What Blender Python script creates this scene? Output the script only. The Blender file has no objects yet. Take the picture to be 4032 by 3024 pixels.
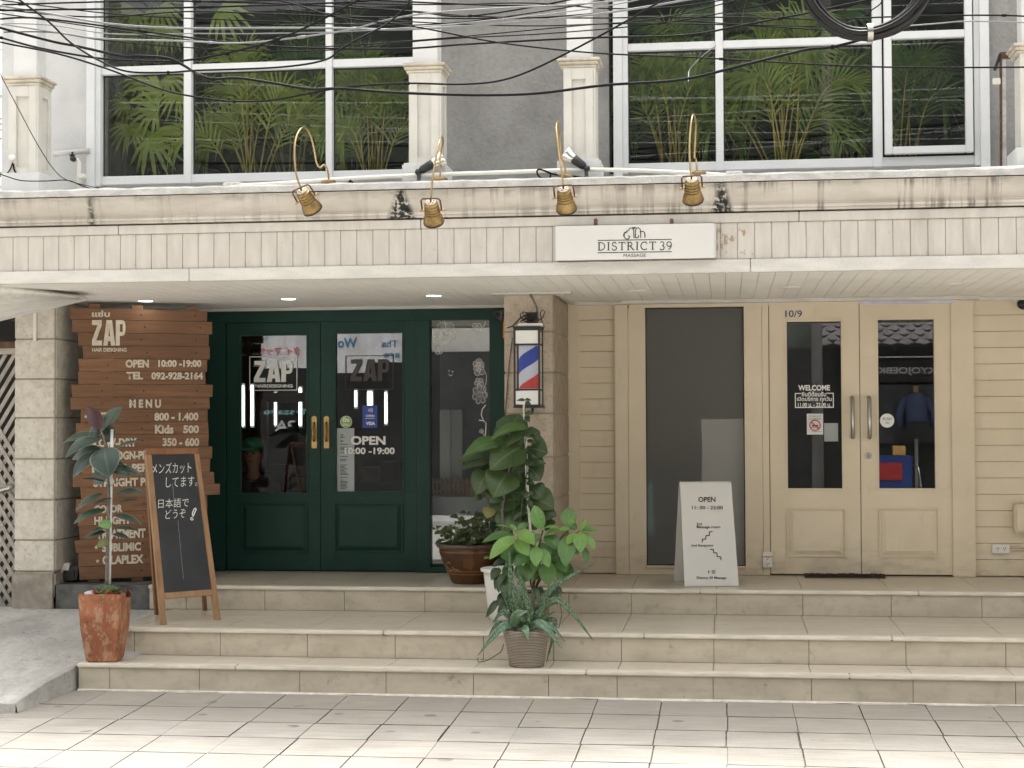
import bpy, bmesh, math, random
from mathutils import Vector, Matrix
random.seed(7)
R = math.radians
sc = bpy.context.scene
COL = sc.collection

# ------------------------------------------------------------------ camera
FPX = 6500.0                                  # focal length in pixels of the 4032 px wide photograph
YAW, PITCH, ROLL = R(7.4), R(1.38), R(0.25)
EYE = Vector((0, 0, 1.75))
_f = Vector((-math.sin(YAW) * math.cos(PITCH), math.cos(YAW) * math.cos(PITCH), math.sin(PITCH)))
_r = Vector((math.cos(YAW), math.sin(YAW), 0))
_d = _f.cross(_r)
_r2 = _r * math.cos(ROLL) + _d * math.sin(ROLL)
_d2 = -_r * math.sin(ROLL) + _d * math.cos(ROLL)
cam = bpy.data.cameras.new('camera')
cam.sensor_width = 36
cam.lens = FPX / 4032 * 36
cam.clip_start, cam.clip_end = 0.1, 500
camo = bpy.data.objects.new('camera', cam)
COL.objects.link(camo)
camo.matrix_world = Matrix(((_r2.x, -_d2.x, -_f.x, EYE.x), (_r2.y, -_d2.y, -_f.y, EYE.y),
                            (_r2.z, -_d2.z, -_f.z, EYE.z), (0, 0, 0, 1)))
sc.camera = camo

# ------------------------------------------------------------------ sky, sun, exposure
SUN_EL, SUN_AZ = 73.5, 8                        # high sun a little behind the building
w = bpy.data.worlds.new('World')
sc.world = w
w.use_nodes = True
nt = w.node_tree
bg = nt.nodes['Background']
sky = nt.nodes.new('ShaderNodeTexSky')
sky.sky_type = 'NISHITA'
sky.sun_disc = False
sky.sun_elevation, sky.sun_rotation = R(SUN_EL), R(SUN_AZ)
sky.dust_density, sky.air_density, sky.ozone_density = 6, 1.2, 1.0
hs = nt.nodes.new('ShaderNodeHueSaturation')
hs.inputs['Saturation'].default_value = 0.10  # hazy, whitish tropical sky
nt.links.new(sky.outputs[0], hs.inputs['Color'])
tint = nt.nodes.new('ShaderNodeMix'); tint.data_type = 'RGBA'; tint.blend_type = 'MULTIPLY'
tint.inputs['Factor'].default_value = 1; tint.inputs[7].default_value = (1.0, 0.985, 0.955, 1)   # haze
nt.links.new(hs.outputs[0], tint.inputs[6])
nt.links.new(tint.outputs[2], bg.inputs[0])
bg.inputs[1].default_value = 0.15
sl = bpy.data.lights.new('sun', 'SUN')
sl.energy, sl.angle, sl.color = 1.6, R(8), (1, 0.96, 0.9)
so = bpy.data.objects.new('sun', sl)
COL.objects.link(so)
sdir = Vector((math.sin(R(SUN_AZ)) * math.cos(R(SUN_EL)), math.cos(R(SUN_AZ)) * math.cos(R(SUN_EL)), math.sin(R(SUN_EL))))
so.rotation_euler = sdir.to_track_quat('Z', 'Y').to_euler()
vs = sc.view_settings
sc.display_settings.display_device = 'sRGB'
vs.view_transform, vs.look, vs.gamma, vs.exposure = 'Standard', 'None', 1, 1.78
vs.use_curve_mapping = False
sc.render.engine = 'CYCLES'
sc.cycles.use_denoising = True
sc.cycles.max_bounces, sc.cycles.diffuse_bounces = 10, 5
sc.cycles.transparent_max_bounces = 16
sc.cycles.sample_clamp_indirect = 6

# ------------------------------------------------------------------ helpers
def ray(x, y):
    return _r2 * ((x - 2016) / FPX) + _d2 * ((y - 1512) / FPX) + _f
def P(x, y, Y):                               # photograph pixel -> point on the vertical plane at depth Y
    d = ray(x, y)
    return EYE + d * (Y / d.y)
def PZ(x, y, z):                              # -> point on a level plane
    d = ray(x, y)
    return EYE + d * ((z - EYE.z) / d.z)
def PP(x, y, p, n):                           # -> point on any plane
    d = ray(x, y)
    return EYE + d * ((Vector(p) - EYE).dot(n) / d.dot(n))
def rect(x0, y0, x1, y1, Y):                  # -> X0, X1, Z0, Z1
    a, b, c, d = P(x0, y0, Y), P(x1, y0, Y), P(x0, y1, Y), P(x1, y1, Y)
    return (a.x + c.x) / 2, (b.x + d.x) / 2, (c.z + d.z) / 2, (a.z + b.z) / 2

class MB:
    def __init__(s):
        s.v, s.f, s.sm, s.uv = [], [], [], {}
    def add(s, vs_, fs, smooth=False, uv=None):
        o = len(s.v)
        s.v += [tuple(v) for v in vs_]
        for f in fs:
            s.f.append(tuple(i + o for i in f)); s.sm.append(smooth)
        if uv:
            for i, q in enumerate(uv): s.uv[o + i] = q
        return s
    def box(s, x0, x1, y0, y1, z0, z1):
        v = [(x, y, z) for x in (x0, x1) for y in (y0, y1) for z in (z0, z1)]
        return s.add(v, [(0, 1, 3, 2), (4, 6, 7, 5), (0, 4, 5, 1), (2, 3, 7, 6), (0, 2, 6, 4), (1, 5, 7, 3)])
    def hexa(s, b, t):                        # bottom quad, top quad (same winding)
        return s.add(list(b) + list(t), [(3, 2, 1, 0), (4, 5, 6, 7), (0, 1, 5, 4), (1, 2, 6, 5), (2, 3, 7, 6), (3, 0, 4, 7)])
    def slab(s, quad, n, th):                 # a quad given thickness along -n
        n = Vector(n).normalized() * th
        q = [Vector(p) for p in quad]
        return s.hexa([p - n for p in q], q)
    def quad(s, *q, uv=None):
        return s.add(q, [tuple(range(len(q)))], False, uv)
    def tube(s, pts, r, n=8, cap=True, smooth=True):
        pts = [Vector(p) for p in pts]
        m = len(pts)
        rs = r if isinstance(r, (list, tuple)) else [r] * m
        prev = None
        vs_, fs = [], []
        for i, p in enumerate(pts):
            t = (pts[min(i + 1, m - 1)] - pts[max(i - 1, 0)])
            t = t.normalized() if t.length > 1e-9 else Vector((0, 0, 1))
            if prev is None:
                u = t.cross(Vector((0, 0, 1)))
                if u.length < 0.05: u = t.cross(Vector((1, 0, 0)))
            else:
                u = prev - t * prev.dot(t)
            u.normalize(); prev = u
            w_ = t.cross(u)
            for k in range(n):
                a = 2 * math.pi * k / n
                vs_.append(p + (u * math.cos(a) + w_ * math.sin(a)) * rs[i])
        for i in range(m - 1):
            for k in range(n):
                fs.append((i * n + k, i * n + (k + 1) % n, (i + 1) * n + (k + 1) % n, (i + 1) * n + k))
        if cap:
            fs.append(tuple(range(n - 1, -1, -1))); fs.append(tuple(range((m - 1) * n, m * n)))
        return s.add(vs_, fs, smooth)
    def lathe(s, prof, n=32, c=(0, 0, 0), axis=None, smooth=True, wob=None):
        # prof: (radius, height) from the axis
        c = Vector(c)
        A = Vector(axis).normalized() if axis else Vector((0, 0, 1))
        u = A.cross(Vector((0, 1, 0)))
        if u.length < 0.1: u = A.cross(Vector((1, 0, 0)))
        u.normalize(); w_ = A.cross(u)
        vs_, fs = [], []
        for i, (r, h) in enumerate(prof):
            for k in range(n):
                a = 2 * math.pi * k / n
                rr = r * (wob(i, a) if wob else 1)
                vs_.append(c + A * h + (u * math.cos(a) + w_ * math.sin(a)) * rr)
        for i in range(len(prof) - 1):
            for k in range(n):
                fs.append((i * n + k, i * n + (k + 1) % n, (i + 1) * n + (k + 1) % n, (i + 1) * n + k))
        return s.add(vs_, fs, smooth)
    def ribbon(s, pts, wd, n, closed=False, lift=0.0):   # flat stroke lying in the plane with normal n
        pts = [Vector(p) for p in pts]
        n = Vector(n).normalized()
        m = len(pts)
        vs_, fs = [], []
        for i, p in enumerate(pts):
            a = pts[(i - 1) % m] if (closed or i > 0) else p
            b = pts[(i + 1) % m] if (closed or i < m - 1) else p
            t = (b - a).normalized()
            d = t.cross(n).normalized()
            ww = wd[i] if isinstance(wd, (list, tuple)) else wd
            vs_ += [p + d * ww / 2 + n * lift, p - d * ww / 2 + n * lift]
        for i in range(m - 1 if not closed else m):
            j = (i + 1) % m
            fs.append((2 * i, 2 * i + 1, 2 * j + 1, 2 * j))
        return s.add(vs_, fs)
    def sphere(s, c, r, n=12, m=8, sc_=(1, 1, 1)):
        c = Vector(c)
        vs_, fs = [], []
        for i in range(m + 1):
            th = math.pi * i / m
            for k in range(n):
                a = 2 * math.pi * k / n
                vs_.append(c + Vector((math.sin(th) * math.cos(a) * sc_[0], math.sin(th) * math.sin(a) * sc_[1], math.cos(th) * sc_[2])) * r)
        for i in range(m):
            for k in range(n):
                fs.append((i * n + k, i * n + (k + 1) % n, (i + 1) * n + (k + 1) % n, (i + 1) * n + k))
        return s.add(vs_, fs, True)
    def leaf(s, base, tip, wd, face=(0, -1, 0.35), bend=0.08, fold=0.12, droop=0.0, ns=9, shape=0.75, wave=0.0, rnd=None):
        base, tip = Vector(base), Vector(tip)
        a = tip - base
        L = a.length
        sd = a.cross(Vector(face))
        if sd.length < 1e-6: sd = a.cross(Vector((1, 0, 0)))
        sd.normalize()
        n = sd.cross(a).normalized()
        if n.dot(Vector(face)) < 0: n = -n
        vs_, fs, uv = [], [], []
        ph = random.random() * 6
        for i in range(ns + 1):
            t = i / ns
            c = base + a * t + n * (bend * L * math.sin(math.pi * t)) - Vector((0, 0, droop * L * t * t))
            hw = wd / 2 * max(0.0, math.sin(math.pi * min(1, t ** shape * 1.0)) ** 0.75)
            if i == 0: hw = wd * 0.03
            if i == ns: hw = wd * 0.004
            for k, q in enumerate((-1, -0.5, 0, 0.5, 1)):
                e = fold * hw * (q * q) + wave * wd * math.sin(t * 14 + ph + q * 2) * abs(q)
                vs_.append(c + sd * hw * q + n * e)
                uv.append(((q + 1) / 2, t))
        for i in range(ns):
            for k in range(4):
                fs.append((i * 5 + k, i * 5 + k + 1, (i + 1) * 5 + k + 1, (i + 1) * 5 + k))
        return s.add(vs_, fs, True, uv)
    def blade(s, pts, wd, face=(0, -1, 0.3)):           # narrow leaflet along a polyline
        pts = [Vector(p) for p in pts]
        m = len(pts)
        vs_, fs, uv = [], [], []
        for i, p in enumerate(pts):
            t = pts[min(i + 1, m - 1)] - pts[max(i - 1, 0)]
            d = t.cross(Vector(face))
            if d.length < 1e-6: d = Vector((1, 0, 0))
            d.normalize()
            q = i / (m - 1)
            ww = wd * (0.45 + 0.55 * math.sin(math.pi * min(1, q * 0.9 + 0.12))) if i < m - 1 else wd * 0.03
            vs_ += [p + d * ww / 2, p - d * ww / 2]
            uv += [(0, q), (1, q)]
        for i in range(m - 1):
            fs.append((2 * i, 2 * i + 1, 2 * i + 3, 2 * i + 2))
        return s.add(vs_, fs, True, uv)
    def build(s, name, m, parent=None, bevel=0, label=None):
        me = bpy.data.meshes.new(name)
        me.from_pydata(s.v, [], s.f)
        me.polygons.foreach_set('use_smooth', s.sm)
        if s.uv:
            ul = me.uv_layers.new(name='UVMap')
            for lp in me.loops:
                ul.data[lp.index].uv = s.uv.get(lp.vertex_index, (0, 0))
        if m: me.materials.append(m)
        bm = bmesh.new(); bm.from_mesh(me)
        bmesh.ops.recalc_face_normals(bm, faces=bm.faces[:])
        if bevel:
            es = [e for e in bm.edges if len(e.link_faces) == 2 and e.calc_face_angle(0) > 0.9]
            bmesh.ops.bevel(bm, geom=es, offset=bevel, segments=2, affect='EDGES', clamp_overlap=True)
        bm.to_mesh(me); bm.free(); me.update()
        return link(name, me, parent, label)

def link(name, me, parent=None, label=None):
    o = bpy.data.objects.new(name, me)
    COL.objects.link(o)
    if parent:
        o.parent = parent
        if parent.type == 'EMPTY': o.matrix_parent_inverse = Matrix.Translation(-parent.location)
    if label: o['label'] = label
    return o
def thing(name, label, cat, loc=(0, 0, 0), group=None):
    o = bpy.data.objects.new(name, None)
    o.empty_display_size = 0.1
    COL.objects.link(o); o.location = loc
    return tag(o, label, cat, group)
def tag(o, label, cat, group=None):
    o['label'] = label; o['category'] = cat
    if group: o['group'] = group
    return o
def struct(o, kind='structure'):
    o['kind'] = kind
    return o

# ------------------------------------------------------------------ materials
class NT:
    def __init__(s, name):
        s.m = bpy.data.materials.new(name); s.m.use_nodes = True
        s.t = s.m.node_tree; s.p = s.t.nodes['Principled BSDF']; s.out = s.t.nodes['Material Output']
    def n(s, typ, **kw):
        nd = s.t.nodes.new('ShaderNode' + typ)
        for k, v in kw.items():
            if k.startswith('i_'):
                key = k[2:]; key = int(key) if key.isdigit() else key.replace('_', ' ')
                s.set(nd.inputs[key], v)
            else: setattr(nd, k, v)
        return nd
    def set(s, sock, v):
        if hasattr(v, 'is_output') or isinstance(v, bpy.types.NodeSocket): s.t.links.new(v, sock)
        else:
            if hasattr(sock.default_value, '__len__') and len(sock.default_value) == 4 and len(v) == 3: v = (*v, 1)
            sock.default_value = v
    def math(s, op, a, b=0.0, clamp=False):
        nd = s.t.nodes.new('ShaderNodeMath'); nd.operation = op; nd.use_clamp = clamp
        s.set(nd.inputs[0], a); s.set(nd.inputs[1], b)
        return nd.outputs[0]
    def ss(s, v, a, b):                                 # smoothstep of v from a to b
        nd = s.n('MapRange', interpolation_type='SMOOTHSTEP')
        s.set(nd.inputs['Value'], v); nd.inputs['From Min'].default_value = a; nd.inputs['From Max'].default_value = b
        return nd.outputs[0]
    def mix(s, f, a, b):
        nd = s.n('Mix', data_type='RGBA')
        s.set(nd.inputs['Factor'], f)
        s.set(nd.inputs[6], a); s.set(nd.inputs[7], b)
        return nd.outputs[2]
    def coord(s, scale=(1, 1, 1), kind='Object'):
        tc = s.n('TexCoord')
        mp = s.n('Mapping'); mp.inputs['Scale'].default_value = scale
        s.t.links.new(tc.outputs[kind], mp.inputs['Vector'])
        return mp.outputs[0]
    def noise(s, scale, vec=None, detail=4, rough=0.55):
        nd = s.n('TexNoise'); nd.inputs['Scale'].default_value = scale
        nd.inputs['Detail'].default_value = detail; nd.inputs['Roughness'].default_value = rough
        if vec is not None: s.t.links.new(vec, nd.inputs['Vector'])
        return nd.outputs[0]
    def xyz(s):
        tc = s.n('TexCoord'); sp = s.n('SeparateXYZ'); s.t.links.new(tc.outputs['Object'], sp.inputs[0])
        return sp.outputs
    def bump(s, h, strength=0.3, dist=0.01):
        b = s.n('Bump'); b.inputs['Strength'].default_value = strength; b.inputs['Distance'].default_value = dist
        s.set(b.inputs['Height'], h); s.t.links.new(b.outputs[0], s.p.inputs['Normal'])
    def base(s, c, rough=0.6, metal=0, spec=0.5):
        s.set(s.p.inputs['Base Color'], c); s.set(s.p.inputs['Roughness'], rough)
        s.p.inputs['Metallic'].default_value = metal; s.p.inputs['Specular IOR Level'].default_value = spec

def mul(c, k): return tuple(min(1, x * k) for x in c)
def mat(name, c, rough=0.6, var=0.12, scale=5, stretch=(1, 1, 1), metal=0, spec=0.5, bump=0.0, bscale=60, c2=None, fine=0.0):
    t = NT(name)
    v = t.coord(stretch)
    f = t.ss(t.noise(scale, v), 0.3, 0.7)
    col = t.mix(f, mul(c, 1 - var), c2 or mul(c, 1 + var))
    if fine:
        col = t.mix(t.math('MULTIPLY', t.ss(t.noise(scale * 14, v, 6), 0.45, 0.7), fine), col, mul(c, 0.55))
    t.base(col, rough, metal, spec)
    if bump: t.bump(t.noise(bscale, v, 6), bump)
    return t.m
def glass(name, tint=(0.9, 0.93, 0.92), refl=1.0, rough=0.0):
    t = NT(name)
    tr = t.n('BsdfTransparent'); tr.inputs[0].default_value = (*tint, 1)
    gl = t.n('BsdfGlossy'); gl.inputs['Roughness'].default_value = rough; gl.inputs[0].default_value = (1, 1, 1, 1)
    fr = t.n('Fresnel'); fr.inputs[0].default_value = 1.5
    mx = t.n('MixShader')
    t.t.links.new(t.math('MULTIPLY', fr.outputs[0], refl, True), mx.inputs[0])
    t.t.links.new(tr.outputs[0], mx.inputs[1]); t.t.links.new(gl.outputs[0], mx.inputs[2])
    t.t.links.new(mx.outputs[0], t.out.inputs[0])
    return t.m
def emit(name, c, k):
    t = NT(name)
    t.base((0.8, 0.8, 0.8))
    t.p.inputs['Emission Color'].default_value = (*c, 1); t.p.inputs['Emission Strength'].default_value = k
    return t.m
def leafmat(name, c, c2, vein, rough=0.35, spec=0.5, veins=9, vstr=0.5, edge=None, trans=0.15, mottle=None):
    t = NT(name)
    tc = t.n('TexCoord'); sp = t.n('SeparateXYZ'); t.t.links.new(tc.outputs['UV'], sp.inputs[0])
    u = t.math('ABSOLUTE', t.math('SUBTRACT', sp.outputs[0], 0.5))
    mid = t.ss(u, 0.045, 0.015)
    k = t.math('SUBTRACT', t.math('MULTIPLY', sp.outputs[1], veins), t.math('MULTIPLY', u, veins * 0.55))
    fr = t.math('ABSOLUTE', t.math('SUBTRACT', t.math('FRACT', k), 0.5))
    side = t.math('MULTIPLY', t.ss(fr, 0.07, 0.02), 0.55)
    vm = t.math('MULTIPLY', t.math('MAXIMUM', mid, side), vstr)
    f = t.noise(7, t.coord(), 3)
    col = t.mix(t.ss(f, 0.3, 0.7), c, c2)
    oi = t.n('ObjectInfo')
    rv = oi.outputs['Random']
    col = t.mix(t.math('MULTIPLY', t.ss(rv, 0.1, 1.0), 0.45), col, tuple(min(1, q) for q in (c2[0] * 1.5, c2[1] * 1.25, c2[2] * 0.9)))
    col = t.mix(t.math('MULTIPLY', t.ss(t.noise(45, t.coord(), 3), 0.58, 0.7), 0.3), col, mul(c2, 1.5))
    if mottle:
        nz = t.noise(120, t.coord((1, 1, 0.6)), 2)
        col = t.mix(t.ss(nz, 0.5, 0.58), col, mottle)
    col = t.mix(vm, col, vein)
    if edge: col = t.mix(t.ss(u, 0.44, 0.48), col, edge)
    t.base(col, rough, 0, spec)
    t.p.inputs['Subsurface Weight'].default_value = 0
    if trans:
        tl = t.n('BsdfTranslucent'); t.set(tl.inputs[0], col)
        mx = t.n('MixShader'); mx.inputs[0].default_value = trans
        t.t.links.new(t.p.outputs[0], mx.inputs[1]); t.t.links.new(tl.outputs[0], mx.inputs[2])
        t.t.links.new(mx.outputs[0], t.out.inputs[0])
    return t.m

M = {}
# parapet / canopy paint with rain streaks and moss in the joints (wear with a shape of its own)
def parapet_mat():
    t = NT('parapet_paint')
    X, Y_, Z = t.xyz()
    base = t.mix(t.ss(t.noise(3, t.coord((1, 1, 3))), 0.3, 0.7), (0.47, 0.43, 0.375), (0.57, 0.525, 0.465))
    st = t.noise(1, t.coord((17, 1, 1.1)), 3, 0.6)
    xm = t.math('ADD', t.math('MULTIPLY', t.ss(X, -2.6, 1.5), 0.5), 0.3)
    streak = t.math('MULTIPLY', t.ss(st, 0.50, 0.62), xm)
    zb = t.math('MAXIMUM', t.ss(Z, 3.19, 3.255), t.ss(Z, 3.15, 3.115))
    streak = t.math('MULTIPLY', streak, t.math('ADD', 0.45, t.math('MULTIPLY', zb, 0.55)))
    base = t.mix(streak, base, (0.13, 0.11, 0.085))
    g = t.math('MULTIPLY', t.ss(t.noise(9, t.coord((1, 1, 3)), 5), 0.5, 0.72), 0.45)
    base = t.mix(t.math('MULTIPLY', g, t.ss(Z, 3.17, 3.27)), base, (0.16, 0.145, 0.12))
    for xc, ww in ((-4.175, 0.030), (-2.08, 0.075), (-0.02, 0.055)):
        d = t.math('ABSOLUTE', t.math('SUBTRACT', X, xc))
        sp = t.math('MULTIPLY', t.math('SUBTRACT', 3.30, Z), 0.75 if ww > 0.04 else 0.3)   # wider towards the bottom
        mk = t.ss(t.math('SUBTRACT', d, t.math('MULTIPLY', sp, ww * 7)), 0.03, -0.02)
        nz = t.ss(t.noise(42, t.coord(), 4), 0.40, 0.50)
        base = t.mix(t.math('MULTIPLY', mk, nz), base, (0.018, 0.02, 0.016))
    t.base(base, 0.75)
    t.bump(t.noise(45, t.coord(), 6), 0.25)
    return t.m
def siding_mat():
    t = NT('canopy_siding_paint')
    X, Y_, Z = t.xyz()
    base = t.mix(t.ss(t.noise(4, t.coord((4, 1, 1))), 0.3, 0.7), (0.495, 0.46, 0.41), (0.565, 0.53, 0.48))
    dirt = t.math('MULTIPLY', t.ss(t.noise(1, t.coord((9, 1, 1.5)), 4), 0.5, 0.75), t.math('MULTIPLY', t.ss(X, 0.4, 1.6), 0.45))
    base = t.mix(dirt, base, (0.27, 0.23, 0.19))
    bx = t.math('MULTIPLY', t.ss(X, -0.09, -0.06), t.ss(X, 0.20, 0.17))     # marks left by an old sign
    bz = t.math('MULTIPLY', t.ss(Z, 2.80, 2.83), t.ss(Z, 3.0, 2.96))
    mk = t.math('MULTIPLY', t.math('MULTIPLY', bx, bz), t.ss(t.noise(1, t.coord((26, 1, 13)), 3), 0.56, 0.62))
    base = t.mix(t.math('MULTIPLY', mk, 0.8), base, (0.30, 0.20, 0.10))
    sp = t.math('MULTIPLY', t.ss(t.noise(30, t.coord(), 4), 0.66, 0.72), 0.35)
    base = t.mix(sp, base, (0.3, 0.26, 0.21))
    t.base(base, 0.7); t.bump(t.noise(30, t.coord(), 5), 0.15)
    return t.m
M['parapet'] = parapet_mat()
M['siding'] = siding_mat()
M['captop'] = mat('parapet_cap_concrete', (0.52, 0.51, 0.49), 0.85, 0.2, 7, (1, 1, 2), bump=0.4, bscale=30, fine=0.45)
M['fascia'] = mat('fascia_paint', (0.60, 0.58, 0.54), 0.65, 0.08, 5, (1, 1, 4), bump=0.1, fine=0.35)
M['soffit'] = mat('soffit_paint', (0.80, 0.78, 0.735), 0.6, 0.04, 3, bump=0.05)
M['soffit_gap'] = mat('soffit_groove', (0.30, 0.285, 0.26), 0.8, 0.05)
M['whitewall'] = mat('white_stucco', (0.56, 0.56, 0.55), 0.85, 0.06, 4, bump=0.4, bscale=70)
M['greywall'] = mat('grey_stucco', (0.265, 0.26, 0.25), 0.9, 0.18, 2.5, bump=0.9, bscale=32, fine=0.25)
M['post'] = mat('white_post_paint', (0.64, 0.64, 0.63), 0.7, 0.05, 5, bump=0.12, bscale=40, fine=0.08)
M['pilaster'] = mat('cream_pilaster_paint', (0.60, 0.58, 0.53), 0.65, 0.05, 6, bump=0.12, bscale=35, fine=0.07)
M['pilcap'] = mat('pilaster_cap_weathered', (0.58, 0.53, 0.44), 0.75, 0.2, 9, bump=0.3, bscale=40, fine=0.3)
M['alu'] = mat('white_window_frame', (0.70, 0.71, 0.715), 0.45, 0.03, 4, fine=0.06)
M['gasket'] = mat('black_rubber_gasket', (0.02, 0.02, 0.02), 0.7)
M['winglass'] = glass('window_glass', (0.97, 0.985, 0.975), 0.8)
M['doorglass'] = glass('door_glass', (0.96, 0.97, 0.965), 2.0)
M['sideglass'] = glass('side_window_glass', (0.9, 0.92, 0.92), 2.4)
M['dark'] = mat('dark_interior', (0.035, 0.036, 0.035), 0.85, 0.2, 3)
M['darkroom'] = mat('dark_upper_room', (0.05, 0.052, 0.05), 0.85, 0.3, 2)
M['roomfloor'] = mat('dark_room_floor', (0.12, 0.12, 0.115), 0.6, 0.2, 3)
def stone_mat(name, c, c2, dark):
    t = NT(name)
    v = t.coord()
    vo = t.n('TexVoronoi'); vo.inputs['Scale'].default_value = 26; t.t.links.new(v, vo.inputs['Vector'])
    f = t.ss(t.noise(11, v, 5, 0.65), 0.35, 0.66)
    col = t.mix(f, c, c2)
    col = t.mix(t.math('MULTIPLY', t.ss(t.noise(34, v, 5), 0.52, 0.66), 0.55), col, dark)
    col = t.mix(t.math('MULTIPLY', vo.outputs['Color'], 0.10), col, mul(c, 1.3))
    t.base(col, 0.7); t.bump(t.noise(40, v, 6), 0.35)
    return t.m
M['stoneL'] = stone_mat('pale_travertine', (0.55, 0.51, 0.44), (0.66, 0.62, 0.55), (0.40, 0.36, 0.30))
M['stoneM'] = stone_mat('tan_limestone', (0.45, 0.375, 0.29), (0.55, 0.475, 0.38), (0.31, 0.245, 0.18))
def chisel_mat():
    t = NT('chiselled_stone')
    v = t.coord((1, 30, 4))
    f = t.noise(2.2, v, 5, 0.6)
    t.base(t.mix(t.ss(f, 0.35, 0.65), (0.28, 0.22, 0.16), (0.48, 0.40, 0.31)), 0.85); t.bump(f, 0.8, 0.02)
    return t.m
M['chisel'] = chisel_mat()
M['stonegap'] = mat('stone_joint', (0.32, 0.28, 0.22), 0.9)
M['rubble'] = mat('rough_concrete_base', (0.33, 0.295, 0.25), 0.95, 0.25, 8, bump=0.9, bscale=28, fine=0.5)
M['blackstone'] = mat('dark_unclad_masonry', (0.10, 0.10, 0.097), 0.9, 0.5, 7, bump=0.8, bscale=22, fine=0.3)
M['green'] = mat('dark_green_paint', (0.009, 0.045, 0.034), 0.5, 0.08, 3, bump=0.04, bscale=90, spec=0.3)
def cream_mat():
    t = NT('cream_paint')
    X, Y_, Z = t.xyz()
    col = t.mix(t.ss(t.noise(2.5, t.coord(), 4), 0.3, 0.7), (0.70, 0.605, 0.46), (0.745, 0.65, 0.50))
    grime = t.math('MULTIPLY', t.ss(t.noise(5, t.coord((1, 1, 2.5)), 6, 0.7), 0.42, 0.75), t.ss(Z, 0.95, 0.54))
    col = t.mix(t.math('MULTIPLY', grime, 0.5), col, (0.33, 0.26, 0.18))
    col = t.mix(t.math('MULTIPLY', t.ss(t.noise(11, t.coord((1, 1, .4)), 6, 0.7), 0.58, 0.7), 0.12), col, (0.36, 0.29, 0.2))
    t.base(col, 0.5); t.bump(t.noise(60, t.coord(), 5), 0.06)
    return t.m
M['cream'] = cream_mat()
M['creamgap'] = mat('cream_groove', (0.42, 0.37, 0.29), 0.8)
M['white'] = mat('white_plastic', (0.75, 0.74, 0.71), 0.45, 0.03)
M['black'] = mat('black_plastic', (0.015, 0.015, 0.016), 0.4)
M['blackmetal'] = mat('black_metal', (0.02, 0.02, 0.022), 0.45)
M['steel'] = mat('brushed_steel', (0.42, 0.41, 0.385), 0.28, 0.06, 40, (1, 1, 0.05), metal=1)
M['chrome'] = mat('spotlight_aluminium', (0.80, 0.79, 0.75), 0.22, 0.05, 9, metal=1)
M['brass'] = mat('aged_brass', (0.27, 0.18, 0.075), 0.45, 0.35, 9, metal=1, c2=(0.40, 0.28, 0.13), fine=0.65)
M['brasslite'] = mat('polished_brass_tube', (0.40, 0.29, 0.15), 0.36, 0.2, 6, metal=1)
M['brassplate'] = mat('bronze_door_handle', (0.48, 0.32, 0.13), 0.35, 0.2, 9, metal=1)
M['rust'] = mat('rusty_iron', (0.13, 0.07, 0.045), 0.7, 0.35, 20, metal=0.3)
M['lampback'] = mat('pale_lamp_back', (0.66, 0.56, 0.44), 0.5, 0.1, 20)
M['cable'] = mat('black_cable_sheath', (0.008, 0.008, 0.009), 0.6, 0.1, spec=0.12)
M['coil'] = mat('black_coil_sheath', (0.008, 0.008, 0.009), 0.42, 0.1, spec=0.3)
M['cablegrey'] = mat('grey_cable_sheath', (0.20, 0.205, 0.21), 0.5, 0.1)
M['conduit'] = mat('white_pvc_pipe', (0.78, 0.76, 0.69), 0.35, 0.04)
M['letter'] = mat('painted_cream_lettering', (0.62, 0.56, 0.45), 0.7, 0.08, 20)
M['vinyl'] = mat('white_vinyl', (0.82, 0.82, 0.80), 0.5, 0.02)
M['vinylgrey'] = mat('shaded_back_of_vinyl', (0.055, 0.05, 0.05), 0.6, 0.1)
M['ink'] = mat('dark_ink', (0.035, 0.033, 0.032), 0.6)
M['chalk'] = mat('white_chalk', (0.80, 0.82, 0.78), 0.9, 0.1, 60)
M['slate'] = mat('blackboard', (0.022, 0.023, 0.027), 0.55, 0.3, 3, fine=0.1)
def wood_mat(name, c, c2, dark, sx=(1.2, 1.2, 16), rough=0.55):
    t = NT(name)
    oi = t.n('ObjectInfo')
    X, Y_, Z = t.xyz()
    v = t.coord(sx)
    f = t.noise(2.4, v, 5, 0.6)
    col = t.mix(t.ss(f, 0.3, 0.7), c, c2)
    col = t.mix(t.math('MULTIPLY', t.ss(t.noise(5, v, 6, 0.7), 0.52, 0.68), 0.55), col, dark)
    big = t.noise(1.1, t.coord((0.8, 0.8, 2.5)), 2)
    col = t.mix(t.math('MULTIPLY', t.ss(big, 0.35, 0.7), 0.4), col, dark)
    col = t.mix(t.math('MULTIPLY', oi.outputs['Random'], 0.55), col, mul(dark, 1.25))
    t.base(col, rough); t.bump(f, 0.2, 0.004)
    return t.m
M['plank'] = wood_mat('stained_plank', (0.19, 0.088, 0.038), (0.275, 0.138, 0.065), (0.08, 0.035, 0.015))
M['frame_wood'] = wood_mat('varnished_frame_wood', (0.23, 0.095, 0.036), (0.33, 0.15, 0.062), (0.11, 0.045, 0.018), (9, 9, 1.2))
M['frame_pale'] = wood_mat('worn_pale_frame_wood', (0.34, 0.19, 0.09), (0.44, 0.27, 0.14), (0.18, 0.09, 0.04), (9, 9, 1.2))
M['knot'] = mat('nail_hole', (0.012, 0.008, 0.006), 0.8)
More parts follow.
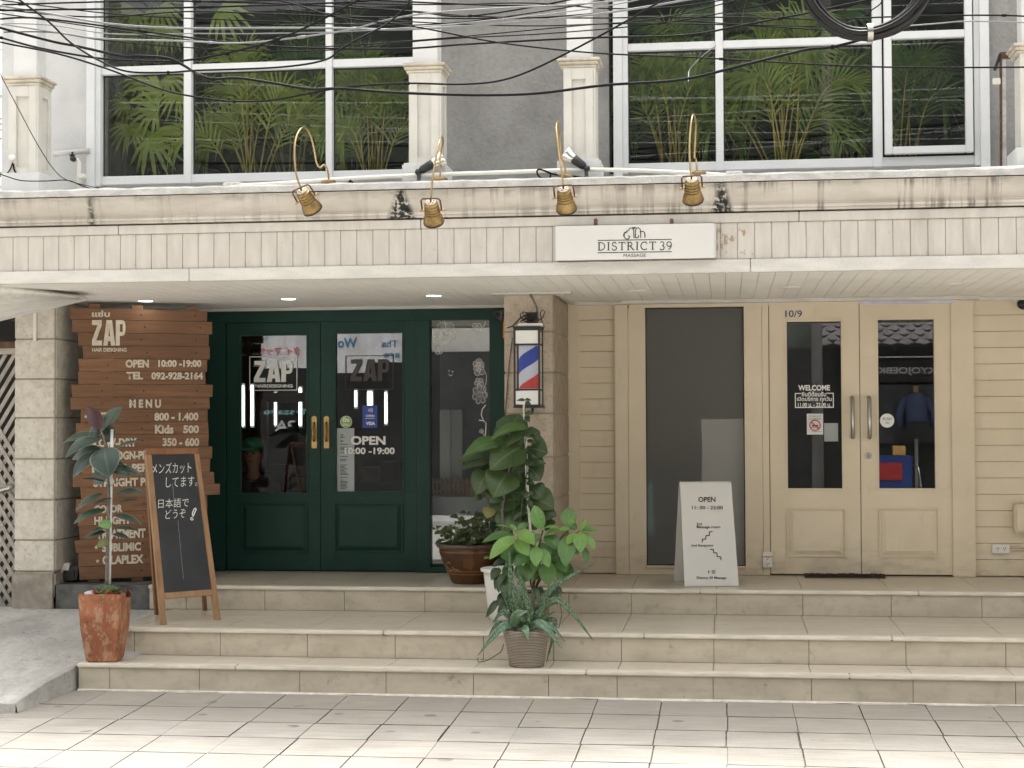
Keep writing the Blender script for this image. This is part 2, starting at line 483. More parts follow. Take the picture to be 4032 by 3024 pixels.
def terracotta():
    t = NT('worn_terracotta')
    v = t.coord()
    X, Y_, Z = t.xyz()
    col = t.mix(t.ss(t.noise(5, v, 4), 0.35, 0.65), (0.25, 0.085, 0.038), (0.36, 0.14, 0.068))
    wear = t.ss(t.noise(15, t.coord((1, 1, 0.6)), 10, 0.8), 0.50, 0.58)
    col = t.mix(t.math('MULTIPLY', wear, 0.55), col, (0.46, 0.33, 0.22))
    col = t.mix(t.math('MULTIPLY', t.ss(t.noise(17, v, 7, 0.75), 0.58, 0.66), 0.65), col, (0.075, 0.05, 0.035))
    t.base(col, 0.85); t.bump(t.noise(60, v, 6), 0.5)
    return t.m
M['terracotta'] = terracotta()
def ribbed():
    t = NT('ribbed_grey_brown_pot')
    X, Y_, Z = t.xyz()
    wv = t.math('SINE', t.math('ADD', t.math('MULTIPLY', Z, 620), t.math('MULTIPLY', t.noise(6, t.coord((1, 1, 5))), 7)))
    col = t.mix(t.ss(wv, -0.6, 0.7), (0.12, 0.095, 0.07), (0.38, 0.325, 0.255))
    t.base(col, 0.7); t.bump(wv, 0.6, 0.004)
    return t.m
M['ribbed'] = ribbed()
def glaze():
    t = NT('brown_glazed_bowl')
    X, Y_, Z = t.xyz()
    col = t.mix(t.ss(t.noise(5, t.coord(), 4), 0.3, 0.7), (0.045, 0.017, 0.007), (0.10, 0.042, 0.016))
    for z0 in (0.617, 0.640, 0.785):
        d = t.math('ABSOLUTE', t.math('SUBTRACT', Z, z0))
        col = t.mix(t.math('MULTIPLY', t.ss(d, 0.006, 0.003), 0.7), col, (0.28, 0.11, 0.025))
    t.base(col, 0.22)
    return t.m
M['glaze'] = glaze()
M['glaze_rim'] = mat('grey_brown_glazed_rim', (0.10, 0.072, 0.055), 0.3, 0.2, 12)
M['ochre'] = mat('ochre_painted_ornament', (0.23, 0.10, 0.028), 0.35, 0.2, 30)
M['soil'] = mat('dark_soil', (0.022, 0.016, 0.011), 0.95, 0.4, 40, bump=0.8)
def tile_mat(name, c, c2, rough, sx=(1.6, 1.6, 5), spec=0.5, vein=0.35):
    t = NT(name)
    v = t.coord(sx)
    f = t.noise(2.0, v, 6, 0.62)
    col = t.mix(t.ss(f, 0.33, 0.67), c, c2)
    col = t.mix(t.math('MULTIPLY', t.ss(t.noise(13, t.coord(), 5), 0.5, 0.72), vein), col, mul(c, 0.62))
    col = t.mix(t.math('MULTIPLY', t.ss(t.noise(7, t.coord((1, 1, 1)), 8, 0.75), 0.60, 0.69), 0.55), col, mul(c, 0.42))
    t.base(col, rough, 0, spec); t.bump(t.noise(50, t.coord(), 5), 0.06)
    return t.m
M['riser'] = tile_mat('beige_step_riser_tile', (0.44, 0.385, 0.30), (0.53, 0.47, 0.375), 0.5)
M['tread'] = tile_mat('beige_step_tread_tile', (0.51, 0.455, 0.37), (0.59, 0.535, 0.445), 0.28, (1.2, 8, 1))
M['nosing'] = mat('pale_step_nosing', (0.66, 0.61, 0.52), 0.4, 0.12, 6, (1, 4, 4), fine=0.15)
M['grout'] = mat('dark_grout', (0.20, 0.175, 0.14), 0.9)
def pave():
    t = NT('granite_paving')
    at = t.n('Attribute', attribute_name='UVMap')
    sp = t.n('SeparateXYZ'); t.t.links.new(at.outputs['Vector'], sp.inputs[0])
    v = t.coord((1.0, 9, 1))
    f = t.noise(3, v, 6, 0.65)
    col = t.mix(t.ss(f, 0.3, 0.72), (0.285, 0.265, 0.23), (0.39, 0.37, 0.335))
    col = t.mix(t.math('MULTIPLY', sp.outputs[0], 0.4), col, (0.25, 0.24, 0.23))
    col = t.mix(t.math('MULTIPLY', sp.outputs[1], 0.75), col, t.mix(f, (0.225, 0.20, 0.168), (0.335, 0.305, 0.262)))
    col = t.mix(t.math('MULTIPLY', t.ss(t.noise(70, t.coord(), 4), 0.5, 0.66), 0.25), col, (0.22, 0.205, 0.19))
    col = t.mix(t.math('MULTIPLY', t.ss(t.noise(6, t.coord((1, 2, 1)), 6, 0.7), 0.62, 0.70), 0.5), col, (0.16, 0.145, 0.13))
    vo = t.n('TexVoronoi'); vo.inputs['Scale'].default_value = 3.2; t.t.links.new(t.coord((1, 1.1, 1)), vo.inputs['Vector'])
    spot = t.math('MULTIPLY', t.ss(vo.outputs['Distance'], 0.16, 0.12), t.ss(t.noise(2.3, t.coord(), 2), 0.48, 0.54))
    col = t.mix(t.math('MULTIPLY', spot, 0.7), col, (0.085, 0.078, 0.07))
    big = t.ss(t.noise(1.4, t.coord((1, 1.6, 1)), 5, 0.65), 0.42, 0.68)
    col = t.mix(t.math('MULTIPLY', big, 0.4), col, (0.20, 0.185, 0.165))
    t.base(col, 0.6); t.bump(t.noise(60, t.coord(), 6), 0.3)
    return t.m
M['pave'] = pave()
M['mortar'] = mat('dark_paving_joint', (0.16, 0.147, 0.128), 0.95, 0.4, 8)
M['palemortar'] = mat('pale_cement_joint', (0.62, 0.585, 0.52), 0.9, 0.15, 14, bump=0.4)
def ramp_mat():
    t = NT('concrete_ramp')
    v = t.coord()
    col = t.mix(t.ss(t.noise(3, t.coord((1, .6, 1)), 6, 0.65), 0.3, 0.7), (0.33, 0.32, 0.30), (0.50, 0.485, 0.455))
    col = t.mix(t.math('MULTIPLY', t.ss(t.noise(26, v, 6, 0.7), 0.48, 0.66), 0.4), col, (0.24, 0.23, 0.215))
    ck = t.math('ABSOLUTE', t.math('SUBTRACT', t.noise(1.3, v, 7, 0.6), 0.5))
    col = t.mix(t.math('MULTIPLY', t.ss(ck, 0.0028, 0.001), 0.55), col, (0.09, 0.085, 0.08))
    t.base(col, 0.9); t.bump(t.noise(24, v, 7), 0.8, 0.012)
    return t.m
M['ramp'] = ramp_mat()
M['asphalt'] = mat('pale_concrete_street', (0.40, 0.385, 0.36), 0.9, 0.15, 6, bump=0.4, bscale=120)  # unseen street, coloured pale to bounce light under the canopy
M['kerb'] = mat('kerb_stone', (0.38, 0.37, 0.35), 0.85, 0.12, 5, bump=0.3)
M['coir'] = mat('brown_coir_mat', (0.055, 0.034, 0.022), 1.0, 0.4, 80, bump=1.0, bscale=200)
M['lattice'] = mat('weathered_lattice_wood', (0.40, 0.37, 0.33), 0.85, 0.15, 8, bump=0.2)
M['awning'] = mat('corrugated_awning_sheet', (0.72, 0.70, 0.65), 0.6, 0.1, 4, (1, 6, 1))
M['paper'] = mat('white_paper', (0.72, 0.73, 0.74), 0.7, 0.03)
M['red'] = mat('red_print', (0.55, 0.03, 0.03), 0.5)
M['orange'] = mat('orange_plastic', (0.65, 0.22, 0.02), 0.5)
M['boxframe'] = mat('sign_aluminium_edge', (0.55, 0.55, 0.54), 0.4, 0.05)
M['signwhite'] = mat('matt_white_sign_panel', (0.62, 0.605, 0.575), 0.55, 0.02, 2)
M['lilac'] = mat('pale_lilac_tube', (0.52, 0.51, 0.60), 0.4)
M['woodlight'] = mat('pale_pine', (0.42, 0.24, 0.11), 0.6, 0.15, 20, (1, 1, 0.2))
M['skin'] = mat('skin', (0.52, 0.30, 0.20), 0.5)
M['hair'] = mat('dark_hair', (0.02, 0.014, 0.011), 0.5)
M['shirt'] = mat('black_shirt', (0.05, 0.05, 0.06), 0.85)
M['capgreen'] = mat('green_cap', (0.04, 0.30, 0.17), 0.6)
M['trunkgrey'] = mat('grey_stem_bark', (0.14, 0.12, 0.10), 0.85, 0.25, 20, (1, 1, 3), bump=0.3)
M['stem'] = mat('green_brown_stem', (0.10, 0.085, 0.035), 0.7, 0.2, 20)
M['ivystem'] = mat('thin_green_stem', (0.06, 0.085, 0.03), 0.6, 0.2)
M['rubberleaf'] = leafmat('rubber_plant_leaf', (0.018, 0.036, 0.027), (0.036, 0.058, 0.045), (0.13, 0.17, 0.13), 0.3, 0.45, 16, 0.3, edge=(0.15, 0.19, 0.14), trans=0.05)
M['rubberred'] = leafmat('young_dark_red_leaf', (0.028, 0.010, 0.014), (0.05, 0.018, 0.022), (0.10, 0.03, 0.04), 0.3, 0.6, 16, 0.3, trans=0.05)
M['yellowleaf'] = leafmat('yellowing_leaf', (0.10, 0.12, 0.03), (0.15, 0.15, 0.05), (0.2, 0.2, 0.08), 0.4)
M['fiddle'] = leafmat('fiddle_leaf', (0.030, 0.060, 0.022), (0.050, 0.088, 0.034), (0.13, 0.19, 0.075), 0.38, 0.5, 7, 0.65, trans=0.12)
M['fiddlebright'] = leafmat('fresh_fiddle_leaf', (0.045, 0.11, 0.03), (0.075, 0.16, 0.045), (0.17, 0.27, 0.09), 0.35, 0.5, 7, 0.6, trans=0.15)
M['bright'] = leafmat('bright_green_leaf', (0.12, 0.26, 0.06), (0.19, 0.36, 0.10), (0.32, 0.45, 0.16), 0.4, 0.5, 9, 0.4, trans=0.25)
M['midgreen'] = leafmat('mid_green_leaf', (0.06, 0.145, 0.042), (0.10, 0.21, 0.065), (0.2, 0.3, 0.11), 0.4, 0.5, 9, 0.4, trans=0.15)
M['pothos'] = leafmat('dark_vine_leaf', (0.026, 0.05, 0.024), (0.045, 0.078, 0.034), (0.09, 0.13, 0.06), 0.4, 0.5, 7, 0.4, trans=0.1)
M['mottled'] = leafmat('mottled_succulent_leaf', (0.020, 0.052, 0.026), (0.034, 0.075, 0.038), (0.05, 0.10, 0.05), 0.4, 0.5, 9, 0.2, trans=0.0, mottle=(0.15, 0.22, 0.115))
M['mottledpale'] = leafmat('pale_mottled_succulent_leaf', (0.05, 0.11, 0.062), (0.085, 0.16, 0.10), (0.12, 0.2, 0.12), 0.35, 0.5, 9, 0.2, trans=0.0, mottle=(0.16, 0.25, 0.16))
M['darkfoliage'] = leafmat('dark_small_leaf', (0.014, 0.02, 0.013), (0.025, 0.03, 0.02), (0.05, 0.05, 0.03), 0.5)
M['bowlplant'] = leafmat('dull_green_ivy_leaf', (0.05, 0.075, 0.022), (0.075, 0.105, 0.032), (0.15, 0.18, 0.07), 0.45, trans=0.15)
M['bromred'] = leafmat('red_bract', (0.32, 0.035, 0.03), (0.42, 0.07, 0.05), (0.45, 0.1, 0.06), 0.4)
M['grassleaf'] = leafmat('narrow_green_leaf', (0.045, 0.11, 0.03), (0.075, 0.16, 0.045), (0.1, 0.2, 0.06), 0.4)
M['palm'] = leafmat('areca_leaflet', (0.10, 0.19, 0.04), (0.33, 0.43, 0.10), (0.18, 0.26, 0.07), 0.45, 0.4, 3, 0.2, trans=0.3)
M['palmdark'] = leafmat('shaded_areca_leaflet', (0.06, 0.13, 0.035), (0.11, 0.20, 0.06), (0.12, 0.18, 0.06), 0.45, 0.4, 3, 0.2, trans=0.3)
M['fan'] = leafmat('fan_palm_leaf', (0.33, 0.44, 0.08), (0.46, 0.56, 0.14), (0.3, 0.4, 0.12), 0.4, 0.5, 3, 0.2, trans=0.3)
M['palmstem'] = mat('yellow_palm_stem', (0.46, 0.36, 0.08), 0.5, 0.25, 10)
M['palmbase'] = mat('brown_palm_base', (0.10, 0.065, 0.04), 0.85, 0.3, 20)
M['lampglow'] = emit('lit_downlight', (1, 0.98, 0.93), 4)
M['tubeglow'] = emit('lit_mirror_tube', (0.93, 1, 0.90), 1.4)
M['poleglow_w'] = emit('lit_white_panel', (1, 1, 0.98), 0.0)

# ------------------------------------------------------------------ lettering
def text(body, bl, br, tl, m, parent, off=0.0, name='lettering', lift=0.002, mirror=False, label=None):
    """builtin font outlines fitted into the parallelogram bl-br-tl"""
    bl, br, tl = Vector(bl), Vector(br), Vector(tl)
    cu = bpy.data.curves.new('t', 'FONT')
    cu.body = body; cu.offset = off; cu.resolution_u = 3
    o = bpy.data.objects.new('t', cu); COL.objects.link(o)
    bpy.context.view_layer.update()
    me = bpy.data.meshes.new_from_object(o.evaluated_get(bpy.context.evaluated_depsgraph_get()))
    bpy.data.objects.remove(o); bpy.data.curves.remove(cu)
    xs = [v.co.x for v in me.vertices]; ys = [v.co.y for v in me.vertices]
    x0, x1, y0, y1 = min(xs), max(xs), min(ys), max(ys)
    ux, uy = br - bl, tl - bl
    n = ux.cross(uy).normalized()
    for v in me.vertices:
        a, b = (v.co.x - x0) / (x1 - x0), (v.co.y - y0) / (y1 - y0)
        if mirror: a = 1 - a
        v.co = bl + ux * a + uy * b + n * lift
    me.name = name
    me.materials.clear(); me.materials.append(m)
    me.update()
    return link(name, me, parent, label)
def textpx(body, x0, y0, x1, y1, Y, m, parent, dy=0.0, **k):   # dy: how much the line climbs to the right, px down positive
    return text(body, P(x0, y1, Y), P(x1, y1 + dy, Y), P(x0, y0, Y), m, parent, **k)
ZAPG = {
 'Z': [[(0, 1), (.97, 1), (.97, .80), (0, .80)], [(.55, .80), (.97, .80), (.42, .20), (0, .20)], [(0, .20), (1, .20), (1, 0), (0, 0)]],
 'A': [[(.27, 1), (.50, 1), (.50, .70), (.36, 0), (0, 0)], [(.50, 1), (.73, 1), (1, 0), (.64, 0), (.50, .70)], [(.40, .36), (.60, .36), (.63, .17), (.37, .17)]],
 'P': [[(0, 1), (.42, 1), (.42, 0), (0, 0)], [(.42, 1), (.72, 1), (.72, .84), (.42, .84)], [(.72, 1), (.92, .94), (.72, .84)], [(.92, .94), (1, .82), (1, .58), (.72, .58), (.72, .84)],
       [(1, .58), (.92, .44), (.72, .58)], [(.92, .44), (.72, .38), (.42, .38), (.42, .54), (.72, .54), (.72, .58)]],
}
def zap(bl, br, tl, m, parent, lift=0.003):
    bl, br, tl = Vector(bl), Vector(br), Vector(tl)
    ux, uy = br - bl, tl - bl
    n = ux.cross(uy).normalized()
    b = MB()
    for ch, x0, ww in (('Z', 0, .30), ('A', .335, .36), ('P', .71, .29)):
        for k, poly in enumerate(ZAPG[ch]):
            b.quad(*[bl + ux * (x0 + ww * x) + uy * y + n * (lift + k * 0.0004) for x, y in poly])
    return b.build('lettering', m, parent)
# ------------------------------------------------------------------ the ground
SL = 0.03
def zp(Y): return SL * (min(Y, 10.54) - 10.54)
b = MB()
b.add([(-60, 7.6, zp(7.6) - .012), (60, 7.6, zp(7.6) - .012), (60, 10.7, -.012), (-60, 10.7, -.012)], [(0, 1, 2, 3)])
T = .405
rng = random.Random(3)
for j in range(7):
    y1 = 10.46 - .41 * j if j else 10.50
    ya, yb = (10.05 - .41 * (j - 1) if j else 10.50), 10.05 - .41 * j
    if yb < 7.6: break
    for i in range(-20, 14):
        xa = -.012 + T * i + rng.uniform(-.002, .002) + (0, .003, -.004, .004, 0, .003, 0)[j]
        if j == 2 and i % 5 == 1: xa += .006
        g = .0024 + rng.uniform(0, .0018)
        dz = rng.uniform(-.001, .0012)
        x0, x1, y0, y2 = xa + g, xa + T - g, yb + .0045 + g * .5, ya - .0045 - g * .5
        tl_ = rng.uniform(-.001, .001)
        zc = [zp(y0) + dz + tl_, zp(y0) + dz - tl_, zp(y2) + dz - tl_, zp(y2) + dz + tl_]
        q = [(x0, y0, zc[0]), (x1, y0, zc[1]), (x1, y2, zc[2]), (x0, y2, zc[3])]
        bq = [(p[0], p[1], p[2] - .01) for p in q]
        u = rng.random()
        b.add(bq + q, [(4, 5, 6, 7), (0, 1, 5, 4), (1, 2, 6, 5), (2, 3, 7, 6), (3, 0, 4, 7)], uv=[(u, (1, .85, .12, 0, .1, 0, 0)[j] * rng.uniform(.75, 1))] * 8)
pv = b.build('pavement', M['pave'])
pv.data.materials.append(M['mortar'])
for p in pv.data.polygons:
    if p.area > 10 or abs(p.normal.z) < .5: p.material_index = 1
struct(pv)
# cement smear where paving meets the first step
b = MB()
rng = random.Random(11)
x = -4.28
while x < 2.6:
    L = rng.uniform(.10, .4)
    wv = rng.uniform(.008, .032)
    b.add([(x, 10.535 - wv, .001), (x + L, 10.535 - rng.uniform(.008, .032), .001), (x + L, 10.541, .006), (x, 10.541, .006),
           (x, 10.541, -.01), (x + L, 10.541, -.01), (x, 10.53 - wv, -.012), (x + L, 10.53 - wv, -.012)], [(0, 1, 2, 3), (0, 6, 7, 1)])
    x += L
struct(b.build('pavement_edge_cement', M['palemortar']))
b = MB(); b.box(-60, 60, 7.42, 7.6, -.25, zp(7.6)); struct(b.build('kerb', M['kerb'], bevel=.01))
b = MB(); b.add([(-120, -140, -.17), (120, -140, -.17), (120, 140, -.17), (-120, 140, -.17)], [(0, 1, 2, 3)])
struct(b.build('road', M['asphalt']))
b = MB(); b.box(-60, 60, -5, -3, -.25, -.02); struct(b.build('opposite_pavement', M['kerb']))
# sloping concrete ramp left of the steps
b = MB()
nx, ny = 26, 30
vs_ = []
rng = random.Random(5)
for j in range(ny + 1):
    Y = 9.74 + (12.15 - 9.74) * j / ny
    xr = -4.37 + .06 * min(1, (Y - 9.74) / .7) if Y < 10.66 else -4.0
    z0 = .035 + (Y - 9.74) / 2.41 * .325
    if Y < 10.5: z0 += .012 * math.sin((Y - 9.74) * 4)
    for i in range(nx + 1):
        xx = -9 + (xr + 9) * (i / nx) ** .5
        vs_.append((xx, Y + (.03 * rng.random() if j == 0 else 0), z0 + rng.uniform(-.004, .004)))
fs = [(j * (nx + 1) + i, j * (nx + 1) + i + 1, (j + 1) * (nx + 1) + i + 1, (j + 1) * (nx + 1) + i) for j in range(ny) for i in range(nx)]
b.add(vs_, fs, True)
edge = [j * (nx + 1) + nx for j in range(ny + 1)]
o = len(b.v)
b.add([(vs_[k][0] + .015 * rng.random(), vs_[k][1], -.02) for k in edge], [])
for j in range(ny): b.f.append((edge[j], edge[j + 1], o + j + 1, o + j)); b.sm.append(False)
o2 = len(b.v)
b.add([(vs_[i][0], vs_[i][1] - .005, -.04) for i in range(nx + 1)], [])
for i in range(nx): b.f.append((i, i + 1, o2 + i + 1, o2 + i)); b.sm.append(False)
struct(b.build('concrete_ramp', M['ramp']))

# ------------------------------------------------------------------ tiled entrance steps
steps = thing('entrance_steps', 'three broad beige tiled steps with pale nosings leading up to both shop doors', 'steps', (-1, 11.5, 0))
LV = [(10.54, 0, .175, -4.28), (10.955, .175, .36, -4.16), (12.09, .36, .54, -4.35)]
XR = 4.2
b = MB()
for Y, z0, z1, xl in LV: b.box(xl + .004, XR, Y + .012, 13.6, z0 - .05, z1 - .012)
b.build('mortar_core', M['grout'], steps)
joints = [[432, 785, 1180, 1520, 1864, 2160, 2430, 2808, 3195, 3595, 3999], [529, 867, 1210, 1556, 1904, 2180, 2447, 2811, 3185, 3567, 3960], [733, 1043, 1356, 1673, 1990, 2240, 2486, 2821, 3161, 3509, 3866]]
ymid = [2700, 2550, 2370]
for k, (Y, z0, z1, xl) in enumerate(LV):
    xs = [xl] + [P(x, ymid[k], Y).x for x in joints[k]] + [XR - .4, XR]
    b = MB()
    for a, c in zip(xs, xs[1:]):
        b.box(a + .002, c - .002, Y, Y + .012, z0 + (.002 if k else -.03), z1 - .028)
    b.build('riser', M['riser'], steps)
    yn = LV[k + 1][0] if k < 2 else 13.36
    b = MB()
    ymids = [Y + .06, yn] if k == 0 else [Y + .06, Y + .06 + (yn - Y - .06) * .68, yn]
    for r in range(len(ymids) - 1):
        for a, c in zip(xs, xs[1:]):
            b.box(a + .0022, c - .0022, ymids[r] + .0016, ymids[r + 1] - .0016, z1 - .012, z1)
    b.build('tread', M['tread'], steps)
    b = MB()
    cuts = [xl - .004, -3.2 + .9 * k, -.9 + .35 * k, .75 + .3 * k, XR]
    for a, c in zip(cuts, cuts[1:]): b.box(a + .0015, c - .0015, Y - .022, Y + .059, z1 - .026, z1 + .0015)
    b.build('nosing', M['nosing'], steps, bevel=.006)
b = MB(); b.box(-5.3, -4.354, 12.10, 13.3, -.1, .535)
b.build('unclad_masonry', M['blackstone'], steps, label='bare dark masonry side of the top step')

# ------------------------------------------------------------------ the shop building
B = thing('shop_building', 'two storey shop building with cream panelled canopy, green salon front and beige massage front', 'building', (-1.5, 13.3, .54))
YF = 11.5                                     # upper facade plane
XL, XRR = -6.6, 4.2
def bb(name, m, x0, x1, y0, y1, z0, z1, parent=B, bevel=0, label=None):
    return MB().box(x0, x1, y0, y1, z0, z1).build(name, m, parent, bevel, label)
# canopy
def extrude_profile(prof, x0, x1):
    b = MB(); n = len(prof)
    b.add([(x0, y, z) for y, z in prof] + [(x1, y, z) for y, z in prof], [(i, (i + 1) % n, n + (i + 1) % n, n + i) for i in range(n)] + [tuple(range(n - 1, -1, -1)), tuple(range(n, 2 * n))])
    return b
prof = [(10.45, 3.262)]
for i in range(9):                            # hollow of the coving
    a = math.pi / 2 * i / 8
    prof.append((10.455 + .055 * (1 - math.cos(a)) , 3.255 - .115 * math.sin(a) * .35 - .115 * .65 * i / 8))
prof += [(10.508, 3.128), (10.488, 3.122), (10.488, 3.106), (10.50, 3.103), (10.50, 3.088), (10.70, 3.088), (10.70, 3.262)]
extrude_profile(prof, XL, XRR).build('parapet', M['parapet'], B)
b = MB(); rng = random.Random(2)
n = 160
vs_ = []
for i in range(n + 1):
    x = XL + (XRR - XL) * i / n
    j1, j2, j3 = (rng.uniform(-.004, .004) for _ in range(3))
    vs_ += [(x, 10.425 + j1, 3.266), (x, 10.42 + j2, 3.304 + j3 * .7), (x, 10.432 + j2, 3.316 + j3), (x, 10.9, 3.318)]
fs = []
for i in range(n):
    for k in range(3): fs.append((4 * i + k, 4 * (i + 1) + k, 4 * (i + 1) + k + 1, 4 * i + k + 1))
    fs.append((4 * i + 3, 4 * (i + 1) + 3, 4 * (i + 1), 4 * i))
b.add(vs_, fs)
b.build('parapet_cap', M['captop'], B)
bb('canopy_roof', M['captop'], XL, XRR, 10.7, YF, 3.05, 3.30)
bb('shadow_gap', M['black'], XL, XRR, 10.56, 10.7, 3.07, 3.089)
b = MB()
for a, c in ((XL, -4.0), (-3.998, -1.96), (-1.957, .46), (.463, XRR)): b.box(a + .001, c - .001, 10.515, 10.56, 3.018, 3.078)
b.build('frieze_board', M['siding'], B, bevel=.003)
b = MB()
s0, pitch = -4.738, .107
for i in range(-18, 85):
    x0 = s0 + pitch * i
    if x0 < XL or x0 > XRR - .1: continue
    b.box(x0 + .0011, x0 + pitch - .0011, 10.525, 10.56, 2.786, 3.0172)
b.build('canopy_siding', M['siding'], B, bevel=.0025)
bb('siding_backing', M['creamgap'], XL, XRR, 10.538, 10.60, 2.785, 3.075)
b = MB()
for a, c in ((XL, -3.51), (-3.507, .155), (.158, XRR)): b.box(a, c, 10.50, 10.56, 2.70, 2.784)
b.build('fascia_board', M['fascia'], B, bevel=.004)
b = MB()
for i in range(-18, 85):
    x0 = s0 + .03 + pitch * i
    if x0 < XL or x0 > XRR - .1: continue
    b.box(x0 + .001, x0 + pitch - .001, 10.561, 13.5, 2.715, 2.735)
b.build('soffit', M['soffit'], B, bevel=.002)
bb('soffit_backing', M['soffit_gap'], XL, XRR, 10.561, 13.6, 2.726, 2.79)
# white soffit trims
tr_ = MB()
tr_.box(P(160, 1200, 13.2).x, -1.63, 13.20, 13.262, 2.69, 2.7145)
tr_.box(-1.72, -1.12, 11.98, 12.12, 2.70, 2.7145)
tr_.box(-1.235, -1.19, 12.12, 13.1, 2.695, 2.7145)
tr_.box(-1.19, -.78, 13.05, 13.12, 2.69, 2.7145)
tr_.box(-.82, 1.93, 12.95, 13.05, 2.688, 2.7145)
tr_.box(1.8, 4.0, 13.10, 13.16, 2.69, 2.7145)
tr_.build('soffit_trim', M['fascia'], B, bevel=.003)
for i, (px, py) in enumerate(((574, 1184), (1136, 1176), (1708, 1163), (2513, 1145), (3116, 1131), (3754, 1118))):
    c = PZ(px, py, 2.715)
    lit = i < 3
    d = MB().lathe([(.0, -.001), (.052, -.001), (.062, -.004), (.066, .0), (.066, .004), (0, .004)] if not lit else [(.054, -.001), (.062, -.004), (.066, 0), (.066, .004)], 24, (c.x, c.y, 2.714)).build('downlight', M['soffit'], B)
    if lit: MB().lathe([(0, 0), (.054, -.002)], 24, (c.x, c.y, 2.7125)).build('lens', M['lampglow'], d)
# upper walls
ZT = 7.6
def wall(name, m, x0, x1, z0=3.3, z1=ZT): return bb(name, m, x0, x1, YF, YF + .25, z0, z1)
wall('white_wall', M['whitewall'], -5.03, -4.55)
wall('grey_wall', M['greywall'], -2.17, -.80)
wall('grey_wall', M['greywall'], 1.71, XRR)
bb('wall_below_window', M['whitewall'], -4.55, -2.17, YF + .05, YF + .25, 3.3, 3.50)
bb('wall_below_window', M['whitewall'], -.80, 1.71, YF + .05, YF + .25, 3.3, 3.50)
bb('wall_above_window', M['greywall'], -5.03, XRR, YF + .02, YF + .25, 5.6, ZT - .01)
bb('roof_slab', M['greywall'], -5.1, XRR + .1, YF - .1, 17.5, ZT, ZT + .2)
bb('side_wall', M['whitewall'], -5.27, -5.03, YF + .003, 17.4, 3.05, ZT - .003)
bb('side_wall', M['whitewall'], -5.27, -5.103, 13.5, 17.4, 0, 3.049)
bb('side_wall', M['whitewall'], XRR - .2, XRR, YF + .26, 17.4, 0, ZT - .003)
bb('rear_wall', M['whitewall'], -5.03, XRR - .2, 17.2, 17.4, 0, ZT - .004)
# upper room behind the big windows
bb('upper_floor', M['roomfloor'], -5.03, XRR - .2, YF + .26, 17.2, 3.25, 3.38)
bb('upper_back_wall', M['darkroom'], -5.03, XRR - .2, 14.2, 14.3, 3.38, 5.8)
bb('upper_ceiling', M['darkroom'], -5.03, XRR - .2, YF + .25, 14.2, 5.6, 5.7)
# pilasters on the canopy roof
def pilaster(x0, x1, face_px, h=4.13):
    m = B
    p = bb('pilaster', M['pilaster'], x0, x1, 10.72, 10.92, 3.47, 4.07, B, .004)
    xc = (x0 + x1) / 2; hw = (x1 - x0) / 2
    # recessed panel drawn by four raised borders
    pb = MB()
    px0, px1 = xc - .045, xc + .045
    f = 10.72
    for yy, d in ((f, -1),):
        pb.box(x0 - .002, px0, f - .022, f - .0005, 3.47, 4.072); pb.box(px1, x1 + .002, f - .022, f - .0005, 3.47, 4.072)
        pb.box(px0, px1, f - .022, f - .0005, 3.47, 3.515); pb.box(px0, px1, f - .022, f - .0005, 4.0, 4.072)
    pb.box(x1 + .0005, x1 + .014, f - .022, f + .05, 3.47, 4.072); pb.box(x1 + .0005, x1 + .014, f + .15, f + .2, 3.47, 4.072)
    pb.box(x1 + .0005, x1 + .014, f + .05, f + .15, 3.47, 3.515); pb.box(x1 + .0005, x1 + .014, f + .05, f + .15, 4.0, 4.072)
    pb.build('panel_border', M['pilaster'], p, .002)
    cp = MB()
    for z0, z1, e in ((4.072, 4.095, .008), (4.095, 4.118, .020), (4.118, 4.138, .034)):
        cp.box(x0 - e - .012, x1 + e + .012, 10.72 - e - .014, 10.92 + e, z0, z1 - .0005)
    cp.build('pilaster_cap', M['pilcap'], p, .006)
    bs = MB(); e = .045
    bs.hexa([(x0 - e, 10.67, 3.30), (x1 + e, 10.67, 3.30), (x1 + e, 10.97, 3.30), (x0 - e, 10.97, 3.30)],
            [(x0 - e, 10.67, 3.475), (x1 + e, 10.67, 3.475), (x1 + e, 10.97, 3.475), (x0 - e, 10.97, 3.475)])
    bs.build('pilaster_base', M['post'], p, .012)
    bb('post', M['post'], xc - hw * .83, xc + hw * .83, 10.74, 10.9, 4.138, ZT, p, .003)
    return p
pilaster(-4.852, -4.652, None)
pilaster(-2.068, -1.868, None)
pilaster(-1.040, -.846, None)
pilaster(1.855, 2.05, None)
